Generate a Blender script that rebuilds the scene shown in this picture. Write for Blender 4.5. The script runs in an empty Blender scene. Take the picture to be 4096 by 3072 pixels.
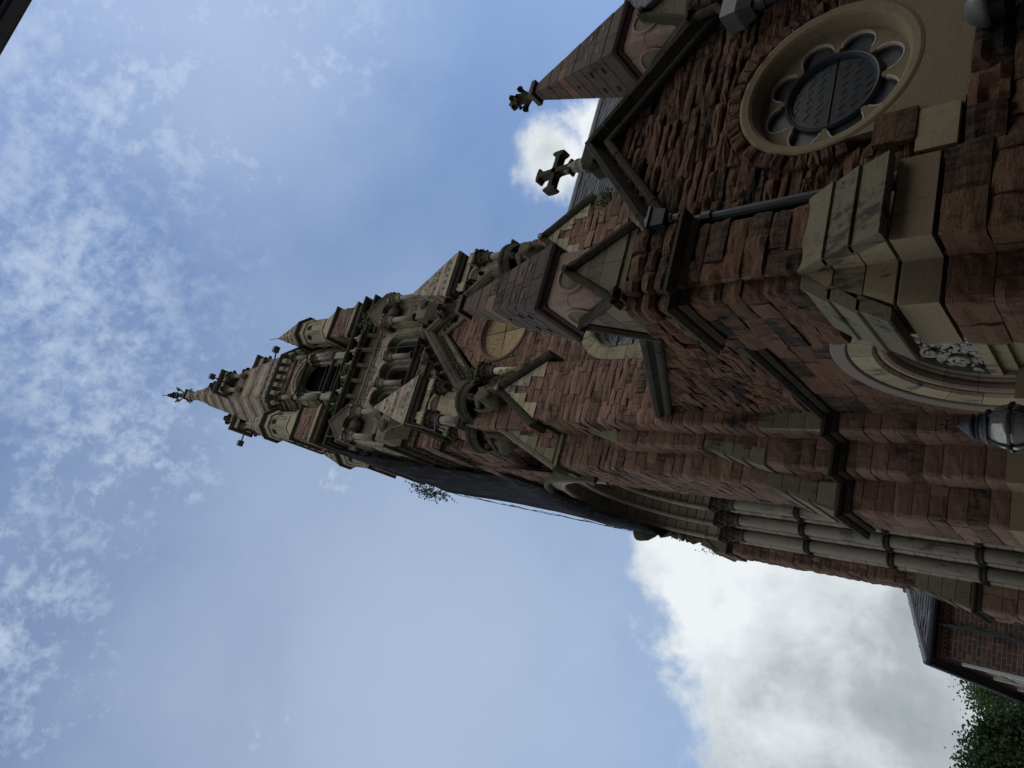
import bpy, math, random
from mathutils import Vector, Matrix, noise
from math import sin, cos, pi, sqrt, radians
R_ = random.Random(7)
sc = bpy.context.scene
COL = sc.collection

# ------------------------------------------------------------------ camera
cam_d = bpy.data.cameras.new('camera')
cam = bpy.data.objects.new('camera', cam_d); COL.objects.link(cam)
cam_d.sensor_width = 36.0
cam_d.lens = 36.0 * 2750 / 4096
cam_d.clip_start = 0.05; cam_d.clip_end = 3000
Rx, Ux, Bx = (0.263031, 0.6691, -0.695068), (0.927138, -0.374594, -0.009748), (-0.266891, -0.64186, -0.718878)
cam.matrix_world = Matrix(((Rx[0], Ux[0], Bx[0], 0), (Rx[1], Ux[1], Bx[1], 0), (Rx[2], Ux[2], Bx[2], 1.6), (0, 0, 0, 1)))
sc.camera = cam

# ------------------------------------------------------------------ view
sc.view_settings.view_transform = 'Standard'
sc.view_settings.look = 'None'
sc.view_settings.gamma = 1
sc.view_settings.use_curve_mapping = False
sc.view_settings.exposure = 0.25

# ------------------------------------------------------------------ node helper
class NT:
    def __init__(s, tree): s.t = tree; s.n = tree.nodes; s.l = tree.links; s.n.clear()
    def node(s, ty, **kw):
        n = s.n.new(ty)
        for k, v in kw.items(): setattr(n, k, v)
        return n
    def put(s, sock, v):
        if isinstance(v, bpy.types.NodeSocket): s.l.new(v, sock)
        else:
            if isinstance(v, (tuple, list)) and sock.type == 'RGBA' and len(v) == 3: v = (*v, 1)
            sock.default_value = v
    def math(s, op, a, b=0.0, c=0.0, clamp=False):
        n = s.node('ShaderNodeMath', operation=op, use_clamp=clamp)
        s.put(n.inputs[0], a); s.put(n.inputs[1], b)
        if len(n.inputs) > 2: s.put(n.inputs[2], c)
        return n.outputs[0]
    def vmath(s, op, a, b=(0, 0, 0), scale=None):
        n = s.node('ShaderNodeVectorMath', operation=op)
        s.put(n.inputs[0], a); s.put(n.inputs[1], b)
        if scale is not None: s.put(n.inputs['Scale'], scale)
        return n.outputs['Value'] if op in ('DISTANCE', 'DOT_PRODUCT', 'LENGTH') else n.outputs[0]
    def noise(s, vec, scale, detail=4, rough=0.55, dist=0.0, out='Fac'):
        n = s.node('ShaderNodeTexNoise'); s.put(n.inputs['Vector'], vec)
        s.put(n.inputs['Scale'], scale); s.put(n.inputs['Detail'], detail); s.put(n.inputs['Roughness'], rough); s.put(n.inputs['Distortion'], dist)
        return n.outputs[out]
    def rng(s, v, a, b, c=0.0, d=1.0, smooth=True):
        n = s.node('ShaderNodeMapRange'); n.interpolation_type = 'SMOOTHSTEP' if smooth else 'LINEAR'
        s.put(n.inputs[0], v); s.put(n.inputs[1], a); s.put(n.inputs[2], b); s.put(n.inputs[3], c); s.put(n.inputs[4], d)
        return n.outputs[0]
    def mix(s, f, a, b, blend='MIX'):
        n = s.node('ShaderNodeMix', data_type='RGBA', blend_type=blend)
        s.put(n.inputs[0], f); s.put(n.inputs[6], a); s.put(n.inputs[7], b)
        return n.outputs[2]
    def ramp(s, f, stops):
        n = s.node('ShaderNodeValToRGB'); s.put(n.inputs[0], f); e = n.color_ramp.elements
        while len(e) < len(stops): e.new(0.5)
        for i, (p, c) in enumerate(stops): e[i].position = p; e[i].color = (*c, 1)
        return n.outputs[0]
    def bump(s, h, strength=0.5, dist=0.02, normal=None):
        n = s.node('ShaderNodeBump'); s.put(n.inputs['Height'], h); s.put(n.inputs['Strength'], strength); s.put(n.inputs['Distance'], dist)
        if normal is not None: s.put(n.inputs['Normal'], normal)
        return n.outputs[0]

# ------------------------------------------------------------------ world: sky with clouds
SUN_EL, SUN_AZ = 42, 128     # azimuth measured from +Y towards +X
world = bpy.data.worlds.new('World'); sc.world = world; world.use_nodes = True
W = NT(world.node_tree)
sky = W.node('ShaderNodeTexSky', sky_type='NISHITA', sun_disc=False)
sky.sun_elevation = radians(SUN_EL); sky.sun_rotation = radians(SUN_AZ)
sky.air_density = 1.0; sky.dust_density = 0.7; sky.ozone_density = 2.0; sky.altitude = 50
tc = W.node('ShaderNodeTexCoord'); D = tc.outputs['Generated']
n1 = W.noise(D, 3.2, 7, 0.62, 0.25)
n2 = W.noise(D, 9.0, 8, 0.62, 0.3)
n3 = W.noise(D, 34.0, 6, 0.6, 0.4)
nw = W.noise(D, 7.0, 6, 0.6, 0.0, out='Color')
Dw = W.vmath('ADD', D, W.vmath('SCALE', W.vmath('SUBTRACT', nw, (0.5, 0.5, 0.5)), scale=0.13))
def blob(c, r, soft, amp, nz):
    d = W.vmath('DISTANCE', Dw, c)
    d = W.math('ADD', d, W.math('MULTIPLY', W.math('SUBTRACT', nz, 0.5), amp))
    return W.rng(d, r + soft, r - soft, 0.0, 1.0)
def union(lst):
    o = lst[0]
    for x in lst[1:]: o = W.math('MAXIMUM', o, x)
    return o
cum = union([blob((0.035, 0.90, 0.434), 0.125, 0.022, 0.20, n2), blob((-0.06, 0.93, 0.36), 0.15, 0.03, 0.22, n2),
             blob((0.05, 0.975, 0.21), 0.24, 0.03, 0.22, n2), blob((-0.13, 0.935, 0.33), 0.12, 0.025, 0.2, n2),
             blob((0.083, 0.85, 0.52), 0.052, 0.022, 0.12, n2), blob((-0.35, 0.92, 0.12), 0.28, 0.04, 0.3, n2),
             blob((0.555, 0.54, 0.632), 0.052, 0.022, 0.10, n2), blob((0.60, 0.555, 0.575), 0.055, 0.02, 0.10, n2)])
fill_cloud = W.rng(W.math('ADD', n1, W.math('MULTIPLY', n2, 0.35)), 0.44, 0.64)   # broken cumulus added over the unseen sky to whiten and brighten the building's light
sep = W.node('ShaderNodeSeparateXYZ'); W.put(sep.inputs[0], D)
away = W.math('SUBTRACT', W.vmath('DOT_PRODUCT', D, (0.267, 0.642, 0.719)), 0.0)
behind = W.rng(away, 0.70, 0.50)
cum = W.math('MAXIMUM', cum, W.math('MULTIPLY', fill_cloud, behind))
# thin mottled high cloud
stretch = W.node('ShaderNodeMapping'); W.put(stretch.inputs['Vector'], D); stretch.inputs['Scale'].default_value = (1.0, 1.0, 0.4)
m1 = W.noise(stretch.outputs[0], 19.0, 9, 0.66, 0.1)
m2 = W.noise(stretch.outputs[0], 70.0, 7, 0.62, 0.2)
mott = W.math('ADD', W.math('MULTIPLY', m1, 0.62), W.math('MULTIPLY', m2, 0.38))
field = union([blob((0.17, 0.12, 0.98), 0.20, 0.20, 0.25, n1), blob((0.42, 0.08, 0.90), 0.16, 0.14, 0.22, n1),
               blob((0.02, 0.25, 0.967), 0.15, 0.14, 0.22, n1), blob((-0.20, 0.20, 0.955), 0.18, 0.16, 0.25, n1),
               blob((0.56, 0.20, 0.80), 0.13, 0.12, 0.2, n1), blob((0.50, 0.16, 0.85), 0.15, 0.12, 0.2, n1)])
fine = W.rng(mott, 0.37, 0.66)
wisp = union([W.math('MULTIPLY', field, W.math('MULTIPLY', fine, 0.64)),
              W.math('MULTIPLY', union([blob((0.068, 0.505, 0.860), 0.020, 0.022, 0.05, n3), blob((0.045, 0.49, 0.87), 0.014, 0.022, 0.05, n3), blob((0.10, 0.36, 0.93), 0.010, 0.02, 0.035, n3),
                                        blob((0.04, 0.31, 0.95), 0.018, 0.030, 0.04, n3), blob((-0.255, 0.505, 0.825), 0.035, 0.035, 0.05, n3), blob((-0.23, 0.20, 0.952), 0.05, 0.05, 0.06, n3)]), W.rng(mott, 0.34, 0.62, 0.0, 0.8)),
              W.math('MULTIPLY', blob((-0.16, 0.66, 0.73), 0.40, 0.36, 0.25, n1), 0.52),
              W.math('MULTIPLY', blob((0.52, 0.17, 0.84), 0.16, 0.16, 0.15, n1), 0.42)])
veil = W.rng(W.noise(stretch.outputs[0], 2.6, 5, 0.55, 0.8), 0.35, 0.65, 0.02, 0.14)
wisp = W.math('SUBTRACT', W.math('ADD', wisp, veil), W.math('MULTIPLY', wisp, veil))
inner = union([blob((0.02, 0.93, 0.37), 0.08, 0.14, 0.12, n1), blob((0.05, 0.98, 0.19), 0.16, 0.16, 0.12, n1), blob((-0.2, 0.95, 0.25), 0.16, 0.14, 0.12, n1)])
shade = W.math('ADD', W.math('MULTIPLY', W.noise(D, 5.0, 7, 0.58, 0.2), 0.85), W.math('MULTIPLY', n2, 0.30))
shade = W.math('SUBTRACT', W.math('ADD', shade, 0.10), W.math('MULTIPLY', inner, 0.20))
ccol = W.ramp(shade, [(0.38, (0.28, 0.315, 0.34)), (0.50, (0.37, 0.41, 0.44)), (0.60, (0.54, 0.585, 0.61)), (0.74, (0.72, 0.755, 0.78))])
wcol = (0.50, 0.60, 0.73)
SKY_S = 0.15
skyc = W.vmath('SCALE', sky.outputs[0], scale=1.0)
skyc = W.mix(1.0, skyc, (0.96, 0.99, 1.03), 'MULTIPLY')
inv = 1.0 / SKY_S
c1 = W.mix(wisp, skyc, W.vmath('SCALE', wcol, scale=inv))
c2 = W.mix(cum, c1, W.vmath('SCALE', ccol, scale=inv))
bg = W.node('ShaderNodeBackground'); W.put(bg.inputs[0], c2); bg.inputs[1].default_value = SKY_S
wo = W.node('ShaderNodeOutputWorld'); W.l.new(bg.outputs[0], wo.inputs[0])

sun_d = bpy.data.lights.new('sun', 'SUN'); sun_d.energy = 0.5; sun_d.angle = radians(20); sun_d.color = (1, 0.95, 0.88)
sun = bpy.data.objects.new('sun', sun_d); COL.objects.link(sun)
sd = Vector((sin(radians(SUN_AZ)) * cos(radians(SUN_EL)), cos(radians(SUN_AZ)) * cos(radians(SUN_EL)), sin(radians(SUN_EL))))
sun.rotation_euler = sd.to_track_quat('Z', 'Y').to_euler(); sun.location = (20, 20, 60)

# ------------------------------------------------------------------ materials
def base_mat(name):
    m = bpy.data.materials.new(name); m.use_nodes = True
    N = NT(m.node_tree)
    b = N.node('ShaderNodeBsdfPrincipled'); o = N.node('ShaderNodeOutputMaterial'); N.l.new(b.outputs[0], o.inputs[0])
    return m, N, b
def stone(name, lo, hi, soot=0.35, tsoot=0.10, sootcol=(0.022, 0.02, 0.018), grain=60, bump=0.6, bdist=0.012, rough=0.93, streak=0.4, moss=0.0, alt=None, blotch=1.6):
    m, N, b = base_mat(name)
    g = N.node('ShaderNodeNewGeometry'); P = g.outputs['Position']
    a = N.node('ShaderNodeAttribute', attribute_name='tint'); t = a.outputs['Fac']
    nA = N.noise(P, 2.2, 6, 0.6); nB = N.noise(P, grain * 0.25, 6, 0.65, 0.2); nC = N.noise(P, grain, 5, 0.7)
    mp = N.node('ShaderNodeMapping'); N.put(mp.inputs['Vector'], P); mp.inputs['Scale'].default_value = (6, 6, 1.0)
    nS = N.noise(mp.outputs[0], 3.0, 6, 0.65, 0.2)
    mp2 = N.node('ShaderNodeMapping'); N.put(mp2.inputs['Vector'], P); mp2.inputs['Scale'].default_value = (1.4, 1.4, 9.0)
    nL = N.noise(mp2.outputs[0], 4.0, 5, 0.65, 0.3)
    f = N.math('ADD', N.math('MULTIPLY', t, 0.62), N.math('MULTIPLY', N.math('SUBTRACT', nB, 0.5), 0.9))
    f = N.math('ADD', f, N.math('ADD', N.math('MULTIPLY', N.math('SUBTRACT', nA, 0.5), 0.5), 0.14), clamp=True)
    stops = [(0.0, lo), (1.0, hi)] if alt is None else [(0.0, lo), (0.55, hi), (1.0, alt)]
    c = N.ramp(f, stops)
    c = N.mix(N.rng(nC, 0.35, 0.75, 0.0, 0.35), c, tuple(min(1, x * 1.35) for x in hi))
    c = N.mix(N.rng(nL, 0.55, 0.72, 0.0, 0.35), c, tuple(x * 0.5 for x in lo))
    s = N.math('ADD', N.math('MULTIPLY', nS, 0.55), N.math('MULTIPLY', N.noise(P, blotch, 7, 0.68, 0.3), 0.6))
    s = N.math('ADD', s, N.math('MULTIPLY', N.math('SUBTRACT', 0.5, t), tsoot))
    smask = N.rng(s, 0.745 - soot * 0.26, 0.82 - soot * 0.17, 0.0, 0.90)
    c = N.mix(smask, c, sootcol)
    if moss > 0:
        mk = N.math('MULTIPLY', N.rng(N.noise(P, 7.0, 7, 0.7), 0.62 - moss * 0.2, 0.72), 0.7)
        c = N.mix(mk, c, (0.075, 0.072, 0.035))
    N.put(b.inputs['Base Color'], c); N.put(b.inputs['Roughness'], rough)
    b.inputs['Specular IOR Level'].default_value = 0.25
    h = N.math('ADD', N.math('MULTIPLY', nB, 1.0), N.math('ADD', N.math('MULTIPLY', nC, 0.30), N.math('MULTIPLY', nL, 0.7)))
    h = N.math('ADD', h, N.math('MULTIPLY', N.rng(N.noise(P, grain * 0.5, 3, 0.5), 0.62, 0.75), -0.5))
    N.put(b.inputs['Normal'], N.bump(h, bump, bdist))
    return m
def plain(name, col, rough=0.6, metal=0.0, var=0.3, bump=0.1, scale=12, spec=0.4):
    m, N, b = base_mat(name)
    g = N.node('ShaderNodeNewGeometry'); P = g.outputs['Position']
    a = N.node('ShaderNodeAttribute', attribute_name='tint'); t = a.outputs['Fac']
    nA = N.noise(P, scale, 6, 0.65, 0.2)
    f = N.math('ADD', N.math('MULTIPLY', N.math('SUBTRACT', nA, 0.5), 1.6), N.math('MULTIPLY', N.math('SUBTRACT', t, 0.5), 0.8))
    f = N.math('ADD', f, 0.5, clamp=True)
    c = N.mix(f, tuple(x * (1 - var) for x in col), tuple(min(1, x * (1 + var)) for x in col))
    N.put(b.inputs['Base Color'], c); N.put(b.inputs['Roughness'], rough); N.put(b.inputs['Metallic'], metal)
    b.inputs['Specular IOR Level'].default_value = spec
    N.put(b.inputs['Normal'], N.bump(nA, bump, 0.01))
    return m
M = {}
M['red'] = stone('red_sandstone', (0.070, 0.040, 0.027), (0.155, 0.083, 0.051), soot=0.64, tsoot=0.16, blotch=1.3, alt=(0.205, 0.106, 0.066), bump=1.0, bdist=0.04, grain=80)
M['redt'] = stone('tower_red_sandstone', (0.085, 0.050, 0.036), (0.162, 0.093, 0.065), soot=0.56, tsoot=0.12, alt=(0.235, 0.150, 0.112), bump=0.8, bdist=0.02, grain=60)
M['mortar'] = stone('grey_mortar', (0.15, 0.115, 0.09), (0.25, 0.20, 0.16), soot=0.25, bump=0.4, grain=90)
M['cream'] = stone('cream_limestone', (0.18, 0.148, 0.097), (0.35, 0.29, 0.19), soot=0.62, sootcol=(0.06, 0.055, 0.045), grain=80, bump=0.5, bdist=0.008)
M['creamg'] = stone('greyed_limestone', (0.15, 0.128, 0.092), (0.31, 0.27, 0.195), soot=0.75, sootcol=(0.055, 0.052, 0.045), grain=70, bump=0.6, bdist=0.01)
M['buff'] = stone('buff_arch_stone', (0.17, 0.145, 0.115), (0.31, 0.265, 0.205), soot=0.3, sootcol=(0.06, 0.052, 0.045), grain=60, bump=0.3, bdist=0.006)
M['plaster'] = stone('tan_render', (0.165, 0.128, 0.083), (0.24, 0.188, 0.122), soot=0.38, sootcol=(0.105, 0.085, 0.06), grain=110, bump=0.35, bdist=0.005)
M['grey'] = stone('lichened_grey_slab', (0.10, 0.085, 0.058), (0.195, 0.17, 0.115), soot=0.5, sootcol=(0.035, 0.033, 0.026), grain=170, bump=1.0, bdist=0.01, moss=0.35)
M['dark'] = stone('sooty_moulding_stone', (0.018, 0.015, 0.011), (0.052, 0.043, 0.029), soot=0.5, sootcol=(0.012, 0.012, 0.01), grain=60, bump=0.7, bdist=0.01, moss=0.6)
M['carve'] = stone('sooty_carved_stone', (0.036, 0.030, 0.022), (0.115, 0.095, 0.064), soot=0.45, sootcol=(0.014, 0.013, 0.011), grain=70, bump=0.8, bdist=0.012, moss=0.4)
M['white'] = stone('pale_carving', (0.34, 0.32, 0.28), (0.52, 0.49, 0.44), soot=0.25, sootcol=(0.12, 0.11, 0.10), grain=80, bump=0.3, bdist=0.005)
M['whitec'] = stone('greyed_pale_carving', (0.20, 0.19, 0.165), (0.38, 0.36, 0.32), soot=0.45, sootcol=(0.07, 0.065, 0.06), grain=90, bump=0.4, bdist=0.006)
M['shaft'] = stone('grey_marble_shaft', (0.12, 0.105, 0.085), (0.22, 0.195, 0.155), soot=0.6, sootcol=(0.06, 0.055, 0.046), grain=40, bump=0.3, bdist=0.004, rough=0.85)
M['creamshaft'] = stone('cream_shaft_stone', (0.28, 0.23, 0.16), (0.42, 0.36, 0.25), soot=0.1, grain=60, bump=0.2)
M['yellow'] = stone('yellow_sandstone', (0.17, 0.12, 0.060), (0.38, 0.29, 0.15), soot=0.68, sootcol=(0.12, 0.092, 0.05), grain=40, bump=1.0, bdist=0.05)
M['pink'] = stone('pink_sandstone_ashlar', (0.16, 0.105, 0.085), (0.27, 0.185, 0.15), soot=0.22, sootcol=(0.06, 0.05, 0.04), grain=80, bump=0.3, bdist=0.006, alt=(0.24, 0.22, 0.165))
M['pinkarch'] = stone('pale_pink_voussoir', (0.24, 0.155, 0.115), (0.38, 0.265, 0.20), soot=0.35, grain=50, bump=0.5)
M['cap'] = stone('dark_purple_cap_stone', (0.050, 0.038, 0.034), (0.115, 0.078, 0.062), soot=0.55, sootcol=(0.022, 0.020, 0.020), grain=70, bump=0.6, bdist=0.01, moss=0.2)
M['spire'] = stone('banded_spire_stone', (0.080, 0.060, 0.046), (0.215, 0.172, 0.125), soot=0.60, sootcol=(0.05, 0.044, 0.038), grain=40, bump=0.5, bdist=0.02, alt=(0.36, 0.275, 0.205))
M['lilac'] = stone('lilac_grey_moulding', (0.165, 0.135, 0.115), (0.235, 0.195, 0.17), soot=0.08, sootcol=(0.1, 0.08, 0.07), grain=160, bump=0.25, bdist=0.004)
M['black'] = plain('black_paint', (0.011, 0.013, 0.018), 0.55, 0, 0.3, 0.15, 20)
M['iron'] = plain('wrought_iron', (0.022, 0.022, 0.024), 0.55, 0.2, 0.4, 0.3, 30)
M['lampmetal'] = plain('blue_black_enamel', (0.030, 0.036, 0.050), 0.45, 0, 0.25, 0.15, 25)
M['greymetal'] = plain('dull_grey_metal', (0.12, 0.122, 0.12), 0.55, 0.3, 0.3, 0.1, 14)
M['lead'] = plain('lead_sheet', (0.16, 0.163, 0.165), 0.5, 0.2, 0.35, 0.2, 8)
M['slate'] = plain('roof_slate', (0.075, 0.072, 0.072), 0.75, 0, 0.45, 0.5, 6)
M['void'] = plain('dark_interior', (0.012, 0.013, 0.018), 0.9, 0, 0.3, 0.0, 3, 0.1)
M['net'] = None
M['whitep'] = plain('white_painted_wood', (0.62, 0.62, 0.58), 0.55, 0, 0.15, 0.1, 9)
M['clay'] = plain('terracotta', (0.30, 0.10, 0.055), 0.8, 0, 0.3, 0.4, 20)
M['brick'] = stone('dark_red_brick', (0.030, 0.020, 0.019), (0.080, 0.040, 0.033), soot=0.55, grain=60, bump=0.5, bdist=0.006, alt=(0.17, 0.068, 0.046))
M['brickmortar'] = plain('pale_brick_mortar', (0.28, 0.255, 0.22), 0.95, 0, 0.25, 0.3, 40)
M['asphalt'] = plain('paving', (0.10, 0.098, 0.092), 0.9, 0, 0.35, 0.4, 8)
M['bark'] = plain('bark', (0.075, 0.06, 0.045), 0.9, 0, 0.4, 0.6, 14)
def glass_mat(name, col, rough=0.12):
    m, N, b = base_mat(name)
    g = N.node('ShaderNodeNewGeometry')
    nA = N.noise(g.outputs['Position'], 9, 5, 0.6)
    mp = N.node('ShaderNodeMapping'); N.put(mp.inputs['Vector'], g.outputs['Position']); mp.inputs['Scale'].default_value = (3, 3, 26); mp.inputs['Rotation'].default_value = (0, 0.5, 0)
    st = N.rng(N.noise(mp.outputs[0], 1.6, 5, 0.7), 0.60, 0.75, 0, 0.30)
    c = N.mix(nA, tuple(x * 0.6 for x in col), tuple(x * 1.5 for x in col))
    c = N.mix(st, c, (0.22, 0.24, 0.25))
    N.put(b.inputs['Base Color'], c); b.inputs['Roughness'].default_value = rough; b.inputs['Specular IOR Level'].default_value = 0.5
    N.put(b.inputs['Normal'], N.bump(nA, 0.25, 0.01))
    return m
M['glass'] = glass_mat('dusty_leaded_glass', (0.018, 0.022, 0.026), 0.3)
M['glasspetal'] = glass_mat('dusty_petal_glass', (0.085, 0.098, 0.105), 0.35)
M['glassl'] = glass_mat('bluish_leaded_glass', (0.045, 0.055, 0.06), 0.35)
def leafmat(name, lo, hi):
    m, N, b = base_mat(name)
    a = N.node('ShaderNodeAttribute', attribute_name='tint')
    N.put(b.inputs['Base Color'], N.mix(a.outputs['Fac'], lo, hi)); b.inputs['Roughness'].default_value = 0.6
    b.inputs['Specular IOR Level'].default_value = 0.3
    tr = N.node('ShaderNodeBsdfTranslucent'); N.put(tr.inputs[0], N.mix(a.outputs['Fac'], tuple(x * 1.2 for x in lo), tuple(x * 1.5 for x in hi)))
    mx = N.node('ShaderNodeMixShader'); mx.inputs[0].default_value = 0.3
    N.l.new(b.outputs[0], mx.inputs[1]); N.l.new(tr.outputs[0], mx.inputs[2])
    N.l.new(mx.outputs[0], N.n['Material Output'].inputs[0])
    return m
M['leaf'] = leafmat('green_leaves', (0.012, 0.024, 0.008), (0.045, 0.078, 0.022))
M['leaf2'] = leafmat('light_green_leaves', (0.025, 0.045, 0.014), (0.075, 0.110, 0.034))
M['weed'] = leafmat('weed_leaves', (0.045, 0.065, 0.022), (0.12, 0.15, 0.06))
def net_mat():
    m, N, b = base_mat('black_debris_netting')
    g = N.node('ShaderNodeNewGeometry'); P = g.outputs['Position']
    mp = N.node('ShaderNodeMapping'); N.put(mp.inputs['Vector'], P); mp.inputs['Scale'].default_value = (5, 5, 0.7); mp.inputs['Rotation'].default_value = (0.25, 0, 0)
    s = N.noise(mp.outputs[0], 2.5, 8, 0.7, 0.4)
    c = N.mix(N.rng(s, 0.50, 0.70, 0, 0.8), (0.008, 0.009, 0.012), (0.075, 0.078, 0.092))  # light catching on folds is painted into the colour as paler streaks
    N.put(b.inputs['Base Color'], c); b.inputs['Roughness'].default_value = 0.75; b.inputs['Specular IOR Level'].default_value = 0.15
    N.put(b.inputs['Normal'], N.bump(s, 1.0, 0.15))
    tr = N.node('ShaderNodeBsdfTransparent'); mx = N.node('ShaderNodeMixShader')
    N.put(mx.inputs[0], N.math('ADD', 0.94, N.math('MULTIPLY', N.rng(s, 0.45, 0.62), 0.05)))
    N.l.new(tr.outputs[0], mx.inputs[1]); N.l.new(b.outputs[0], mx.inputs[2]); N.l.new(mx.outputs[0], N.n['Material Output'].inputs[0])
    return m
M['net'] = net_mat()

# ------------------------------------------------------------------ mesh builder
class MB:
    def __init__(s): s.v = []; s.f = []; s.t = []; s.tint = 0.5
    def add(s, vs, fs, tint=None):
        b = len(s.v); s.v.extend([tuple(v) for v in vs]); tt = s.tint if tint is None else tint
        for f in fs: s.f.append(tuple(i + b for i in f)); s.t.append(tt)
    def empty(s): return not s.f
SPLIT = {'abacus', 'pierced_hole', 'door_jamb', 'door_reveal', 'arch_reveal', 'near_core', 'far_core', 'pier_core', 'lancet_reveal', 'window_reveal', 'arms', 'lintel', 'stone_lintel', 'corbelled_brick_courses', 'saddle_slab', 'bay_roof', 'roof_deck', 'porch_roof', 'body_core', 'baluster', 'pedestal_core', 'drum_band'}
def components(mb):
    par = list(range(len(mb.v)))
    def find(a):
        while par[a] != a: par[a] = par[par[a]]; a = par[a]
        return a
    for f in mb.f:
        for q in f[1:]: par[find(q)] = find(f[0])
    out = {}
    for f, t in zip(mb.f, mb.t): out.setdefault(find(f[0]), []).append((f, t))
    res = []
    for fl in out.values():
        ids = sorted({i for f, _ in fl for i in f}); mp = {a: b for b, a in enumerate(ids)}; m = MB(); m.v = [mb.v[i] for i in ids]; m.f = [tuple(mp[i] for i in f) for f, _ in fl]; m.t = [t for _, t in fl]; res.append(m)
    return res
def link(name, mb, mat, parent=None, smooth=False, kind=None):
    if kind is None and name in SPLIT:
        cs = components(mb)
        if len(cs) > 1:
            SPLIT.discard(name); os_ = [link(name, c, mat, parent, smooth) for c in cs]; SPLIT.add(name); return os_[0]
    me = bpy.data.meshes.new(name); o0 = Vector((0, 0, 0))
    if parent is not None: o0 = org(parent)
    me.from_pydata([(v[0] - o0[0], v[1] - o0[1], v[2] - o0[2]) for v in mb.v], [], mb.f)
    at = me.attributes.new('tint', 'FLOAT', 'FACE'); at.data.foreach_set('value', mb.t)
    if smooth: me.polygons.foreach_set('use_smooth', [True] * len(me.polygons))
    me.materials.append(M[mat] if isinstance(mat, str) else mat); me.update()
    o = bpy.data.objects.new(name, me); COL.objects.link(o)
    if parent is not None: o.parent = parent
    if kind: o['kind'] = kind
    return o
def org(o):
    p = Vector((0, 0, 0))
    while o is not None: p += o.location; o = o.parent
    return p
def thing(name, label, cat, loc, group=None):
    e = bpy.data.objects.new(name, None); COL.objects.link(e); e.location = loc; e.empty_display_size = 0.3
    e['label'] = label; e['category'] = cat
    if group: e['group'] = group
    return e
def tag(o, label, cat, group=None):
    o['label'] = label; o['category'] = cat
    if group: o['group'] = group
    return o
def dup(root, loc, label):
    def rec(o, par):
        c = o.copy(); COL.objects.link(c); c.parent = par
        for ch in list(o.children): rec(ch, c)
        return c
    r = rec(root, None); r.location = loc; r['label'] = label
    return r

V = Vector
def frame(o, u, n):
    u = V(u).normalized(); n = V(n).normalized(); w = V((0, 0, 1)); o = V(o)
    return lambda a, b, c=0.0: o + u * a + w * b + n * c       # a along, b up, c outward
FY = lambda y: frame((0, y, 0), (1, 0, 0), (0, -1, 0))        # -Y facing wall, a = X, b = Z
FX = lambda x: frame((x, 0, 0), (0, 1, 0), (-1, 0, 0))        # -X facing wall, a = Y, b = Z
def box(mb, x0, x1, y0, y1, z0, z1, tint=None):
    vs = [(x0, y0, z0), (x1, y0, z0), (x1, y1, z0), (x0, y1, z0), (x0, y0, z1), (x1, y0, z1), (x1, y1, z1), (x0, y1, z1)]
    mb.add(vs, [(0, 3, 2, 1), (4, 5, 6, 7), (0, 1, 5, 4), (1, 2, 6, 5), (2, 3, 7, 6), (3, 0, 4, 7)], tint)
def prism(mb, fr, poly, c0, c1, tint=None):
    n = len(poly); a = [fr(p[0], p[1], c1) for p in poly]; b = [fr(p[0], p[1], c0) for p in poly]
    mb.add(a + b, [tuple(range(n)), tuple(range(2 * n - 1, n - 1, -1))] + [(i, i + n, (i + 1) % n + n, (i + 1) % n) for i in range(n)], tint)
def loft(mb, loops, closed=True, caps=True, tint=None):
    n = len(loops[0]); vs = [p for l in loops for p in l]; fs = []
    for k in range(len(loops) - 1):
        for i in range(n if closed else n - 1):
            j = (i + 1) % n; fs.append((k * n + i, k * n + j, (k + 1) * n + j, (k + 1) * n + i))
    if caps and closed: fs += [tuple(range(n - 1, -1, -1)), tuple((len(loops) - 1) * n + i for i in range(n))]
    mb.add(vs, fs, tint)
def tube(mb, pts, r, n=8, tint=None):
    pts = [V(p) for p in pts]; loops = []; rs = r if isinstance(r, (list, tuple)) else [r] * len(pts)
    up = None
    for i, p in enumerate(pts):
        d = (pts[min(i + 1, len(pts) - 1)] - pts[max(i - 1, 0)]).normalized()
        if up is None: up = V((0, 0, 1)) if abs(d.z) < 0.9 else V((1, 0, 0))
        a = d.cross(up).normalized(); b = a.cross(d).normalized(); up = b
        loops.append([p + (a * cos(2 * pi * k / n) + b * sin(2 * pi * k / n)) * rs[i] for k in range(n)])
    loft(mb, loops, tint=tint)
def lathe(mb, c, prof, n=12, tint=None):
    loops = [[(c[0] + r * cos(2 * pi * k / n), c[1] + r * sin(2 * pi * k / n), c[2] + z) for k in range(n)] for r, z in prof]
    loft(mb, loops, tint=tint)
def ball(mb, c, r, n=8, sc=(1, 1, 1), jitter=0.0, tint=None):
    loops = []
    for i in range(1, n):
        a = pi * i / n
        loops.append([(c[0] + sc[0] * r * sin(a) * cos(2 * pi * k / (n + 2)) * (1 + R_.uniform(-jitter, jitter)),
                       c[1] + sc[1] * r * sin(a) * sin(2 * pi * k / (n + 2)) * (1 + R_.uniform(-jitter, jitter)), c[2] - sc[2] * r * cos(a)) for k in range(n + 2)])
    loft(mb, loops, tint=tint)
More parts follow.
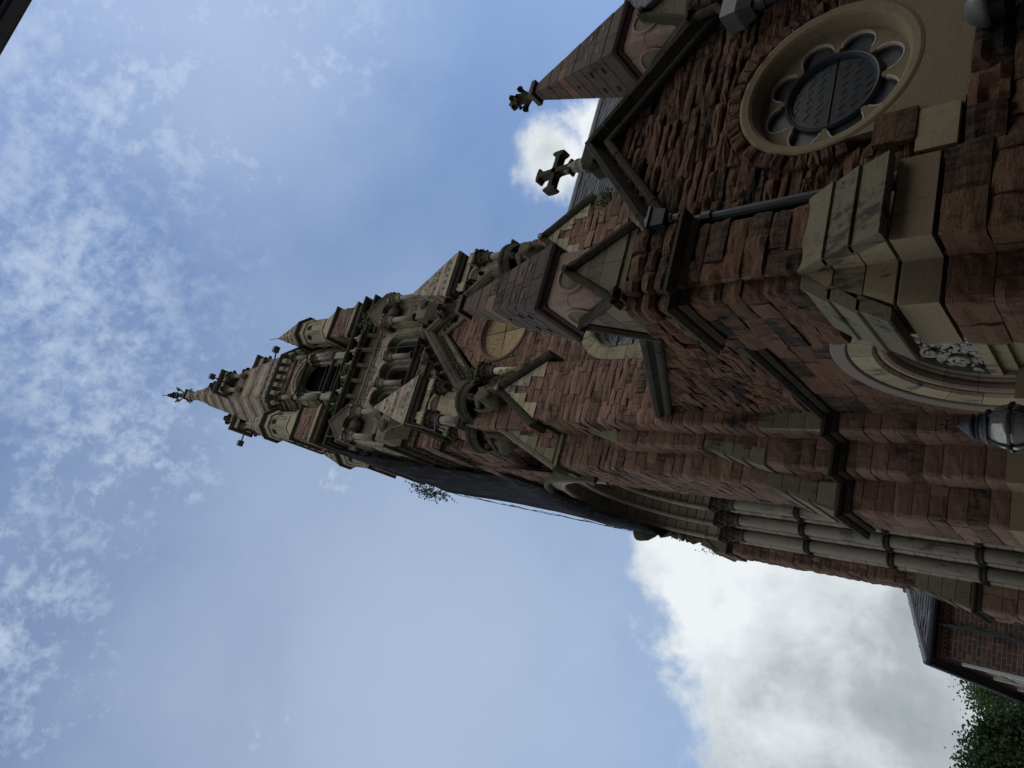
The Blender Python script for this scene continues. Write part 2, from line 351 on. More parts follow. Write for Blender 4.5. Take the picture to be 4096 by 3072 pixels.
def sweep(mb, plan, prof, closed=False, tint=None, cyc=True):
    """sweep profile [(out, z)] along a plan polyline; outward = left of travel"""
    P = [V((p[0], p[1])) for p in plan]; n = len(P); loops = []
    for i in range(n):
        dirs = []
        if closed or i > 0: dirs.append((P[i] - P[i - 1]).normalized())
        if closed or i < n - 1: dirs.append((P[(i + 1) % n] - P[i]).normalized())
        ns = [V((-d.y, d.x)) for d in dirs]
        m = ns[0] if len(ns) == 1 else (ns[0] + ns[1]) / max(0.25, 1 + ns[0].dot(ns[1]))
        loops.append([(P[i].x + m.x * o, P[i].y + m.y * o, z) for o, z in prof])
    if closed: loops.append(loops[0])
    loft(mb, loops, closed=cyc, caps=not closed, tint=tint)
def arcsweep(mb, fr, ca, cb, prof, a0, a1, n=24, tint=None):
    """profile [(radius, out)] swept round centre in wall frame"""
    loops = []
    for i in range(n + 1):
        t = a0 + (a1 - a0) * i / n
        loops.append([fr(ca + r * cos(t), cb + r * sin(t), o) for r, o in prof])
    loft(mb, loops, tint=tint)
def linesweep(mb, fr, pts, prof, tint=None):
    """profile [(perp (left of travel in wall plane), out)] along 2D polyline in the wall frame, mitred"""
    P = [V(p) for p in pts]; n = len(P); loops = []
    for i in range(n):
        dirs = []
        if i > 0: dirs.append((P[i] - P[i - 1]).normalized())
        if i < n - 1: dirs.append((P[i + 1] - P[i]).normalized())
        ns = [V((-d.y, d.x)) for d in dirs]
        m = ns[0] if len(ns) == 1 else (ns[0] + ns[1]) / max(0.2, 1 + ns[0].dot(ns[1]))
        loops.append([fr(P[i].x + m.x * p, P[i].y + m.y * p, o) for p, o in prof])
    loft(mb, loops, tint=tint)

def cut(loops_at, total, corners, L, owner, name, mat, gap=0.004):
    """cut a swept moulding into separate stones; loops_at(s) gives the cross section at arc length s"""
    q = 0.0; first = None
    while q < total - 1e-4:
        e = min(total, q + L * R_.uniform(0.8, 1.2))
        if total - e < L * 0.4: e = total
        for c in corners:
            if abs(e - c) < 0.12: e = min(total, c + 0.16)
        ss = [q + gap] + [c for c in corners if q + gap < c < e - gap] + [e - gap]
        m = MB(); j = V((R_.uniform(-1, 1), R_.uniform(-1, 1), R_.uniform(-1, 1))) * 0.003
        loft(m, [[V(p) + j for p in loops_at(x)] for x in ss], tint=R_.random()); o = link(name, m, mat, owner); first = first or o
        q = e
    return first
def _poly(P):
    S = [0.0]
    for i in range(1, len(P)): S.append(S[-1] + (P[i] - P[i - 1]).length)
    D = [(P[i + 1] - P[i]).normalized() for i in range(len(P) - 1)]; N = [V((-d.y, d.x)) for d in D]
    def at(s):
        for i in range(1, len(P) - 1):
            if abs(s - S[i]) < 1e-5: return P[i], (N[i - 1] + N[i]) / max(0.2, 1 + N[i - 1].dot(N[i]))
        i = 0
        while i < len(D) - 1 and s > S[i + 1]: i += 1
        return P[i] + D[i] * (s - S[i]), N[i]
    return S, at
def line_stones(owner, name, mat, fr, pts, prof, L=0.45):
    S, at = _poly([V(p) for p in pts])
    def f(s):
        p, n = at(s); return [fr(p.x + n.x * a, p.y + n.y * a, o) for a, o in prof]
    return cut(f, S[-1], S[1:-1], L, owner, name, mat)
def plan_stones(owner, name, mat, plan, prof, L=0.6):
    S, at = _poly([V((p[0], p[1])) for p in plan])
    def f(s):
        p, n = at(s); return [(p.x + n.x * o, p.y + n.y * o, z) for o, z in prof]
    return cut(f, S[-1], S[1:-1], L, owner, name, mat)

# ------------------------------------------------------------------ masonry
class PathMap:
    def __init__(s, pts):
        s.P = [V((p[0], p[1])) for p in pts]; s.S = [0.0]
        for i in range(1, len(s.P)): s.S.append(s.S[-1] + (s.P[i] - s.P[i - 1]).length)
        s.L = s.S[-1]; s.D = [(s.P[i + 1] - s.P[i]).normalized() for i in range(len(s.P) - 1)]
        s.N = [V((-d.y, d.x)) for d in s.D]
        s.corners = []
        for i in range(1, len(s.P) - 1):
            cr = s.D[i - 1].x * s.D[i].y - s.D[i - 1].y * s.D[i].x
            s.corners.append((s.S[i], cr < 0))              # convex when turning right
    def __call__(s, q, z, d):
        i = 0
        while i < len(s.D) - 1 and q > s.S[i + 1] + 1e-6: i += 1
        for k in range(1, len(s.P) - 1):
            if abs(q - s.S[k]) < 1e-5:
                m = (s.N[k - 1] + s.N[k]) / max(0.3, 1 + s.N[k - 1].dot(s.N[k])); p = s.P[k] + m * d
                return (p.x, p.y, z)
        p = s.P[i] + s.D[i] * (q - s.S[i]) + s.N[i] * d
        return (p.x, p.y, z)
class FlatMap:
    """tilted face: origin centre, along u, up vector w (not unit: per z), normal n"""
    def __init__(s, f): s.f = f; s.corners = []; s.L = 0
    def __call__(s, q, z, d): return s.f(q, z, d)
def subtract(spans, a, b):
    o = []
    for x, y in spans:
        if b <= x or a >= y: o.append((x, y)); continue
        if a > x: o.append((x, a))
        if b < y: o.append((b, y))
    return o
BUD = {}
def budget(owner, n=300):
    BUD[owner.name] = n
def masonry(owner, part, mp, z0, z1, h=(0.2, 0.26), Ln=(0.3, 0.6), bulge=0.025, rough=0.012, mat='red', spans=None, srange=None, name='stone',
            nfreq=7.0, seed=1, single=True, det=1, gap=0.006, core=True, coremat='mortar', tint=None, cdepth=0.022, joints=None):
    rr = random.Random(seed)
    s0, s1 = srange if srange else (0.0, mp.L)
    sf = spans if spans else (lambda z: [(s0, s1)])
    # core: backing sheet following the same spans
    cs = sorted([c for c, _ in mp.corners if s0 < c < s1])
    if core:
        cb = MB(); zz = z0; dz = 0.06 if spans else (z1 - z0)
        while zz < z1 - 1e-4:
            za, zb = zz, min(z1, zz + dz); A = sf(za + 1e-4); B = sf(zb - 1e-4)
            if len(A) != len(B): B = A = sf((za + zb) / 2)
            for (a, b), (c, d) in zip(A, B):
                br = [0.0] + [(q - a) / (b - a) for q in cs if a < q < b and c < q < d] + [1.0] if b - a > 1e-4 else [0, 1]
                ra = [a] + [q for q in cs if a < q < b and c < q < d] + [b]; rb = [c] + [q for q in cs if a < q < b and c < q < d] + [d]
                vs = [mp(q, za, -cdepth) for q in ra] + [mp(q, zb, -cdepth) for q in rb]; n = len(ra)
                cb.add(vs, [(i, i + 1, i + 1 + n, i + n) for i in range(n - 1)], 0.5)
            zz = zb
        co = link(part, cb, coremat, owner)
    else: co = owner
    stuff = MB(); z = z0; k = 0
    breaks = [c for c, cv in mp.corners if not cv]
    while z < z1 - 0.03:
        hh = rr.uniform(*h); zt = z + hh
        if z1 - zt < h[0] * 0.55: zt = z1
        # joints
        js = [s0]; q = s0 + rr.uniform(0.4, 1.0) * Ln[0]
        while q < s1 - Ln[0] * 0.45:
            js.append(q); q += rr.uniform(*Ln)
        js.append(s1)
        js = [j for j in js if all(abs(j - c) > Ln[0] * 0.32 for c, _ in mp.corners) or j in (s0, s1)]
        js = sorted(set(js + [b for b in breaks if s0 < b < s1]))
        zm = (z + zt) / 2; mids = sf(zm)
        nz = 3 + det
        rows = [z + gap + (zt - z - 2 * gap) * i / (nz - 1) for i in range(nz)]
        for j0, j1 in zip(js[:-1], js[1:]):
            for ma, mbb in mids:
                a, b = max(j0, ma), min(j1, mbb)
                if b - a < 0.035: continue
                rw = []
                for zr in rows:
                    best = None
                    for xa, xb in sf(zr):
                        l, r = max(xa, j0), min(xb, j1)
                        ov = min(r, b) - max(l, a)
                        if r - l > 0.002 and (best is None or ov > best[0]): best = (ov, l, r)
                    rw.append((best[1], best[2]) if best and best[0] > -0.2 else None)
                if rw.count(None) > nz - 2: continue
                for i in range(nz):
                    if rw[i] is None:
                        src = next((rw[t] for t in list(range(i, nz)) + list(range(i, -1, -1)) if rw[t]), None); c_ = (src[0] + src[1]) / 2
                        rw[i] = (c_ - 0.005, c_ + 0.005)
                inner = [c for c in cs if a + 0.05 < c < b - 0.05]
                nx = max(3, min(3 + 2 * det, int((b - a) / 0.12) + 2 + det))
                tn = rr.random() if tint is None else tint(z, rr)
                off = rr.uniform(-0.35, 0.45) * bulge
                tl1, tl2 = rr.uniform(-1, 1) * rough, rr.uniform(-1, 1) * rough
                sh = V((rr.uniform(0, 50), rr.uniform(0, 50), 0))
                grid = []; base = []
                for i, zr in enumerate(rows):
                    l, r = rw[i]; l += gap; r -= gap
                    qs = [l + (r - l) * t / (nx - 1) for t in range(nx)]
                    for c in inner:                         # round the arris
                        qs = [x for x in qs if abs(x - c) > 0.045]
                        qs += [c - 0.03, c, c + 0.03]
                    qs.sort(); rowv = []
                    for t, qq in enumerate(qs):
                        ez = min(i, nz - 1 - i); ex = min(t, len(qs) - 1 - t)
                        edge = 1.0 if (ez > 0 and ex > 0) else (0.55 if (ez > 0 or ex > 0) else 0.35)
                        p = V(mp(qq, zr, 0)); pq = V(((p.x + sh.x) * 0.65, (p.y + sh.y) * 0.65, p.z * 1.5)); nn = noise.noise(pq * nfreq) * rough * 1.4 + (0.4 - abs(noise.noise(pq * nfreq * 2.4))) * rough * 1.4
                        fa = (i / (nz - 1) - 0.5) * 2; fb = (t / (len(qs) - 1) - 0.5) * 2
                        d = off + bulge * edge + (nn + tl1 * fa + tl2 * fb) * (0.35 + 0.65 * edge)
                        if any(abs(qq - c) < 1e-6 for c in inner): d -= 0.016
                        rowv.append((qq, zr, max(-0.012, d)))
                    grid.append(rowv)
                m = len(grid[0])
                if any(len(g) != m for g in grid): m = min(len(g) for g in grid); grid = [g[:m - 1] + [g[-1]] for g in grid]
                vs = [mp(*g) for row in grid for g in row]; fs = []
                for i in range(nz - 1):
                    for t in range(m - 1): fs.append((i * m + t, i * m + t + 1, (i + 1) * m + t + 1, (i + 1) * m + t))
                ring = [t for t in range(m)] + [i * m + m - 1 for i in range(1, nz)] + [(nz - 1) * m + t for t in range(m - 2, -1, -1)] + [i * m for i in range(nz - 2, 0, -1)]
                nb = len(vs)
                for t in ring:
                    g = grid[t // m][t % m]; vs.append(mp(g[0], g[1], -cdepth))
                nr = len(ring)
                for t in range(nr): fs.append((ring[t], nb + t, nb + (t + 1) % nr, ring[(t + 1) % nr]))
                fs = [f[::-1] for f in fs]
                root = owner if owner.parent is None else owner.parent
                if single and BUD.get(root.name, 0) > 0:
                    BUD[root.name] -= 1; sb = MB(); sb.add(vs, fs, tn)
                    link(name, sb, mat, co if co is not owner else owner)
                else: stuff.add(vs, fs, tn)
        z = zt; k += 1
    if not stuff.empty(): link('stonework', stuff, mat, owner, kind='stuff')
    return co
def voussoirs(owner, fr, ca, cb, r0, r1, a0, a1, n, dep, mat, name='voussoir', rough=0.006, c0=-0.05, gap=0.006, tn=None, single=True):
    st = MB(); root = owner if owner.parent is None else owner.parent
    for i in range(n):
        mbx = MB(); A = a0 + (a1 - a0) * i / n; B = a0 + (a1 - a0) * (i + 1) / n; g = gap / r1
        loops = []
        dj = dep + R_.uniform(-1, 1) * rough
        for t in range(4):
            th = A + g + (B - A - 2 * g) * t / 3
            e = 0.006 if t in (0, 3) else 0
            loops.append([fr(ca + r * cos(th), cb + r * sin(th), o) for r, o in ((r0, c0), (r0, dj - 0.008 - e), (r0 + 0.012, dj - e + R_.uniform(0, rough)), (r1 - 0.012, dj - e + R_.uniform(0, rough)), (r1, dj - 0.008 - e), (r1, c0))])
        loft(mbx, loops, tint=R_.random() if tn is None else tn)
        if single and BUD.get(root.name, 0) > 0: BUD[root.name] -= 1; link(name, mbx, mat, owner)
        else:
            b = len(st.v); st.v += mbx.v; st.f += [tuple(k + b for k in f) for f in mbx.f]; st.t += mbx.t
    if not st.empty(): link('arch_stones', st, mat, owner, kind='stuff')

# carved leafwork: curled leaves
def leafcurl(mb, c, d, s, tint=None):
    """one carved leaf curling outward in direction d from point c, size s"""
    d = V(d).normalized(); up = V((0, 0, 1)); a = d.cross(up).normalized(); c = V(c); loops = []
    for i, (o, z, w) in enumerate(((0, -0.5, 0.28), (0.18, -0.1, 0.42), (0.42, 0.32, 0.46), (0.72, 0.50, 0.34), (0.84, 0.32, 0.2), (0.7, 0.18, 0.08))):
        p = c + d * (o * s) + up * (z * s)
        loops.append([p - a * (w * s), p + up * (0.07 * s) + d * (0.06 * s) - a * (w * 0.4 * s), p - d * 0.05 * s, p + up * (0.07 * s) + d * (0.06 * s) + a * (w * 0.4 * s), p + a * (w * s), p - d * (0.12 * s) - up * (0.05 * s)])
    loft(mb, loops, tint=tint)
def capital(owner, x, y, z0, z1, r, mat='carve', square=True, name='capital', rows=2):
    mb = MB(); h = z1 - z0
    lathe(mb, (x, y, z0), [(r * 1.28, 0), (r * 1.34, 0.05 * h), (r * 1.22, 0.10 * h), (r * 1.02, 0.12 * h), (r * 1.05, 0.4 * h), (r * 1.35, 0.75 * h), (r * 1.75, 0.86 * h)], 12)
    for row in range(rows):
        for k in range(8):
            a = 2 * pi * (k + 0.5 * row) / 8
            leafcurl(mb, (x + r * 1.0 * cos(a), y + r * 1.0 * sin(a), z0 + h * (0.36 + 0.30 * row)), (cos(a), sin(a), 0), h * (0.35 if row else 0.30), R_.random())
    if square:
        q = r * 1.95
        box(mb, x - q, x + q, y - q, y + q, z1 - 0.13 * h, z1)
        box(mb, x - q * 0.9, x + q * 0.9, y - q * 0.9, y + q * 0.9, z1 - 0.2 * h, z1 - 0.13 * h)
    return link(name, mb, mat, owner)
def column(owner, x, y, z0, z1, r, mat='shaft', n=16, name='column', base=True):
    mb = MB(); lathe(mb, (x, y, z0), [(r, 0.0), (r, z1 - z0)], n)
    o = link(name, mb, mat, owner, smooth=False)
    for p in o.data.polygons: p.use_smooth = len(p.vertices) == 4
    if base:
        b = MB(); lathe(b, (x, y, z0 - 0.02), [(r * 1.5, 0), (r * 1.5, 0.05), (r * 1.3, 0.08), (r * 1.4, 0.11), (r * 1.05, 0.15)], 14); link('column_base', b, 'carve', owner)
    return o
def shaftring(owner, x, y, z, r, name='shaft_ring'):
    mb = MB(); lathe(mb, (x, y, z - 0.07), [(r * 1.0, 0), (r * 1.3, 0.015), (r * 1.42, 0.045), (r * 1.22, 0.065), (r * 1.22, 0.075), (r * 1.42, 0.095), (r * 1.3, 0.125), (r * 1.0, 0.14)], 14)
    return link(name, mb, 'dark', owner)
def leafband(mb, plan, z, s, step, lean=0.5):
    P = [V((p[0], p[1], z)) for p in plan]
    for i in range(len(P) - 1):
        d = P[i + 1] - P[i]; L = d.length; d.normalize(); n = V((-d.y, d.x, 0)); k = max(1, int(L / step))
        for j in range(k):
            leafcurl(mb, P[i] + d * (L * (j + 0.5) / k), n, s, R_.random())
STR = [(-0.05, 0.0), (0.03, 0.0), (0.05, 0.03), (0.05, 0.055), (0.075, 0.06), (0.11, 0.085), (0.11, 0.11), (0.02, 0.155), (-0.05, 0.155)]
def string(owner, plan, z, k=1.0, mat='dark', name='string_course', closed=False, out=0.0):
    if not closed: return plan_stones(owner, 'string_stone', mat, plan, [(o * k + out, z + h * k) for o, h in STR], 0.62)
    mb = MB(); sweep(mb, plan, [(o * k + out, z + h * k) for o, h in STR], closed); return link(name, mb, mat, owner)

# =================================================================== ground and setting
mb = MB(); g0 = -900
mb.add([(g0, g0, -0.02), (-g0, g0, -0.02), (-g0, -g0, -0.02), (g0, -g0, -0.02)], [(0, 1, 2, 3)]); link('ground', mb, 'asphalt', kind='structure')
mb = MB(); box(mb, -1.2, 5.5, -0.2, 4.0, -0.02, 0.10); link('pavement', mb, 'mortar', kind='structure')

# =================================================================== PORCH (gable bay, corner pier, door wall)
porch = thing('church_porch', 'red sandstone gabled church bay with a round flower-shaped window and a carved side doorway', 'church', (4.4, 5.0, 0))
BUD[porch.name] = 300
CX, CZ, CR = 4.69, 3.94, 0.74
fg = FY(4.62)
RAK = ((3.38, 5.22), (4.72, 6.34), (6.06, 5.22))
gm = PathMap([(6.12, 4.62), (3.28, 4.62)])
def gspan(z):
    a, b = 0.0, gm.L
    if z > 5.22:
        hw = (6.34 - z) / (6.34 - 5.22) * 1.34
        a, b = 6.12 - (4.72 + hw), 6.12 - (4.72 - hw)
        if b - a < 0.03: return []
    o = [(a, b)]
    R = CR + 0.15
    if abs(z - CZ) < R and z > CZ - 0.15:
        w = sqrt(R * R - (z - CZ) ** 2); o = subtract(o, 6.12 - CX - w, 6.12 - CX + w)
    elif z <= CZ - 0.15 and z > 2.88:
        l = 3.92 if z > 3.45 else (4.10 if z > 3.16 else 4.0)
        if z > 3.45: l = CX - sqrt(max(0, R * R - (z - CZ) ** 2)) if CX - sqrt(max(0, R * R - (z - CZ) ** 2)) < 4.1 else 4.05
        o = subtract(o, 6.12 - 5.42, 6.12 - l)
    return o
# near pier, lower
pl = PathMap([(3.34, 4.62), (3.34, 4.15), (2.69, 4.15), (2.69, 4.44), (2.36, 4.44), (2.36, 5.07), (3.0, 5.07)])
masonry(porch, 'pier_base', pl, 0.0, 2.82, h=(0.20, 0.26), Ln=(0.28, 0.5), bulge=0.016, rough=0.014, mat='red', seed=3, det=2, nfreq=9, gap=0.004, cdepth=0.008, single=True)
# upper pier shaft
pu = PathMap([(3.30, 4.62), (3.30, 4.42), (2.75, 4.42), (2.75, 4.50), (2.60, 4.50), (2.60, 5.46), (3.0, 5.46)])
masonry(porch, 'pier_shaft', pu, 3.76, 4.76, h=(0.15, 0.19), Ln=(0.24, 0.42), bulge=0.018, rough=0.014, mat='red', seed=11, det=2, nfreq=10, gap=0.003, cdepth=0.008)
masonry(porch, 'pier_head', pu, 4.93, 5.40, h=(0.12, 0.17), Ln=(0.20, 0.36), bulge=0.05, rough=0.02, mat='red', seed=12, det=2, nfreq=9)
# gable wall, rock faced
gw = masonry(porch, 'gable_wall', gm, 2.86, 6.30, h=(0.08, 0.125), Ln=(0.30, 0.70), bulge=0.022, rough=0.023, mat='red', spans=gspan, seed=5, det=2, nfreq=8.0, gap=0.003, cdepth=0.012, name='stone')
masonry(porch, 'wall_base', PathMap([(6.2, 4.57), (3.28, 4.57)]), 0.0, 2.84, h=(0.15, 0.20), Ln=(0.28, 0.5), bulge=0.03, rough=0.028, mat='red', seed=6, det=2, nfreq=8, gap=0.004, cdepth=0.012)
# door wall (X = 3)
DY, DZ, DR = 6.74, 3.02, 1.34
dm = PathMap([(3.0, 5.05), (3.0, 8.28)])
def copz(y): return 6.15 + (y - 6.0) * 0.5516
def dspan(z):
    a, b = 0.0, dm.L
    if z > copz(5.05): a = (z - 6.15) / 0.5516 + 6.0 - 5.05
    if b - a < 0.05: return []
    o = [(a, b)]; r = DR + 0.02
    if z <= DZ: o = subtract(o, DY - r - 5.05, DY + r - 5.05)
    elif z < DZ + r:
        w = sqrt(r * r - (z - DZ) ** 2); o = subtract(o, DY - w - 5.05, DY + w - 5.05)
    return o
masonry(porch, 'door_wall', dm, 0.0, 4.93, h=(0.17, 0.22), Ln=(0.32, 0.6), bulge=0.012, rough=0.010, mat='red', spans=dspan, seed=8, det=1, nfreq=9, gap=0.004, cdepth=0.006)
masonry(porch, 'parapet_wall', dm, 5.10, 7.36, h=(0.11, 0.15), Ln=(0.26, 0.5), bulge=0.022, rough=0.024, mat='red', spans=dspan, seed=9, det=2, nfreq=8, gap=0.003, cdepth=0.01)

# plaster band and shadow gap on the pier
mb = MB(); bp = [(3.34, 4.60), (3.34, 4.17), (2.71, 4.17), (2.71, 4.46), (2.38, 4.46), (2.38, 5.09), (3.0, 5.09)]
sweep(mb, bp, [(-0.15, 2.86), (0.0, 2.86), (0.0, 3.10), (-0.05, 3.13), (-0.15, 3.13)]); link('rendered_band', mb, 'plaster', porch)
# slab offsets: front (slope in Y) and side (slope in X)
def slabs(owner, lo, hi, a0, a1, axis, n=3, over=0.07, th=0.07, mat='grey'):
    """overlapping sloped slabs. lo=(pos,z) bottom outer edge, hi=(pos,z) top; axis 'y' slope moves +Y, 'x' moves +X"""
    for i in range(n):
        t0, t1 = i / n, (i + 1) / n
        p0 = lo[0] + (hi[0] - lo[0]) * t0 - (over * 0.45 if i else 0); z0 = lo[1] + (hi[1] - lo[1]) * t0
        p1 = lo[0] + (hi[0] - lo[0]) * t1; z1 = lo[1] + (hi[1] - lo[1]) * t1 + 0.01
        m_ = MB()
        prof = [(p0, z0), (p0 + 0.012, z0 - 0.012), (p0 + 0.10, z0 - 0.012), (p1 + 0.12, z1), (p1, z1)]
        g = 0.004
        for (aa, bb) in ((a0 + g, a1 - g),):
            if axis == 'y': lo_, hi_ = [(aa, p, z) for p, z in prof], [(bb, p, z) for p, z in prof]
            else: lo_, hi_ = [(p, aa, z) for p, z in prof], [(p, bb, z) for p, z in prof]
            loft(m_, [lo_, hi_], tint=R_.random())
        link('weathering_slab', m_, mat, owner)
slabs(porch, (4.07, 3.14), (4.42, 3.80), 2.71, 3.36, 'y')
slabs(porch, (2.27, 3.15), (2.60, 3.78), 4.46, 5.14, 'x')
def wedge(owner, fr, poly, splits, dep, mat='cream', name='quoin'):
    """cream side stones: poly rows by z splits ; fr wall frame"""
    for z0, z1, a0, a1, b0, b1 in splits:      # bottom a0..a1, top b0..b1
        m_ = MB(); g = 0.005
        prism(m_, fr, [(a0 + g, z0 + g), (a1 - g, z0 + g), (b1 - g, z1 - g), (b0 + g, z1 - g)], -0.1, dep + R_.uniform(0, 0.008), R_.random())
        link(name, m_, mat, owner)
fx = FX(2.735)
wedge(porch, fx, None, [(3.13, 3.34, 4.19, 4.47, 4.28, 4.47), (3.34, 3.56, 4.28, 4.47, 4.37, 4.47)], 0.012)
wedge(porch, FX(2.735), None, [(3.56, 3.78, 4.37, 4.47, 4.44, 4.47)], 0.01, 'red')
wedge(porch, FY(4.485), None, [(3.13, 3.34, 2.40, 2.73, 2.49, 2.73), (3.34, 3.56, 2.49, 2.73, 2.57, 2.73), (3.56, 3.78, 2.57, 2.73, 2.64, 2.73)], 0.012)
# core behind the slabs
mb = MB(); box(mb, 2.74, 3.29, 4.44, 4.9, 2.8, 5.5); box(mb, 2.64, 3.1, 4.52, 5.09, 2.8, 5.5); box(mb, 2.45, 3.0, 4.56, 5.05, 2.8, 3.3); link('pier_core', mb, 'mortar', porch)
# strings
sp = [(3.30, 4.62), (3.30, 4.42), (2.75, 4.42), (2.75, 4.50), (2.60, 4.50), (2.60, 5.16), (3.02, 5.16)]
string(porch, sp, 4.75, 1.25)
string(porch, [(3.0, 5.2), (3.0, 8.28)], 4.95, 1.2)

# gable coping
mb = MB()
rk = [(3.40, 5.02), (3.34, 5.18), (4.72, 6.36), (6.10, 5.18), (6.04, 5.02)]
line_stones(porch, 'coping_stone', 'dark', fg, rk, [(-0.02, -0.25), (-0.02, 0.03), (0.035, 0.13), (0.05, 0.18), (0.10, 0.19), (0.11, 0.17), (0.11, -0.25)], 0.5)
mb = MB()
line_stones(porch, 'coping_roll', 'dark', fg, [(3.50, 4.98), (3.44, 5.14), (4.72, 6.235), (6.0, 5.14), (5.94, 4.98)], [(0.045 * cos(a), 0.085 + 0.045 * sin(a)) for a in [k * pi / 4 for k in range(8)]], 0.5)
# cross finial with saddle
mb = MB()
box(mb, 4.60, 4.84, 4.56, 4.92, 6.38, 6.62); lathe(mb, (4.56, 4.60, 6.42), [(0.05, 0), (0.05, 0.16)], 8); 
for sx in (-1, 1): tube(mb, [(4.72 + sx * 0.06, 4.7, 6.5), (4.72 + sx * 0.16, 4.66, 6.56), (4.72 + sx * 0.2, 4.62, 6.48), (4.72 + sx * 0.17, 4.6, 6.40)], [0.06, 0.06, 0.05, 0.03], 6)
link('saddle_stone', mb, 'dark', porch)
mb = MB(); cx, cy = 4.71, 4.72
lathe(mb, (cx, cy, 6.6), [(0.105, 0), (0.10, 0.06), (0.075, 0.16), (0.085, 0.20), (0.065, 0.27), (0.05, 0.40)], 10)
link('cross_stem', mb, 'creamg', porch)
mb = MB()
def crossarm(ax, az, L, w0, w1):
    n_ = V((ax, 0, az)); s_ = V((-az, 0, ax)); c_ = V((cx, cy, 7.16)); loops = []
    for t, w in ((0.0, w0), (0.55, w0 * 0.85), (0.80, w0 * 1.0), (0.9, w1), (1.0, w1 * 1.02), (1.04, w1 * 0.5)):
        p = c_ + n_ * (L * t)
        loops.append([p + s_ * w + V((0, -0.055, 0)), p + s_ * w + V((0, 0.055, 0)), p - s_ * w + V((0, 0.055, 0)), p - s_ * w + V((0, -0.055, 0))])
    loft(mb, loops)
for ax, az in ((1, 0), (-1, 0), (0, 1), (0, -1)): crossarm(ax, az, 0.27, 0.034, 0.088)
for a in range(4): 
    th = pi / 4 + a * pi / 2; ball(mb, (cx + 0.085 * cos(th), cy, 7.16 + 0.085 * sin(th)), 0.035, 5)
link('cross_head', mb, 'dark', porch)

# rose window
ring = MB()
frw = FY(4.62)
arcsweep(ring, frw, CX, CZ, [(CR + 0.02, -0.2), (CR + 0.02, 0.055), (CR - 0.005, 0.062), (CR - 0.06, 0.05), (CR - 0.085, 0.03), (CR - 0.105, -0.04), (CR - 0.11, -0.12), (CR + 0.02, -0.2)], 0, 2 * pi, 72)
link('rose_surround', ring, 'plaster', porch, smooth=False)
pnl = MB()
N_ = 24
top = [(5.42, 3.6)]
# plaster panel under the circle
pts = []
for i in range(N_ + 1):
    t = pi + 0.28 + (pi - 0.56) * i / N_
    pts.append((CX + (CR) * cos(t), CZ + (CR) * sin(t)))
left, right = pts[0], pts[-1]
vs = []; fs = []
for i, p in enumerate(pts):
    vs.append(frw(p[0], p[1], 0.052)); vs.append(frw(min(max(p[0], 4.02), 5.42), 2.86, 0.052))
for i in range(N_): fs.append((2 * i, 2 * i + 1, 2 * i + 3, 2 * i + 2))
pnl.add(vs, fs)
prism(pnl, frw, [(right[0] - 0.01, right[1]), (5.42, right[1] + 0.2), (5.42, 2.86), (right[0] - 0.01, 2.86)], -0.05, 0.051)
prism(pnl, frw, [(4.02, 2.86), (4.12, 2.86), (4.12, 3.55), (left[0], left[1]), (4.02, 3.5)], -0.05, 0.050)
prism(pnl, frw, [(4.1, 2.84), (5.42, 2.84), (5.42, 2.9), (4.1, 2.9)], -0.05, 0.0515)
link('rendered_panel', pnl, 'plaster', porch)
for a0, a1, b0, b1, mt in ((3.82, 4.10, 3.30, 3.46, 'red'), (3.80, 4.09, 3.155, 3.295, 'red'), (3.68, 4.05, 2.88, 3.15, 'cream')):
    m_ = MB(); prism(m_, frw, [(a0, b0), (a1, b0), (a1, b1), (a0, b1)], -0.05, 0.075 + R_.uniform(0, 0.015), R_.random()); link('stone', m_, mt, porch)
voussoirs(gw, frw, CX, CZ, CR + 0.025, CR + 0.155, -0.25, pi + 0.35, 30, 0.055, 'red', name='voussoir', rough=0.03)
# tracery plate with flower opening
PA, PR = 0.450, 0.140
def rho(th):
    q = (th + pi / 8) % (pi / 4) - pi / 8
    w = PR ** 2 - (PA * sin(q)) ** 2
    return PA * cos(q) + sqrt(w) if w > 0 and PA * cos(q) + sqrt(w) > 0.405 else 0.40
tp = MB(); n_ = 160; la = []; 
for i in range(n_):
    th = 2 * pi * i / n_ + pi / 8; r = rho(2 * pi * i / n_)
    la.append([frw(CX + rr_ * cos(th), CZ + rr_ * sin(th), o) for rr_, o in ((0.64, -0.105), (r + 0.012, -0.105), (r, -0.115), (r, -0.165), (0.64, -0.165))])
la.append(la[0]); loft(tp, la, caps=False); link('tracery_plate', tp, 'plaster', porch)
rim = MB(); 
for k in range(8):
    ph = k * pi / 4 + pi / 8; c2x, c2z = CX + PA * cos(ph), CZ + PA * sin(ph)
    arcsweep(rim, frw, c2x, c2z, [(PR + 0.008, -0.102), (PR - 0.004, -0.102), (PR - 0.006, -0.13), (PR + 0.008, -0.13)], ph - 1.75, ph + 1.75, 18)
link('putty_rim', rim, 'white', porch)
gl = MB(); lathe_pts = [frw(CX + 0.61 * cos(2 * pi * i / 48), CZ + 0.61 * sin(2 * pi * i / 48), -0.155) for i in range(48)]; gl.add(lathe_pts, [tuple(range(48))])
wdw = link('rose_glazing', gl, 'glasspetal', porch)
gl = MB(); gl.add([frw(CX + 0.38 * cos(2 * pi * i / 48), CZ + 0.38 * sin(2 * pi * i / 48), -0.148) for i in range(48)], [tuple(range(48))]); link('central_pane', gl, 'glass', wdw)
ir = MB()
arcsweep(ir, frw, CX, CZ, [(0.41, -0.155), (0.41, -0.12), (0.39, -0.100), (0.375, -0.11), (0.37, -0.125), (0.36, -0.125), (0.355, -0.155)], 0, 2 * pi, 48)
link('central_ring', ir, 'lampmetal', wdw)
ld = MB()
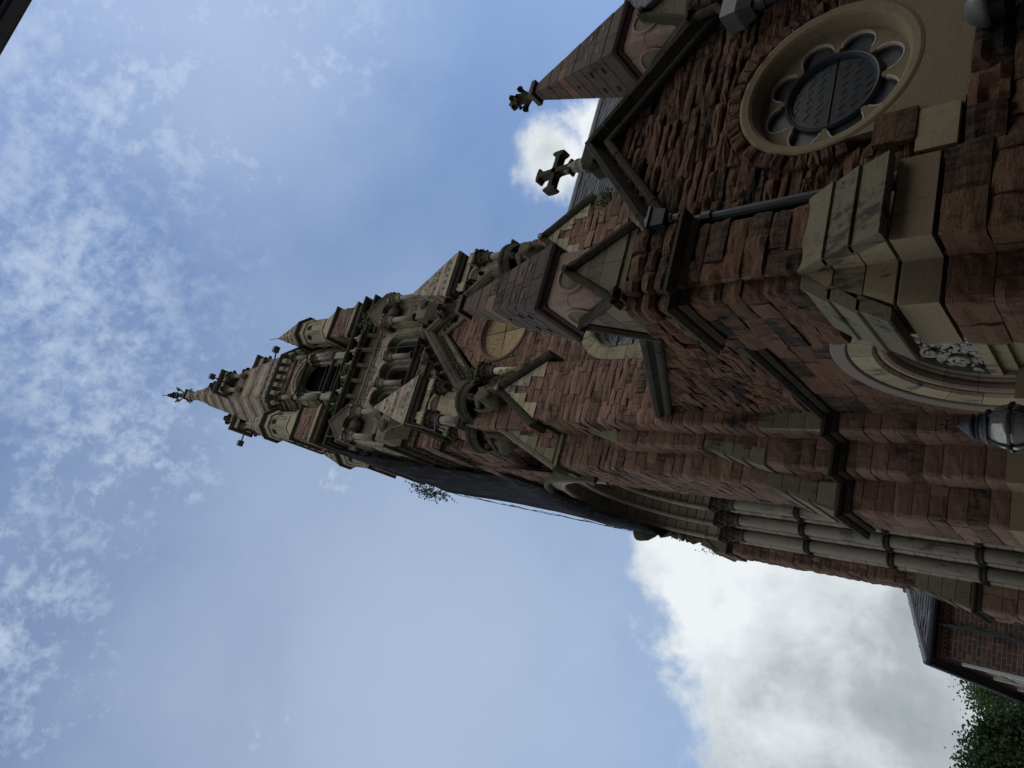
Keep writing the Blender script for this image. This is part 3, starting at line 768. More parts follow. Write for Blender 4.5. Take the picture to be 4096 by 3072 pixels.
def lead(a, b, r=0.0028, o=-0.147):
    tube(ld, [frw(*a, o), frw(*b, o)], r, 4)
for row in range(-3, 4):
    if row == 0: continue
    x_ = row * 0.10; pr = None
    for k in range(-8, 9):
        p = (CX + k * 0.042 + R_.uniform(-0.006, 0.006), CZ + x_ + (0.024 if k % 2 else -0.02) + R_.uniform(-0.006, 0.006))
        if (p[0] - CX) ** 2 + (p[1] - CZ) ** 2 < 0.35 ** 2:
            if pr: lead(pr, p)
            pr = p
        else: pr = None
lead((CX - 0.36, CZ), (CX + 0.36, CZ), 0.009, -0.145)
for k in range(8):
    ph = k * pi / 4 + pi / 8
    for rr2 in (0.11,):
        for j in range(10):
            a, b = ph - 1.5 + 0.3 * j, ph - 1.2 + 0.3 * j
            lead((CX + PA * cos(ph) + rr2 * cos(a), CZ + PA * sin(ph) + rr2 * sin(a)), (CX + PA * cos(ph) + rr2 * cos(b), CZ + PA * sin(ph) + rr2 * sin(b)))
link('leading', ld, 'iron', wdw, kind='stuff')

# doorway on the side wall
fd = FX(3.0)
dA0, dA1 = 0.0, pi
def ringarc(name, prof, mat, n=1, a0=-0.02, a1=pi + 0.02):
    for i in range(n):
        m_ = MB(); g = 0.003 if n > 1 else 0
        arcsweep(m_, fd, DY, DZ, prof, a0 + (a1 - a0) * i / n + g, a0 + (a1 - a0) * (i + 1) / n - g, max(4, 40 // n), tint=R_.random()); link(name, m_, mat, porch)
voussoirs(porch, fd, DY, DZ, 1.345, 1.53, 0, pi, 15, 0.022, 'red', name='voussoir', rough=0.006)
ringarc('hood_mould', [(1.345, -0.1), (1.345, 0.04), (1.33, 0.05), (1.21, 0.045), (1.20, 0.03), (1.20, -0.1)], 'lilac', 1)
ringarc('arch_stone', [(1.195, -0.1), (1.195, 0.012), (1.18, 0.025), (0.975, 0.02), (0.955, -0.01), (0.955, -0.12)], 'cream', 11)
ringarc('arch_roll', [(0.95, -0.16), (0.95, -0.04), (0.935, -0.02), (0.90, -0.02), (0.875, -0.04), (0.87, -0.08), (0.885, -0.11), (0.85, -0.13), (0.85, -0.16)], 'pink', 9)
ringarc('arch_soffit', [(0.88, -0.13), (0.865, -0.13), (0.83, -0.17), (0.83, -0.40), (0.88, -0.40)], 'buff', 9)
for yy, s_ in ((DY, 1), ):
    m_ = MB()
    for sg in (-1, 1):
        for (ra, rb, o0, o1) in ((1.20, 1.34, -0.2, 0.05), (0.96, 1.195, -0.2, 0.02), (0.84, 0.95, -0.3, -0.05)):
            y0, y1 = sorted((DY + sg * ra, DY + sg * rb)); prism(m_, fd, [(y0, 0.0), (y1, 0.0), (y1, 2.7), (y0, 2.7)], o0, o1)
    link('door_jamb', m_, 'cream', porch)
    m_ = MB()
    for sg in (-1, 1):
        y0, y1 = sorted((DY + sg * 0.82, DY + sg * 1.22)); prism(m_, fd, [(y0, 2.86), (y1, 2.86), (y1, 3.0), (y0, 3.0)], -0.45, 0.08)
    link('abacus', m_, 'cream', porch)
    for sg in (-1, 1):
        capital(porch, 2.98, DY + sg * 1.02, 2.42, 2.86, 0.085)
        column(porch, 2.98, DY + sg * 1.02, 0.2, 2.42, 0.08)
# tympanum
ty = MB(); tp_ = [fd(DY + 0.88 * cos(pi * i / 30), 3.12 + 0.80 * sin(pi * i / 30), -0.26) for i in range(31)]; ty.add(tp_, [tuple(range(31))]); 
tym = link('tympanum', ty, 'carve', porch)
ty = MB(); fc = FX(3.25)
def scroll(ca, cb, r, dirn, w=0.028):
    pts = []
    for i in range(15):
        t = i / 14; a = dirn * (t * 4.6) + (0 if dirn > 0 else pi); rr2 = r * (1 - 0.55 * t); pts.append(fc(ca + rr2 * cos(a), cb + rr2 * sin(a), 0.05 + 0.04 * t))
    tube(ty, pts, [w * (1 - 0.3 * i / 14) for i in range(15)], 6)
    for k in range(5):
        a = k * 2 * pi / 5; ball(ty, fc(ca + 0.35 * r * cos(a), cb + 0.35 * r * sin(a), 0.07), 0.22 * r, 5, (0.6, 1, 1))
    for k in range(11):
        a = k * 2 * pi / 11; p = fc(ca + r * 1.12 * cos(a), cb + r * 1.12 * sin(a), 0.03)
        ball(ty, p, 0.26 * r * R_.uniform(0.7, 1.2), 4, (0.6, 1, 1), 0.3)
for sg in (1, -1):
    scroll(DY + sg * 0.46, 3.37, 0.13, sg, 0.022); scroll(DY + sg * 0.26, 3.60, 0.095, -sg, 0.02); scroll(DY + sg * 0.70, 3.27, 0.06, sg, 0.016)
    for k in range(70):
        a = R_.uniform(0.02, 0.98); rr2 = R_.uniform(0.15, 0.75); x_, z_ = rr2 * cos(a * pi / 2), rr2 * sin(a * pi / 2)
        ball(ty, fc(DY + sg * x_, 3.21 + z_ * 0.95, 0.02), R_.uniform(0.018, 0.042), 4, (0.7, R_.uniform(0.5, 2.0), R_.uniform(0.5, 2.0)), 0.4)
for k in range(3): ball(ty, fc(DY, 3.40 + 0.14 * k, 0.05), 0.09 - 0.02 * k, 6, (0.6, 1, 1.2), 0.2)
for k in range(22): 
    a = k * 2 * pi / 11; r2_ = 0.13 + 0.05 * (k % 2); ball(ty, fc(DY + r2_ * cos(a), 3.36 + r2_ * sin(a), 0.06), 0.035, 4, (0.6, 1, 1), 0.3)
link('carved_foliage', ty, 'whitec', tym)
lt = MB(); fl = FX(3.0)
prism(lt, fl, [(DY - 0.90, 3.10), (DY + 0.90, 3.10), (DY + 0.90, 3.20), (DY - 0.90, 3.20)], -0.5, -0.16)
prism(lt, fl, [(DY - 0.89, 2.98), (DY + 0.89, 2.98), (DY + 0.89, 3.10), (DY - 0.89, 3.10)], -0.5, -0.22)
prism(lt, fl, [(DY - 0.88, 2.86), (DY + 0.88, 2.86), (DY + 0.88, 2.98), (DY - 0.88, 2.98)], -0.7, -0.27)
prism(lt, fl, [(DY - 0.87, 2.74), (DY + 0.87, 2.74), (DY + 0.87, 2.86), (DY - 0.87, 2.86)], -0.9, -0.42)
link('lintel', lt, 'cream', porch)
dr = MB(); box(dr, 3.75, 3.8, DY - 1.0, DY + 1.0, 0.02, 2.8); link('door', dr, 'iron', porch)
mb = MB()
box(mb, 3.45, 4.1, DY - 1.35, DY - 1.0, 0, 3.0); box(mb, 3.45, 4.1, DY + 1.0, DY + 1.35, 0, 3.0); link('door_reveal', mb, 'buff', porch)
# raking coping on the door wall
mb = MB(); fdw = FX(3.0)
line_stones(porch, 'coping_stone', 'dark', fdw, [(5.25, copz(5.25)), (8.30, copz(8.30))], [(-0.02, -0.28), (-0.02, 0.05), (0.02, 0.10), (0.045, 0.15), (0.10, 0.16), (0.12, 0.14), (0.12, -0.28)], 0.6)
for i in range(4):
    y0 = 5.3 + i * 0.75; mb = MB(); pts = [fdw(y, copz(y) - 0.075, 0.065) for y in (y0 + 0.01, min(8.28, y0 + 0.74))]; tube(mb, pts, 0.055, 10); link('coping_roll', mb, 'dark', porch)
# porch roof
mb = MB()
for sg in (-1, 1):
    mb.add([(4.72, 4.6, 6.28), (4.72, 9.0, 6.28), (4.72 + sg * 1.5, 9.0, 5.0), (4.72 + sg * 1.5, 4.6, 5.0)], [(0, 1, 2, 3)])
link('porch_roof', mb, 'slate', porch)
# right end pier of the gable
masonry(porch, 'end_pier', PathMap([(6.75, 5.1), (6.75, 4.42), (6.08, 4.42), (6.08, 4.62)]), 0, 5.5, h=(0.19, 0.25), Ln=(0.3, 0.5), bulge=0.04, rough=0.03, mat='red', seed=31, det=1)

# ---- pinnacles
def pinnacle(cx, cy, label):
    t = thing('roof_pinnacle', label, 'pinnacle', (cx, cy, 5.5), 'square stone pinnacles of the gabled bay')
    BUD[t.name] = 90
    h = 0.31
    mb = MB(); box(mb, cx - h + 0.02, cx + h - 0.02, cy - h + 0.02, cy + h - 0.02, 5.48, 6.42); body = link('drum', mb, 'mortar', t)
    # ashlar blocks on four faces
    pm = PathMap([(cx + h, cy + h), (cx + h, cy - h), (cx - h, cy - h), (cx - h, cy + h), (cx + h, cy + h)])
    masonry(body, 'drum_ashlar', pm, 5.5, 6.42, h=(0.28, 0.33), Ln=(0.45, 0.6), bulge=0.006, rough=0.004, mat='pink', seed=int(cx * 10), det=0, gap=0.002, core=False, cdepth=0.02)
    for fr in (FY(cy - h - 0.008), FX(cx - h - 0.008)):
        c = cx if fr is not None and abs(fr(0, 0, 1).y - fr(0, 0, 0).y) > 0.5 else cy
        m_ = MB(); arcsweep(m_, fr, c, 6.12, [(0.21, 0.0), (0.205, 0.018), (0.18, 0.022), (0.165, 0.006), (0.165, -0.015), (0.21, -0.015)], 0, 2 * pi, 28); link('roundel_rim', m_, 'pink', t)
        m_ = MB(); m_.add([fr(c + 0.17 * cos(2 * pi * i / 28), 6.12 + 0.17 * sin(2 * pi * i / 28), 0.004) for i in range(28)], [tuple(range(28))]); link('roundel', m_, 'grey', t)
        # gablet
        off = 0.07
        for (a_, b_, xs) in ((5.48, 5.70, (-1, 0.1, 1)), (5.70, 5.88, (-1, 1)), (5.88, 6.06, (-1, 1))):
            wa, wb = 0.33 * (6.06 - a_) / 0.58, 0.33 * (6.06 - b_) / 0.58
            for x0, x1 in zip(xs[:-1], xs[1:]):
                m_ = MB(); pp = [(c + x0 * wa + 0.003, a_ + 0.003), (c + x1 * wa - 0.003, a_ + 0.003), (c + (x1 if abs(x1) == 1 else x1 * wa / wb) * wb - 0.003, b_ - 0.003), (c + (x0 if abs(x0) == 1 else x0 * wa / wb) * wb + 0.003, b_ - 0.003)]
                prism(m_, fr, pp, -0.05, off + R_.uniform(0, 0.004), R_.random()); link('gablet_stone', m_, 'grey', t)
        m_ = MB(); linesweep(m_, fr, [(c - 0.385, 5.43), (c, 6.09), (c + 0.385, 5.43)], [(-0.01, -0.05), (-0.01, off + 0.02), (0.02, off + 0.055), (0.055, off + 0.055), (0.06, -0.05)]); link('gablet_coping', m_, 'dark', t)
        m_ = MB(); tube(m_, [fr(c, 6.12, -0.02), fr(c, 6.12, off + 0.10)], 0.035, 6); link('gablet_boss', m_, 'dark', t)
    m_ = MB(); box(m_, cx - 0.37, cx + 0.37, cy - 0.37, cy + 0.37, 5.40, 5.49); link('plinth', m_, 'grey', t)
    sq = lambda r: [(cx + r, cy + r), (cx + r, cy - r), (cx - r, cy - r), (cx - r, cy + r)]
    m_ = MB(); sweep(m_, sq(0.31), [(-0.2, 6.40), (0.02, 6.40), (0.035, 6.43), (0.07, 6.44), (0.09, 6.47), (0.09, 6.50), (-0.2, 6.52)], closed=True); link('cornice', m_, 'black' if False else 'cap', t)
    # pyramid in courses
    z = 6.50; k = 0; zt = 8.12; W0 = 0.385; W1 = 0.075
    while z < zt - 0.05:
        hh = R_.uniform(0.15, 0.24); z2 = min(zt, z + hh)
        wa = W0 + (W1 - W0) * (z - 6.5) / (zt - 6.5); wb = W0 + (W1 - W0) * (z2 - 6.5) / (zt - 6.5)
        j = R_.uniform(0, 0.006); m_ = MB(); tn = R_.random()
        splits = [(-1, 1)] if wa < 0.2 else [(-1, R_.uniform(-0.3, 0.3)), None]
        if splits[-1] is None: splits[-1] = (splits[0][1], 1)
        for sa, sb in splits:
            ga = 0.004
            lo = [(cx + sa * wa + ga, cy - wa - j, z + 0.005), (cx + sb * wa - ga, cy - wa - j, z + 0.005), (cx + sb * wa - ga, cy + wa + j, z + 0.005), (cx + sa * wa + ga, cy + wa + j, z + 0.005)]
            hi = [(cx + sa * wb + ga, cy - wb - j, z2 - 0.004), (cx + sb * wb - ga, cy - wb - j, z2 - 0.004), (cx + sb * wb - ga, cy + wb + j, z2 - 0.004), (cx + sa * wb + ga, cy + wb + j, z2 - 0.004)]
            loft(m_, [lo, hi], tint=R_.random())
        link('cap_course', m_, 'cap' if k != 5 else 'redt', t)
        if k in (1, 2, 4):          # small dark pierced holes
            m_ = MB(); zm = (z + z2) / 2; wm = (wa + wb) / 2
            for sx in ((-0.5, 0.5) if k < 4 else (0,)):
                for fr, c in ((FY(cy - wm - 0.008), cx), (FX(cx - wm - 0.008), cy)):
                    prism(m_, fr, [(c + sx * wm + (0.045 if k != 4 else 0.02) * cos(pi * i / 6), zm - 0.01 + 0.032 * sin(pi * i / 6)) for i in range(7)], -0.02, 0.006)
            link('pierced_hole', m_, 'iron', t)
        z = z2; k += 1
    m_ = MB(); box(m_, cx - 0.12, cx + 0.12, cy - 0.12, cy + 0.12, 8.12, 8.19); lathe(m_, (cx, cy, 8.19), [(0.07, 0), (0.055, 0.12), (0.075, 0.2), (0.05, 0.32), (0.07, 0.42), (0.015, 0.52)], 8)
    for kk in range(4):
        a = kk * pi / 2 + pi / 4; leafcurl(m_, (cx + 0.03 * cos(a), cy + 0.03 * sin(a), 8.36), (cos(a), sin(a), 0), 0.17); leafcurl(m_, (cx + 0.03 * cos(a + 0.8), cy + 0.03 * sin(a + 0.8), 8.53), (cos(a + 0.8), sin(a + 0.8), 0), 0.12)
    link('finial', m_, 'carve', t)
    return t
pinnacle(3.02, 4.76, 'square stone pinnacle with round panels on the corner pier left of the gable cross')
pinnacle(6.36, 4.83, 'square stone pinnacle standing right of the gable cross behind the coping')
m_ = MB(); box(m_, 6.0, 6.7, 4.5, 5.2, 5.3, 5.45); link('pier_cap', m_, 'dark', porch)

# =================================================================== TOWER
tower = thing('church_tower', 'tall red sandstone church tower with stepped corner buttresses, lancet openings and a big side archway', 'church tower', (4.9, 12.0, 0))
BUD[tower.name] = 300
TX, TY = 4.75, 12.4
T1 = PathMap([(3.0, 8.28), (2.77, 8.28), (2.77, 8.67), (2.39, 8.67), (2.39, 9.035), (1.96, 9.035), (1.96, 9.95), (2.4, 9.95)])
masonry(tower, 'buttress_base', T1, 3.24, 4.92, h=(0.17, 0.21), Ln=(0.30, 0.52), bulge=0.013, rough=0.007, mat='redt', seed=41, det=2, nfreq=9, gap=0.004, cdepth=0.006)
mb = MB(); sweep(mb, [(3.0, 8.28), (2.77, 8.28), (2.77, 8.67), (2.39, 8.67), (2.39, 9.035), (1.96, 9.035), (1.96, 9.95), (2.4, 9.95)], [(-0.3, 0), (0.012, 0), (0.012, 3.235), (-0.3, 3.235)]); link('rendered_plinth', mb, 'plaster', tower)
string(tower, [(3.0, 8.28), (2.77, 8.28), (2.77, 8.67), (2.39, 8.67), (2.39, 9.035), (1.96, 9.035), (1.96, 9.95), (2.35, 9.95)], 4.88, 1.3)
T2a = PathMap([(3.0, 8.28), (2.77, 8.28), (2.77, 8.67), (2.39, 8.67), (2.39, 9.035), (2.19, 9.035), (2.19, 10.24), (2.45, 10.24)])
masonry(tower, 'buttress_lower', T2a, 5.08, 5.93, h=(0.17, 0.21), Ln=(0.28, 0.46), bulge=0.014, rough=0.009, mat='redt', seed=42, det=2, gap=0.004, cdepth=0.006)
T2b = PathMap([(3.0, 8.28), (2.77, 8.28), (2.77, 8.67), (2.54, 8.67), (2.54, 9.035), (2.19, 9.035), (2.19, 10.24), (2.45, 10.24)])
masonry(tower, 'buttress_middle', T2b, 5.93, 8.5, h=(0.15, 0.20), Ln=(0.26, 0.46), bulge=0.014, rough=0.010, mat='redt', seed=43, det=1, nfreq=9, gap=0.004, cdepth=0.007)
T3 = PathMap([(3.86, 8.28), (2.77, 8.28), (2.77, 9.035), (2.19, 9.035), (2.19, 10.24), (2.45, 10.24)])
def t3span(z):
    if z < 8.45: return [(0, 1.09)]
    return [(0, T3.L)]
masonry(tower, 'buttress_face', T3, 7.3, 10.06, h=(0.115, 0.16), Ln=(0.26, 0.55), bulge=0.014, rough=0.015, gap=0.004, cdepth=0.008, mat='redt', spans=lambda z: [(0, 1.085)] if z < 8.46 else [(0, T3.L)], seed=44, det=1, nfreq=8)
# weatherings on the buttresses
slabs(tower, (2.35, 5.93), (2.56, 6.86), 8.655, 9.03, 'x', 3, mat='grey')
wedge(tower, FY(8.665), None, [(5.93, 6.16, 2.38, 2.60, 2.43, 2.62), (6.16, 6.40, 2.43, 2.62, 2.475, 2.64), (6.40, 6.62, 2.475, 2.64, 2.515, 2.66), (6.62, 6.84, 2.515, 2.66, 2.54, 2.68)], 0.015, 'grey')
slabs(tower, (1.93, 5.09), (2.20, 6.06), 9.03, 10.1, 'x', 3, mat='grey')
wedge(tower, FY(9.03), None, [(5.08, 5.32, 1.96, 2.30, 2.02, 2.30), (5.32, 5.56, 2.02, 2.30, 2.09, 2.32), (5.56, 5.80, 2.09, 2.32, 2.14, 2.35), (5.80, 6.03, 2.14, 2.35, 2.19, 2.36)], 0.02, 'grey')
for k, (z0, z1) in enumerate(((5.07, 5.28), (5.28, 5.5), (5.5, 5.7), (5.7, 5.9))):
    m_ = MB(); box(m_, 2.755 - 0.0, 3.0, 8.25 - 0.008 * (3 - k), 8.34, z0 + 0.005, z1 - 0.005, R_.random()); link('stone', m_, 'grey', tower)
m_ = MB(); fr = FY(8.67)
loft(m_, [[(2.54, 8.66, 8.38), (2.56, 8.64, 8.42), (2.77, 8.64, 8.50), (2.77, 9.03, 8.45), (2.54, 9.03, 8.42)], [(2.60, 8.70, 8.6), (2.60, 8.70, 8.6), (2.77, 8.70, 8.7), (2.77, 9.03, 8.65), (2.60, 9.03, 8.6)], [(2.765, 8.84, 9.25), (2.765, 8.84, 9.25), (2.78, 8.84, 9.27), (2.78, 9.03, 9.22), (2.765, 9.03, 9.22)]]); link('corbel_stone', m_, 'grey', tower)

# first buttress gable
def gablet(cx, hw, y, z0, za, owner, q='cream'):
    fr = FY(y); gm_ = PathMap([(cx + hw, y), (cx - hw, y)])
    def sp_(z):
        w = hw * (za - z) / (za - z0)
        return [(hw - w, hw + w)] if w > 0.03 else []
    masonry(owner, 'gablet_wall', gm_, z0, za, h=(0.15, 0.19), Ln=(0.22, 0.4), bulge=0.018, rough=0.012, mat='redt', spans=sp_, seed=int(cx * 10), det=0)
    n = 6
    for sg in (-1, 1):
        for k in range(n):
            a, b = z0 + (za - z0) * k / n, z0 + (za - z0) * (k + 1) / n
            wa, wb = hw * (za - a) / (za - z0), hw * (za - b) / (za - z0); ins = 0.20 if k % 2 else 0.30
            xa, xb, xi = cx + sg * wa, cx + sg * wb, cx + sg * max(0, wa - ins)
            pl_ = [(xi, a + 0.005), (xa, a + 0.005), (xb, b - 0.005), (cx + sg * max(0, wa - ins) if wb > wa - ins else xb, b - 0.005)]
            if sg > 0: pass
            m_ = MB(); prism(m_, fr, pl_, -0.05, 0.034, R_.random()); link('quoin', m_, q, owner)
    line_stones(owner, 'coping_stone', 'dark', fr, [(cx - hw - 0.10, z0 - 0.09), (cx, za + 0.02), (cx + hw + 0.10, z0 - 0.09)], [(-0.01, -0.3), (-0.01, 0.06), (0.03, 0.11), (0.09, 0.13), (0.10, 0.10), (0.10, -0.3)], 0.4)
    m_ = MB(); tube(m_, [fr(cx, za + 0.09, -0.1), fr(cx, za + 0.09, 0.17)], 0.055, 8); link('gablet_boss', m_, 'creamg', owner)
gablet(3.32, 0.55, 8.28, 10.06, 11.02, tower)
m_ = MB()   # saddle roof behind it in stone courses
for k in range(5):
    for sg in (-1, 1):
        a0, a1 = k / 5, (k + 1) / 5
        x0, x1 = 3.32 + sg * 0.60 * (1 - a0), 3.32 + sg * 0.60 * (1 - a1); z0, z1 = 10.04 + 1.02 * a0, 10.04 + 1.02 * a1
        q = 0.006
        m_.add([(x0, 8.34, z0 + q), (x0, 9.0, z0 + q), (x1, 9.0, z1 - q), (x1, 8.34, z1 - q), (x0 - sg * 0.08, 8.34, z0), (x0 - sg * 0.08, 9.0, z0), (x1 - sg * 0.08, 9.0, z1), (x1 - sg * 0.08, 8.34, z1)], [(0, 1, 2, 3), (4, 5, 1, 0), (7, 4, 0, 3), (3, 2, 6, 7)], R_.random())
link('saddle_roof', m_, 'creamg', tower, kind='stuff')
# second buttress half gable (Y = 9.035)
hm = PathMap([(2.80, 9.035), (2.19, 9.035)])
masonry(tower, 'half_gable', hm, 10.06, 11.5, h=(0.15, 0.19), Ln=(0.2, 0.35), bulge=0.018, rough=0.012, mat='redt', spans=lambda z: [(0, max(0.05, 0.61 * (11.6 - z) / 1.5))], seed=51, det=0)
fr = FY(9.035)
for k in range(6):
    a, b = 10.06 + 1.5 * k / 6, 10.06 + 1.5 * (k + 1) / 6
    xa, xb = 2.19 + 0.6 * k / 6, 2.19 + 0.6 * (k + 1) / 6; ins = 0.18 if k % 2 else 0.27
    m_ = MB(); prism(m_, fr, [(xa, a + 0.005), (min(2.79, xa + ins), a + 0.005), (min(2.80, xa + ins), b - 0.005), (xb, b - 0.005)], -0.06, 0.032, R_.random()); link('quoin', m_, 'grey' if k < 3 else 'creamg', tower)
m_ = MB(); linesweep(m_, FY(9.035), [(2.12, 9.93), (2.80, 11.62)], [(-0.01, -0.35), (-0.01, 0.06), (0.05, 0.09), (0.08, 0.07), (0.08, -0.35)]); link('half_gable_coping', m_, 'grey', tower)
m_ = MB(); prism(m_, FX(2.14), [(8.98, 9.92), (10.2, 9.92), (10.2, 10.0), (8.98, 10.0)], -0.6, 0.02); link('weathering_slab', m_, 'grey', tower)
masonry(tower, 'upper_side_wall', PathMap([(2.80, 9.2), (2.62, 9.3), (2.62, 10.4)]), 10.0, 13.2, h=(0.15, 0.19), Ln=(0.25, 0.4), bulge=0.02, rough=0.012, mat='redt', seed=52, det=0)
string(tower, [(2.77, 8.28), (2.77, 9.035), (2.19, 9.035), (2.19, 9.9)], 9.96, 0.6)
# window bay
BY = 8.95
bm = PathMap([(6.15, BY), (3.86, BY)])
WX = 4.98
def bspan(z):
    o = [(0.0, bm.L)]
    if z > 12.6:
        w = max(0.0, 1.145 * (14.2 - z) / 1.6)
        if w < 0.03: return []
        o = [(bm.L / 2 - w, bm.L / 2 + w)]
    r = 0.83
    if 7.9 < z <= 9.32: o = subtract(o, 6.15 - WX - r, 6.15 - WX + r)
    elif 9.32 < z < 9.32 + r:
        w = sqrt(r * r - (z - 9.32) ** 2); o = subtract(o, 6.15 - WX - w, 6.15 - WX + w)
    r = 0.74
    if abs(z - 12.35) < r:
        w = sqrt(r * r - (z - 12.35) ** 2); o = subtract(o, 6.15 - WX - w, 6.15 - WX + w)
    return o
masonry(tower, 'bay_wall', bm, 6.5, 14.1, h=(0.125, 0.17), Ln=(0.25, 0.5), bulge=0.012, rough=0.011, mat='redt', spans=bspan, seed=46, det=1, nfreq=9, gap=0.004, cdepth=0.007)
fb = FY(BY)
voussoirs(tower, fb, WX, 9.32, 0.56, 0.82, 0, pi, 9, 0.03, 'cream', name='window_voussoir')
for sg in (-1, 1):
    for k in range(7):
        a = 7.9 + 1.42 * k / 7; b = 7.9 + 1.42 * (k + 1) / 7
        x0, x1 = sorted((WX + sg * 0.56, WX + sg * 0.82)); m_ = MB(); prism(m_, fb, [(x0, a + 0.004), (x1, a + 0.004), (x1, b - 0.004), (x0, b - 0.004)], -0.3, 0.03 + R_.uniform(0, 0.01), R_.random()); link('window_jamb_stone', m_, 'cream', tower)
m_ = MB(); arcsweep(m_, fb, WX, 9.32, [(0.56, 0.02), (0.53, 0.0), (0.52, -0.16), (0.44, -0.20), (0.43, -0.30), (0.56, -0.30)], 0, pi, 24)
for sg in (-1, 1):
    x0, x1 = sorted((WX + sg * 0.43, WX + sg * 0.56)); prism(m_, fb, [(x0, 7.9), (x1, 7.9), (x1, 9.32), (x0, 9.32)], -0.30, -0.17)
link('window_reveal', m_, 'creamg', tower)
m_ = MB(); prism(m_, fb, [(WX - 0.85, 7.78), (WX + 0.85, 7.78), (WX + 0.85, 7.9), (WX - 0.85, 7.9)], -0.3, 0.06); link('sill', m_, 'grey', tower)
m_ = MB(); pts = [fb(WX - 0.44, 7.9, -0.25), fb(WX + 0.44, 7.9, -0.25)] + [fb(WX + 0.44 * cos(pi * i / 16), 9.32 + 0.44 * sin(pi * i / 16), -0.25) for i in range(17)]
m_.add(pts, [tuple(range(len(pts)))]); win = link('window_glass', m_, 'glassl', tower)
ld = MB()
def lw(a, b, r=0.006, o=-0.24): tube(ld, [fb(*a, o), fb(*b, o)], r, 4)
for x_ in (-0.15, 0.15): lw((WX + x_, 7.9), (WX + x_, 9.68), 0.011)
for z_ in (8.25, 8.65, 9.05, 9.40): lw((WX - 0.43, z_), (WX + 0.43, z_), 0.011)
for k in range(-3, 12):
    for sg in (-1, 1):
        z_ = 7.9 + k * 0.13; a = (WX - 0.43 * sg, z_); b = (WX + 0.43 * sg, z_ + 0.52)
        if z_ >= 7.9 and z_ + 0.52 < 9.4: lw(a, b, 0.0035)
for cxx in (-0.21, 0.21):
    for r_ in (0.06, 0.12):
        arcsweep(ld, fb, WX + cxx, 9.42, [(r_, -0.235), (r_ + 0.008, -0.235), (r_ + 0.008, -0.245), (r_, -0.245)], 0, 2 * pi, 14)
link('leading', ld, 'iron', win, kind='stuff')
# yellow roundel
m_ = MB(); arcsweep(m_, fb, WX, 12.35, [(0.74, 0.0), (0.735, 0.035), (0.70, 0.045), (0.665, 0.03), (0.65, -0.02), (0.62, -0.05), (0.61, -0.12), (0.74, -0.12)], 0, 2 * pi, 40); link('roundel_rim', m_, 'redt', tower)
for k in range(4):
    a0 = k * pi / 2 + 0.12; m_ = MB(); m_.add([fb(WX + 0.02 * cos(a0 + pi / 4), 12.35 + 0.02 * sin(a0 + pi / 4), -0.06)] + [fb(WX + 0.63 * cos(a0 + 0.01 + (pi / 2 - 0.02) * i / 10), 12.35 + 0.63 * sin(a0 + 0.01 + (pi / 2 - 0.02) * i / 10), -0.065) for i in range(11)], [tuple(range(12))], R_.random()); link('roundel_stone', m_, 'yellow', tower)
m_ = MB(); m_.add([fb(WX + 0.65 * cos(2 * pi * i / 24), 12.35 + 0.65 * sin(2 * pi * i / 24), -0.08) for i in range(24)], [tuple(range(24))]); link('roundel_back', m_, 'dark', tower)
# carved gable hood over the bay
HP = [(WX - 1.12, 12.45), (WX - 1.12, 12.9), (WX, 14.28), (WX + 1.12, 12.9), (WX + 1.12, 12.45)]
m_ = MB(); linesweep(m_, fb, HP, [(-0.02, -0.1), (-0.02, 0.06), (0.05, 0.12), (0.15, 0.16), (0.15, -0.1)]); link('hood_soffit', m_, 'creamg', tower)
line_stones(tower, 'hood_stone', 'carve', fb, HP, [(0.14, -0.1), (0.14, 0.24), (0.18, 0.30), (0.22, 0.30), (0.25, 0.33), (0.33, 0.33), (0.35, 0.30), (0.35, -0.1)], 0.5)
m_ = MB()
for (a, b) in zip(HP[:-1], HP[1:]):
    L = math.dist(a, b); k = max(2, int(L / 0.105)); d = ((b[0] - a[0]) / L, (b[1] - a[1]) / L); nrm = (-d[1], d[0])
    for j in range(k):
        t = (j + 0.5) / k; ball(m_, fb(a[0] + (b[0] - a[0]) * t + nrm[0] * 0.09, a[1] + (b[1] - a[1]) * t + nrm[1] * 0.09, 0.15), 0.05, 5, (1, 1, 1), 0.35)
link('hood_carving', m_, 'carve', tower, kind='stuff')
for sg in (-1, 1):
    capital(tower, WX + sg * 1.02, BY - 0.14, 12.08, 12.52, 0.085)
    column(tower, WX + sg * 1.02, BY - 0.14, 11.32, 12.1, 0.075, 'creamshaft', base=False)
    m_ = MB(); box(m_, WX + sg * 1.02 - 0.12, WX + sg * 1.02 + 0.12, BY - 0.27, BY, 11.14, 11.34); link('corbel_block', m_, 'redt', tower)
    for k in range(5):
        q = 0.12 * (1 - k / 5) + 0.01; m_ = MB(); lathe(m_, (WX + sg * 1.02, BY - 0.02, 11.14 - 0.13 * (k + 1)), [(q * 0.75, 0), (q * 1.1, 0.06), (q * 1.15, 0.125)], 10); link('corbel', m_, 'redt', tower)
m_ = MB()
for k in range(6):      # crockets on the hood back
    for sg in (-1, 1):
        t = (k + 0.6) / 6; x_, z_ = WX + sg * 1.35 * t, 14.75 - 1.66 * t
        leafcurl(m_, fb(x_, z_ + 0.12, 0.15), (sg * 0.8, -0.3, 0), 0.26)
link('crocket', m_, 'dark', tower, kind='stuff')
m_ = MB(); ball(m_, (WX, 8.75, 14.9), 0.14, 6, (1, 1, 1), 0.3); link('hood_apex', m_, 'carve', tower)
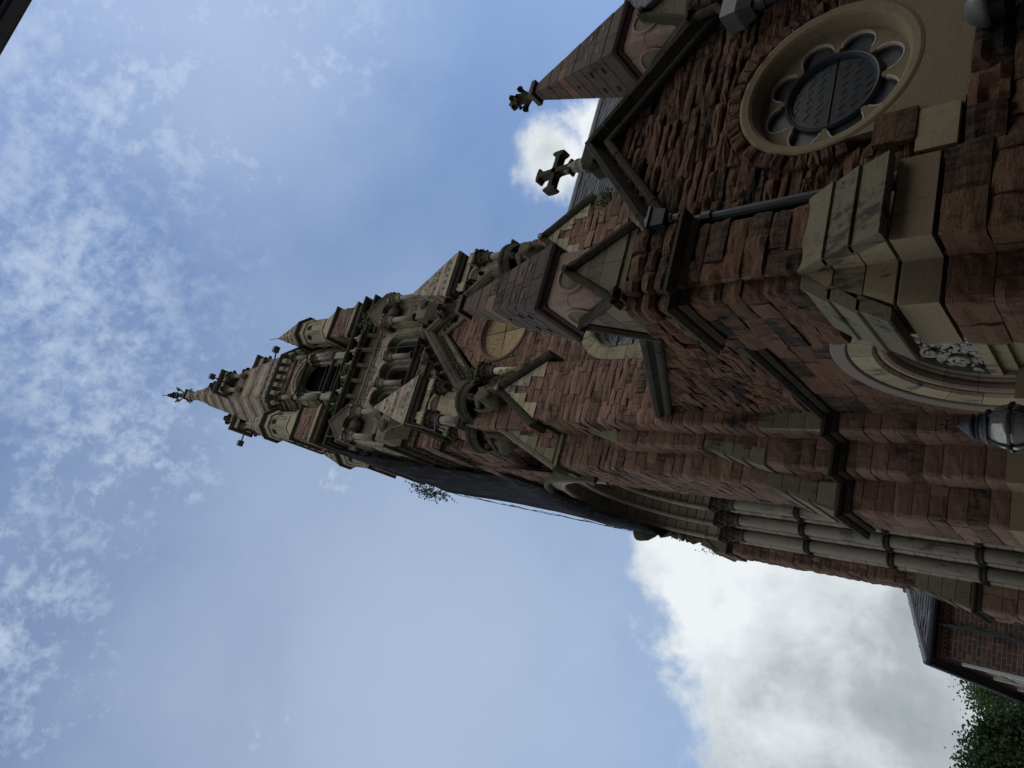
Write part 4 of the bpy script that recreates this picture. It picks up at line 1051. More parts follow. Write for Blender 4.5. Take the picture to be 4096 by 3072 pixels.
m_ = MB(); m_.add([(WX - 1.3, 8.7, 13.1), (WX, 8.7, 14.7), (WX, 10.4, 14.9), (WX - 1.3, 10.4, 13.3)], [(0, 1, 2, 3)]); m_.add([(WX + 1.3, 8.7, 13.1), (WX, 8.7, 14.7), (WX, 10.4, 14.9), (WX + 1.3, 10.4, 13.3)], [(3, 2, 1, 0)]); link('bay_roof', m_, 'slate', tower)
# right front buttress
masonry(tower, 'right_buttress', PathMap([(7.35, 9.2), (7.35, 8.28), (6.08, 8.28), (6.08, 8.95)]), 5.5, 10.06, h=(0.13, 0.18), Ln=(0.25, 0.5), bulge=0.025, rough=0.02, mat='redt', seed=61, det=0)
gablet(6.6, 0.60, 8.28, 10.06, 11.02, tower)
m_ = MB()
for sg in (-1, 1): m_.add([(6.6 + sg * 0.62, 8.3, 10.02), (6.6, 8.3, 11.04), (6.6, 9.0, 11.04), (6.6 + sg * 0.62, 9.0, 10.02)], [(0, 1, 2, 3)])
link('saddle_slab', m_, 'creamg', tower)

# pedestals of the corner tabernacles
for cx in (3.33, 6.6):
    masonry(tower, 'pedestal', PathMap([(cx + 0.56, 9.95), (cx + 0.56, 8.92), (cx - 0.56, 8.92), (cx - 0.56, 9.95)]), 10.2, 12.66, h=(0.14, 0.19), Ln=(0.25, 0.4), bulge=0.015, rough=0.01, mat='redt', seed=int(cx * 7), det=0)
    m_ = MB(); box(m_, cx - 0.54, cx + 0.54, 8.94, 10.3, 10.1, 12.7); link('pedestal_core', m_, 'mortar', tower)
# main body
BX0, BX1, BF, BB = 2.62, 6.98, 10.35, 14.5
def bodypath(o=0.0, full=False):
    return [(BX1 + o, BB + o), (BX1 + o, BF - o), (BX0 - o, BF - o), (BX0 - o, BB + o)] + ([(BX1 + o, BB + o)] if full else [])
body = PathMap(bodypath())
LW = body.S[1]      # start of -Y face (x = BX1)
LC = (3.93, 4.76, 5.60); LR = 0.285; LS, LT = 17.45, 18.72
def bodyspan(z):
    o = [(0.0, body.L)]
    for c in LC:
        sx = LW + BX1 - c
        if LS < z <= LT: o = subtract(o, sx - LR, sx + LR)
        elif LT < z < LT + LR:
            w = sqrt(LR * LR - (z - LT) ** 2); o = subtract(o, sx - w, sx + w)
    return o
masonry(tower, 'body_lower', body, 11.5, 17.15, h=(0.14, 0.19), Ln=(0.28, 0.5), bulge=0.022, rough=0.016, mat='redt', seed=47, det=0)
masonry(tower, 'body_upper', body, 17.4, 19.6, h=(0.13, 0.17), Ln=(0.16, 0.34), bulge=0.014, rough=0.012, mat='creamg', spans=bodyspan, seed=48, det=0)
masonry(tower, 'arcade_wall', body, 19.6, 20.75, h=(0.16, 0.2), Ln=(0.3, 0.5), bulge=0.012, rough=0.01, mat='redt', seed=49, det=0)
string(tower, bodypath(), 17.18, 1.5); string(tower, bodypath(), 16.48, 1.3); string(tower, bodypath(), 16.08, 0.7); string(tower, bodypath(), 14.85, 1.2)
m_ = MB(); leafband(m_, bodypath(), 16.34, 0.16, 0.25); leafband(m_, bodypath(), 14.72, 0.15, 0.24); link('carved_frieze', m_, 'carve', tower, kind='stuff')
m_ = MB()
for c in (3.55, 4.3, 5.05, 5.8):      # dark quatrefoil piercings in the plain band
    for a in range(4): prism(m_, FY(BF - 0.035), [(c + 0.09 * cos(a * pi / 2 + pi / 4) + 0.085 * cos(2 * pi * i / 8), 16.9 + 0.09 * sin(a * pi / 2 + pi / 4) + 0.085 * sin(2 * pi * i / 8)) for i in range(8)], -0.02, 0.004 + 0.001 * a)
link('quatrefoil_piercing', m_, 'void', tower, kind='stuff')
# blind arches under the frieze
for c in (3.9, 4.98, 6.05):
    voussoirs(tower, FY(BF), c, 15.35, 0.22, 0.36, 0, pi, 7, 0.05, 'creamg', name='blind_voussoir')
    for sg in (-1, 1):
        column(tower, c + sg * 0.29, BF - 0.10, 13.5, 15.1, 0.06, 'creamshaft', base=False); capital(tower, c + sg * 0.29, BF - 0.10, 15.05, 15.34, 0.06)
fB = FY(BF)
for c in LC:
    voussoirs(tower, fB, c, LT, LR, LR + 0.17, 0, pi, 9, 0.045, 'pinkarch', name='lancet_voussoir', rough=0.004)
    m_ = MB(); arcsweep(m_, fB, c, LT, [(LR + 0.01, 0.0), (LR, -0.0), (LR - 0.01, -0.22), (LR - 0.09, -0.26), (LR - 0.09, -0.5), (LR + 0.01, -0.5)], 0, pi, 18)
    for sg in (-1, 1):
        x0, x1 = sorted((c + sg * (LR - 0.09), c + sg * (LR + 0.01))); prism(m_, fB, [(x0, LS), (x1, LS), (x1, LT), (x0, LT)], -0.5, -0.20)
        x0, x1 = sorted((c + sg * (LR), c + sg * (LR + 0.03))); prism(m_, fB, [(x0, LS), (x1, LS), (x1, LT), (x0, LT)], -0.25, 0.01)
    link('lancet_reveal', m_, 'creamg', tower)
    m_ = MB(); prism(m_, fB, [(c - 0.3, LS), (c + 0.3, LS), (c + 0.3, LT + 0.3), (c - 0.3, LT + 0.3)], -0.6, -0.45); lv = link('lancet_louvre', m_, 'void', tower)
    m_ = MB()
    for k in range(12): tube(m_, [fB(c - 0.18 + 0.033 * k, LS, -0.42), fB(c - 0.18 + 0.033 * k, LT + 0.1, -0.42)], 0.004, 4)
    for k in range(5): tube(m_, [fB(c - 0.2, LS + 0.1 + 0.25 * k, -0.42), fB(c + 0.2, LS + 0.1 + 0.25 * k, -0.42)], 0.004, 4)
    link('bird_mesh', m_, 'iron', lv, kind='stuff')
for c in (4.345, 5.18):
    column(tower, c, BF - 0.10, 17.45, 18.42, 0.078); capital(tower, c, BF - 0.10, 18.38, 18.74, 0.078, mat='creamg')
for c in (3.52, 6.02):
    for k in range(9):
        a = 17.42 + 0.145 * k; m_ = MB(); box(m_, c - 0.08, c + 0.08, BF - 0.06 - R_.uniform(0, 0.01), BF, a + 0.004, a + 0.14, R_.random()); link('jamb_stone', m_, 'cream', tower)
# corbel table pockets under the parapet
def facepts(o): return
m_ = MB(); nP = 5
for i in range(nP):
    c = 3.42 + (5.95 - 3.42) * (i + 0.5) / nP; w = 0.195
    prism(m_, FY(BF - 0.03), [(c - w, 19.66), (c + w, 19.66), (c + w, 20.02)] + [(c + w * cos(pi * t / 6), 20.02 + 0.11 * sin(pi * t / 6)) for t in range(1, 6)] + [(c - w, 20.02)], -0.05, 0.008)
link('corbel_pocket', m_, 'carve', tower, kind='stuff')
for i in range(nP + 1):
    c = 3.42 + (5.95 - 3.42) * i / nP; m_ = MB()
    loft(m_, [[(c - 0.05, BF + 0.02, 19.62), (c + 0.05, BF + 0.02, 19.62), (c + 0.05, BF - 0.06, 19.64), (c - 0.05, BF - 0.06, 19.64)], [(c - 0.055, BF + 0.02, 19.9), (c + 0.055, BF + 0.02, 19.9), (c + 0.055, BF - 0.17, 19.92), (c - 0.055, BF - 0.17, 19.92)], [(c - 0.06, BF + 0.02, 20.12), (c + 0.06, BF + 0.02, 20.12), (c + 0.06, BF - 0.2, 20.12), (c - 0.06, BF - 0.2, 20.12)]]); link('corbel', m_, 'carve', tower)
string(tower, bodypath(), 19.46, 0.9, 'creamg')
for k in range(9):
    y = BF + 0.5 + 0.42 * k; m_ = MB(); box(m_, BX0 - 0.2, BX0, y - 0.06, y + 0.06, 19.7, 20.12); link('corbel', m_, 'creamg', tower)
m_ = MB(); sweep(m_, bodypath(0, False), [(-0.4, 20.10), (0.20, 20.10), (0.23, 20.14), (0.30, 20.16), (0.33, 20.20), (0.33, 20.25), (0.10, 20.30), (-0.4, 20.30)]); link('parapet_ledge', m_, 'dark', tower)
m_ = MB(); sweep(m_, bodypath(0, False), [(0.08, 20.70), (0.24, 20.70), (0.29, 20.73), (0.33, 20.76), (0.33, 20.81), (0.20, 20.86), (0.08, 20.86)]); link('parapet_rail', m_, 'dark', tower)
nb = 6
for i in range(nb):
    x = 3.62 + (5.85 - 3.62) * i / (nb - 1); m_ = MB(); fr = FY(BF - 0.19)
    pl_ = []
    for q in range(16):
        a = 2 * pi * q / 16; r = 0.16 + 0.045 * cos(4 * a); pl_.append((x + 0.62 * r * cos(a), 20.5 + 1.05 * r * sin(a)))
    prism(m_, fr, pl_, -0.10, 0.03); box(m_, x - 0.03, x + 0.03, BF - 0.26, BF - 0.12, 20.28, 20.71); link('baluster', m_, 'cream', tower)
    m_ = MB(); ball(m_, (x + 0.0, BF - 0.25, 20.33), 0.07, 7); link('baluster_knob', m_, 'shaft', tower)
for k in range(8):
    y = BF + 0.4 + 0.42 * k; m_ = MB(); box(m_, BX0 - 0.24, BX0 - 0.12, y - 0.05, y + 0.05, 20.28, 20.71); link('baluster', m_, 'cream', tower)
m_ = MB(); box(m_, BX0 + 0.02, BX1 - 0.02, BF + 0.6, BB - 0.02, 12.8, 20.3); box(m_, 4.1, BX1 - 0.02, BF + 0.5, BB - 0.02, 5.0, 12.9); link('body_core', m_, 'mortar', tower)
# red band between the lancet zone and arches, niche canopies
def niche(cx, label):
    t = thing('canopied_niche', label, 'niche', (cx, 10.1, 16.7), 'gabled stone niches beside the three lancets')
    y0, y1 = 9.88, 10.36; h = 0.42; c = MB()
    loft(c, [[(cx - 0.2, y1 - 0.1, 16.45), (cx + 0.2, y1 - 0.1, 16.45), (cx + 0.2, y1, 16.45), (cx - 0.2, y1, 16.45)], [(cx - h, y0, 16.95), (cx + h, y0, 16.95), (cx + h, y1, 16.95), (cx - h, y1, 16.95)], [(cx - h - 0.03, y0 - 0.03, 17.25), (cx + h + 0.03, y0 - 0.03, 17.25), (cx + h + 0.03, y1, 17.25), (cx - h - 0.03, y1, 17.25)], [(cx - h, y0 + 0.02, 17.4), (cx + h, y0 + 0.02, 17.4), (cx + h, y1, 17.4), (cx - h, y1, 17.4)]]); link('corbelled_base', c, 'grey', t)
    c = MB(); ball(c, (cx, y0 - 0.02, 17.12), 0.16, 6, (1, 0.6, 1), 0.35); link('base_carving', c, 'carve', t)
    for sg in (-1, 1):
        column(t, cx + sg * 0.36, y0 + 0.03, 17.42, 18.52, 0.078); capital(t, cx + sg * 0.36, y0 + 0.03, 18.46, 18.92, 0.085, 'creamg')
        for k in range(7):
            a = 17.4 + 0.21 * k; c = MB(); x0, x1 = sorted((cx + sg * 0.44, cx + sg * 0.28)); box(c, x0, x1, y0 + 0.16, y1, a + 0.004, a + 0.205, R_.random()); link('ashlar', c, 'creamg', t)
    c = MB()
    for k in range(7):
        a = 17.4 + 0.21 * k; c = MB()
        loft(c, [[(cx - 0.30, y1 - 0.02, zz), (cx - 0.30, y0 + 0.22, zz), (cx - 0.16, y0 + 0.36, zz), (cx + 0.16, y0 + 0.36, zz), (cx + 0.30, y0 + 0.22, zz), (cx + 0.30, y1 - 0.02, zz)] for zz in (a + 0.004, a + 0.205)], tint=R_.random()); link('ashlar', c, 'creamg', t)
    fr = FY(y0)
    c = MB()      # gabled canopy front with round hollow
    outer = [(cx - 0.46, 18.88), (cx - 0.46, 19.2), (cx, 19.86), (cx + 0.46, 19.2), (cx + 0.46, 18.88)]
    n = 20; inner = [(cx + 0.27 * cos(pi - pi * i / n), 18.9 + 0.33 * sin(pi * i / n)) for i in range(n + 1)]
    ov = []
    for i in range(n + 1):
        a = pi - pi * i / n; dx, dz = cos(a), sin(a)
        best = 9
        for (p, q) in zip(outer[:-1], outer[1:]):
            ex, ez = q[0] - p[0], q[1] - p[1]; den = dx * ez - dz * ex
            if abs(den) < 1e-9: continue
            tt = ((p[0] - cx) * ez - (p[1] - 18.9) * ex) / den; uu = ((p[0] - cx) * dz - (p[1] - 18.9) * dx) / den
            if tt > 0 and -0.01 <= uu <= 1.01: best = min(best, tt)
        ov.append((cx + dx * best, 18.9 + dz * best) if best < 9 else outer[0])
    loops = []
    for p, q in zip(inner, ov): loops.append([fr(p[0], p[1], 0.0), fr(q[0], q[1], 0.03), fr(q[0], q[1], -0.45), fr(cx + (p[0] - cx) * 0.8, 18.9 + (p[1] - 18.9) * 0.8, -0.3)])
    loft(c, loops); link('canopy', c, 'carve', t)
    c = MB(); ball(c, (cx, y0 + 0.28, 18.95), 0.27, 8, (1, 0.7, 1)); link('canopy_hollow', c, 'cap', t)
    c = MB(); linesweep(c, fr, [(cx - 0.50, 18.95), (cx - 0.50, 19.18), (cx, 19.90), (cx + 0.50, 19.18), (cx + 0.50, 18.95)], [(-0.03, -0.45), (-0.03, 0.03), (0.02, 0.08), (0.05, 0.07), (0.05, -0.45)]); link('canopy_coping', c, 'carve', t)
    return t
niche(2.98, 'weathered stone niche with gabled canopy left of the three lancet openings')
niche(6.56, 'weathered stone niche with gabled canopy right of the three lancet openings')

# tabernacles
def tabernacle(cx, cy, label):
    t = thing('corner_tabernacle', label, 'tabernacle', (cx, cy, 12.66), 'pyramid-capped stone tabernacles on the front buttresses')
    BUD[t.name] = 70
    h = 0.40
    sq = lambda r, c0=cx, c1=cy: [(c0 + r, c1 + r), (c0 + r, c1 - r), (c0 - r, c1 - r), (c0 - r, c1 + r)]
    # ledge with rounded hoods
    m_ = MB(); sweep(m_, sq(0.52), [(-0.5, 12.66), (0.02, 12.66), (0.05, 12.70), (0.05, 12.74), (0.09, 12.78), (0.09, 12.83), (-0.5, 12.86)], True); link('ledge', m_, 'dark', t)
    for ang, px_, py_ in ((-pi / 2, cx, cy - 0.50), (pi, cx - 0.50, cy)):
        m_ = MB(); loops = []
        for i in range(17):
            a = ang - pi / 2 + pi * i / 16
            loops.append([(px_ + r * cos(a), py_ + r * sin(a), z) for r, z in ((0.30, 12.48), (0.33, 12.40), (0.39, 12.40), (0.42, 12.48), (0.42, 12.54), (0.46, 12.60), (0.46, 12.67), (0.28, 12.74), (0.0, 12.74), (0.0, 12.58))])
        loft(m_, loops); link('statue_canopy', m_, 'dark', t)
    m_ = MB(); box(m_, cx - h + 0.06, cx + h - 0.06, cy - h + 0.06, cy + h - 0.06, 12.8, 14.5); core = link('core', m_, 'mortar', t)
    pm = PathMap([(cx + h - 0.05, cy + h), (cx + h - 0.05, cy - h + 0.05), (cx - h + 0.05, cy - h + 0.05), (cx - h + 0.05, cy + h)])
    masonry(core, 'x', pm, 12.86, 14.46, h=(0.24, 0.30), Ln=(0.26, 0.42), bulge=0.006, rough=0.004, mat='cream', seed=int(cx), det=0, gap=0.003, core=False, cdepth=0.02)
    for fr, c in ((FY(cy - h + 0.04), cx), (FX(cx - h + 0.04), cy)):
        m_ = MB(); arcsweep(m_, fr, c, 14.0, [(0.30, -0.02), (0.30, 0.03), (0.27, 0.05), (0.235, 0.035), (0.22, 0.01), (0.22, -0.02)], 0, pi, 22); link('arch_moulding', m_, 'creamshaft', t)
        m_ = MB(); prism(m_, fr, [(c + 0.225 * cos(pi * i / 14), 14.0 + 0.225 * sin(pi * i / 14)) for i in range(15)], -0.02, 0.004); link('arch_recess', m_, 'cap', t)
        m_ = MB(); prism(m_, fr, [(c - 0.5, 14.30), (c + 0.5, 14.30), (c + 0.5, 14.50), (c - 0.5, 14.50)], -0.1, 0.08); link('frieze', m_, 'cream', t)
    for sx in (-1, 1):
        for sy in (-1, 1):
            column(t, cx + sx * h, cy + sy * h, 12.94, 13.66, 0.092); capital(t, cx + sx * h, cy + sy * h, 13.62, 14.10, 0.10)
            m_ = MB(); box(m_, cx + sx * h - 0.14, cx + sx * h + 0.14, cy + sy * h - 0.14, cy + sy * h + 0.14, 14.10, 14.32); link('impost_block', m_, 'cream', t)
    m_ = MB(); sweep(m_, sq(0.48), [(-0.4, 14.48), (0.03, 14.48), (0.06, 14.52), (0.06, 14.55), (0.11, 14.58), (0.13, 14.62), (0.13, 14.67), (-0.4, 14.69)], True); link('cornice', m_, 'dark', t)
    z = 14.66; zt = 17.1; k = 0
    while z < zt - 0.03:
        z2 = min(zt, z + R_.uniform(0.17, 0.23)); wa = 0.61 * (zt - z) / (zt - 14.66) + 0.02; wb = 0.61 * (zt - z2) / (zt - 14.66) + 0.02; kk = 3 if wa > 0.4 else (2 if wa > 0.22 else 1); off = R_.uniform(-0.15, 0.15)
        for q in range(kk):
            sa, sb = -1 + 2 * q / kk + (off if q else 0), -1 + 2 * (q + 1) / kk + (off if q < kk - 1 else 0); g = 0.003; j = R_.uniform(0, 0.006); m_ = MB()
            loft(m_, [[(cx + sa * w + g, cy - w - j, zz), (cx + sb * w - g, cy - w - j, zz), (cx + sb * w - g, cy + w + j, zz), (cx + sa * w + g, cy + w + j, zz)] for w, zz in ((wa, z + 0.004), (wb, z2 - 0.003))], tint=R_.random())
            link('cap_course', m_, ('spire', 'creamg', 'spire', 'pink')[k % 4], t)
        if k in (1, 4, 7):
            m_ = MB(); zm = (z + z2) / 2; wm = (wa + wb) / 2
            for q in range(5 - k // 2):
                n = 5 - k // 2; c_ = -0.8 + 1.6 * (q + 0.5) / n
                for fr, c in ((FY(cy - wm - 0.008), cx), (FX(cx - wm - 0.008), cy)):
                    prism(m_, fr, [(c + c_ * wm + 0.045 * cos(pi * i / 6), zm - 0.02 + 0.035 * sin(pi * i / 6)) for i in range(7)], -0.02, 0.008)
            link('scallop', m_, 'dark', t, kind='stuff')
        z = z2; k += 1
    return t
tabernacle(3.31, 9.42, 'cream stone tabernacle with corner shafts and pyramid cap nearest the big archway')
tabernacle(6.62, 9.42, 'cream stone tabernacle with corner shafts and pyramid cap at the far right buttress')

# statues under the tabernacle canopies
def angel(x, y, z, ang, s, label, shield=True):
    t = thing('angel_statue', label, 'statue', (x, y, z), 'stone angels under the rounded canopies')
    ca, sa = cos(ang), sin(ang)
    P = lambda f, l, u: (x + (ca * f - sa * l) * s, y + (sa * f + ca * l) * s, z + u * s)      # f forward, l left, u up
    def blobs(mb, rows, n=26, rough=0.0):
        loops = []
        for u, f, wl, wf in rows:
            loops.append([P(f + wf * cos(2 * pi * k / n) * (1 + rough * sin(5 * k + u * 9)), wl * sin(2 * pi * k / n) * (1 + rough * sin(7 * k + u * 5)), u) for k in range(n)])
        loft(mb, loops)
    m_ = MB(); blobs(m_, [(0, 0.02, 0.20, 0.15), (0.10, 0.06, 0.27, 0.22), (0.28, 0.16, 0.29, 0.24), (0.42, 0.22, 0.27, 0.22), (0.52, 0.10, 0.21, 0.17), (0.66, 0.06, 0.19, 0.14), (0.82, 0.08, 0.24, 0.14), (0.92, 0.11, 0.20, 0.12), (0.97, 0.14, 0.08, 0.08), (1.02, 0.17, 0.07, 0.07)], rough=0.13)
    bd = link('robed_body', m_, 'carve', t, smooth=True)
    m_ = MB(); blobs(m_, [(0.99, 0.20, 0.05, 0.05), (1.04, 0.22, 0.085, 0.095), (1.10, 0.22, 0.10, 0.115), (1.17, 0.20, 0.10, 0.11), (1.23, 0.17, 0.07, 0.08), (1.26, 0.15, 0.02, 0.02)])
    for l in (-0.04, 0.04): ball(m_, P(0.325, l, 1.125), 0.018 * s, 4)
    ball(m_, P(0.345, 0, 1.09), 0.022 * s, 4); ball(m_, P(0.325, 0, 1.045), 0.028 * s, 4, (1, 1, 0.5))
    link('head', m_, 'carve', bd, smooth=True)
    m_ = MB()
    for k in range(30):
        a = R_.uniform(0, 2 * pi); e = R_.uniform(-0.2, 1.3); ff = 0.17 + 0.115 * cos(a) * cos(e); 
        if cos(a) > 0.55 and e < 0.55: continue
        ball(m_, P(ff, 0.115 * sin(a) * cos(e), 1.15 + 0.10 * sin(e)), 0.035 * s, 4, (1, 1, 1), 0.2)
    link('curly_hair', m_, 'carve', bd)
    m_ = MB()
    for sg in (-1, 1):
        tube(m_, [P(0.08, sg * 0.2, 0.86), P(0.2, sg * 0.27, 0.68), P(0.36, sg * 0.16, 0.56), P(0.40, sg * 0.10, 0.52)], [0.075 * s, 0.065 * s, 0.05 * s, 0.04 * s], 8)
        for f_ in range(4): tube(m_, [P(0.40, sg * (0.07 + 0.022 * f_), 0.53), P(0.45, sg * (0.06 + 0.022 * f_), 0.50), P(0.44, sg * (0.05 + 0.022 * f_), 0.46)], 0.011 * s, 5)
        tube(m_, [P(0.39, sg * 0.13, 0.55), P(0.43, sg * 0.15, 0.57)], 0.012 * s, 5)
    link('arms', m_, 'carve', bd)
    for sg in (-1, 1):
        m_ = MB()
        for k in range(7):
            a = k / 6; tube(m_, [P(-0.02, sg * 0.12, 0.9 - 0.03 * k), P(0.02, sg * (0.30 + 0.05 * sin(a * 3)), 0.98 - 0.10 * k), P(0.06, sg * (0.36 - 0.02 * k), 0.72 - 0.10 * k), P(0.08, sg * (0.31 - 0.025 * k), 0.42 - 0.07 * k)], [0.03 * s, 0.05 * s, 0.045 * s, 0.015 * s], 5)
        link('wing', m_, 'carve', t)
    if shield:
        m_ = MB(); fr_pts = [(-0.18, 0.60), (-0.09, 0.57), (0, 0.61), (0.09, 0.57), (0.18, 0.60), (0.19, 0.38), (0.13, 0.2), (0, 0.1), (-0.13, 0.2), (-0.19, 0.38)]
        loft(m_, [[P(0.40, a, b) for a, b in fr_pts], [P(0.47, a, b) for a, b in fr_pts], [P(0.50, a * 0.8, 0.36 + (b - 0.36) * 0.8) for a, b in fr_pts]]); link('shield', m_, 'carve', t)
    return t
angel(3.31, 8.78, 11.55, -pi / 2, 0.74, 'curly-haired stone angel holding a broad shield on the front of the left tabernacle')
angel(2.70, 9.42, 11.55, pi, 0.74, 'stone angel with folded hands on the archway side of the left tabernacle', False)
angel(6.62, 8.78, 11.55, -pi / 2, 0.76, 'stone angel on the front of the right tabernacle, partly behind the pinnacle')

# =================================================================== WEST ARCHWAY of the tower
AY, AZ_ = 12.4, 9.55
fa = FX(2.19)
STEP = [(2.19, 2.35), (2.45, 2.0), (2.72, 1.65), (3.0, 1.62)]
ORD = [(2.19, 2.45, 2.35, 2.62), (2.45, 2.72, 2.0, 2.34), (2.72, 3.0, 1.65, 1.99)]
am = PathMap([(2.19, 9.95), (2.19, 15.1)])
def aspan(z):
    o = [(0, am.L)]; r = 2.62
    if z <= AZ_: return subtract(o, AY - 9.95 - 2.37, AY - 9.95 + 2.37)
    if z < AZ_ + r:
        w = sqrt(r * r - (z - AZ_) ** 2); o = subtract(o, AY - 9.95 - w, AY - 9.95 + w)
    return o
masonry(tower, 'arch_wall', am, 9.56, 13.2, h=(0.15, 0.19), Ln=(0.28, 0.5), bulge=0.02, rough=0.012, mat='redt', spans=aspan, seed=71, det=0)
for (x0, x1, r0, r1) in ORD:
    dep = 2.19 - x0
    voussoirs(tower, fa, AY, AZ_, r0, r1, 0, pi, 30, dep, 'buff', name='arch_voussoir', c0=2.19 - x1 - 0.02, rough=0.004, gap=0.010)
    m_ = MB()
    for i in range(15):
        a0, a1 = pi * i / 15 + 0.003, pi * (i + 1) / 15 - 0.003
        arcsweep(m_, fa, AY, AZ_, [(r0 - 0.005 + 0.055 * cos(q), dep + 0.0 + 0.055 * sin(q)) for q in [k * pi / 4 for k in range(8)]], a0, a1, 4, tint=R_.random())
    link('arch_roll', m_, 'buff', tower, kind='stuff')
# inner wall of the arch recess with soffit
m_ = MB(); arcsweep(m_, fa, AY, AZ_, [(1.64, 2.19 - 2.98), (1.64, 2.19 - 3.9), (1.75, 2.19 - 3.9), (1.75, 2.19 - 2.98)], 0, pi, 30)
prism(m_, fa, [(AY + 1.62, 0), (AY + 1.75, 0), (AY + 1.75, AZ_), (AY + 1.62, AZ_)], 2.19 - 3.9, 2.19 - 2.98); prism(m_, fa, [(AY - 1.75, 0), (AY - 1.62, 0), (AY - 1.62, AZ_), (AY - 1.75, AZ_)], 2.19 - 3.9, 2.19 - 2.98)
link('arch_reveal', m_, 'buff', tower)
m_ = MB(); prism(m_, fa, [(AY - 1.7, 0), (AY + 1.7, 0), (AY + 1.7, AZ_ + 1.7), (AY - 1.7, AZ_ + 1.7)], 2.19 - 4.0, 2.19 - 3.88); link('recess_wall', m_, 'mortar', tower)
# far jamb
jm = PathMap([(3.3, 14.05), (3.0, 14.05), (2.72, 14.05), (2.72, 14.40), (2.45, 14.40), (2.45, 14.75), (2.19, 14.75), (2.19, 14.93)])
masonry(tower, 'jamb', jm, 0.0, 9.5, h=(0.20, 0.26), Ln=(0.3, 0.6), bulge=0.006, rough=0.003, mat='buff', seed=72, det=0, gap=0.005, cdepth=0.012)
fbp = PathMap([(2.19, 14.93), (1.96, 14.93), (1.96, 15.75)])
masonry(tower, 'far_buttress_upper', fbp, 5.7, 9.5, h=(0.16, 0.21), Ln=(0.22, 0.42), bulge=0.022, rough=0.012, mat='redt', seed=73, det=1)
masonry(tower, 'far_buttress_lower', PathMap([(2.19, 14.90), (1.74, 14.90), (1.74, 16.1)]), 0, 4.62, h=(0.18, 0.23), Ln=(0.3, 0.5), bulge=0.022, rough=0.012, mat='redt', seed=74, det=1)
wedge(tower, FY(14.93), None, [(4.80, 5.03, 1.74, 2.19, 1.79, 2.19), (5.03, 5.26, 1.79, 2.19, 1.85, 2.19), (5.26, 5.48, 1.85, 2.19, 1.91, 2.19), (5.48, 5.7, 1.91, 2.19, 1.96, 2.19)], 0.02, 'grey')
slabs(tower, (1.71, 4.80), (1.96, 5.72), 14.92, 15.8, 'x', 3)
string(tower, [(2.19, 14.90), (1.74, 14.90), (1.74, 16.1)], 4.62, 1.05)
m_ = MB(); prism(m_, FY(14.90), [(1.90, 9.5), (2.22, 9.5), (2.22, 10.2), (2.02, 10.2), (1.90, 9.9)], -0.9, 0.03); link('buttress_head', m_, 'grey', tower)
m_ = MB(); loft(m_, [[(1.86, 14.84, 9.86), (1.90, 14.84, 9.80), (2.3, 14.84, 10.32), (2.3, 14.84, 10.38)], [(1.86, 15.9, 9.86), (1.90, 15.9, 9.80), (2.3, 15.9, 10.32), (2.3, 15.9, 10.38)]]); link('weathering_slab', m_, 'grey', tower)
m_ = MB(); box(m_, 2.0, 3.6, 14.98, 16.0, 0, 10.3); box(m_, 2.3, 6.9, 14.9, 15.2, 0, 14); link('far_core', m_, 'mortar', tower)
for (x, y) in ((2.325, 14.59), (2.595, 14.24), (2.865, 13.89)):
    column(tower, x, y, 1.0, 9.08, 0.118, n=20, base=False); capital(tower, x, y, 9.04, 9.5, 0.118, square=False)
    for z in (7.65, 6.05, 4.56, 3.0): shaftring(tower, x, y, z, 0.118)
m_ = MB(); sweep(m_, [(3.3, 13.80), (2.70, 13.80), (2.70, 14.13), (2.43, 14.13), (2.43, 14.48), (2.16, 14.48), (2.16, 14.90), (1.94, 14.90), (1.94, 15.2)], [(-0.3, 9.46), (0.0, 9.46), (0.03, 9.49), (0.03, 9.52), (0.06, 9.55), (0.06, 9.58), (-0.3, 9.60)]); link('abacus', m_, 'dark', tower)
for z in (7.65, 6.05, 4.56, 3.0):
    m_ = MB(); sweep(m_, [(3.3, 14.05), (2.72, 14.05), (2.72, 14.40), (2.45, 14.40), (2.45, 14.75), (2.19, 14.75), (2.19, 14.9)], [(-0.02, z - 0.06), (0.02, z - 0.06), (0.04, z - 0.02), (0.04, z + 0.02), (0.02, z + 0.06), (-0.02, z + 0.06)]); link('shaft_band', m_, 'dark', tower)
# near jamb
m_ = MB(); box(m_, 2.22, 3.6, 9.2, 10.15, 0, 10.0); box(m_, 2.25, 3.9, 9.93, 10.05, 0, 9.5); box(m_, 2.47, 3.9, 10.05, 10.4, 0, 9.5); box(m_, 2.74, 3.9, 10.4, 10.75, 0, 9.5); box(m_, 3.05, 6.2, 8.99, 9.2, 0, 7.0); link('near_core', m_, 'mortar', tower)
# crocketed hood mould and rounded corbel on the arch's far side
m_ = MB()
arcsweep(m_, fa, AY, AZ_, [(2.64, -0.05), (2.64, 0.08), (2.68, 0.14), (2.74, 0.12), (2.76, -0.05)], 0, pi, 40); link('arch_hood', m_, 'carve', tower)
m_ = MB()
for i in range(34):
    a = 0.03 + 1.5 * (i + R_.uniform(-0.6, 0.6)) / 33; p = fa(AY + R_.uniform(2.68, 2.82) * cos(a), AZ_ + R_.uniform(2.68, 2.84) * sin(a), R_.uniform(0.0, 0.10))
    ball(m_, p, R_.uniform(0.05, 0.13), 5, (0.8, R_.uniform(0.7, 1.4), R_.uniform(0.7, 1.3)), 0.4)
    if i % 4 == 0: leafcurl(m_, p, V((R_.uniform(-0.9, -0.5), R_.uniform(-0.6, 0.6), 0.3)), R_.uniform(0.14, 0.22))
link('crocket', m_, 'carve', tower, kind='stuff')
m_ = MB(); loops = []
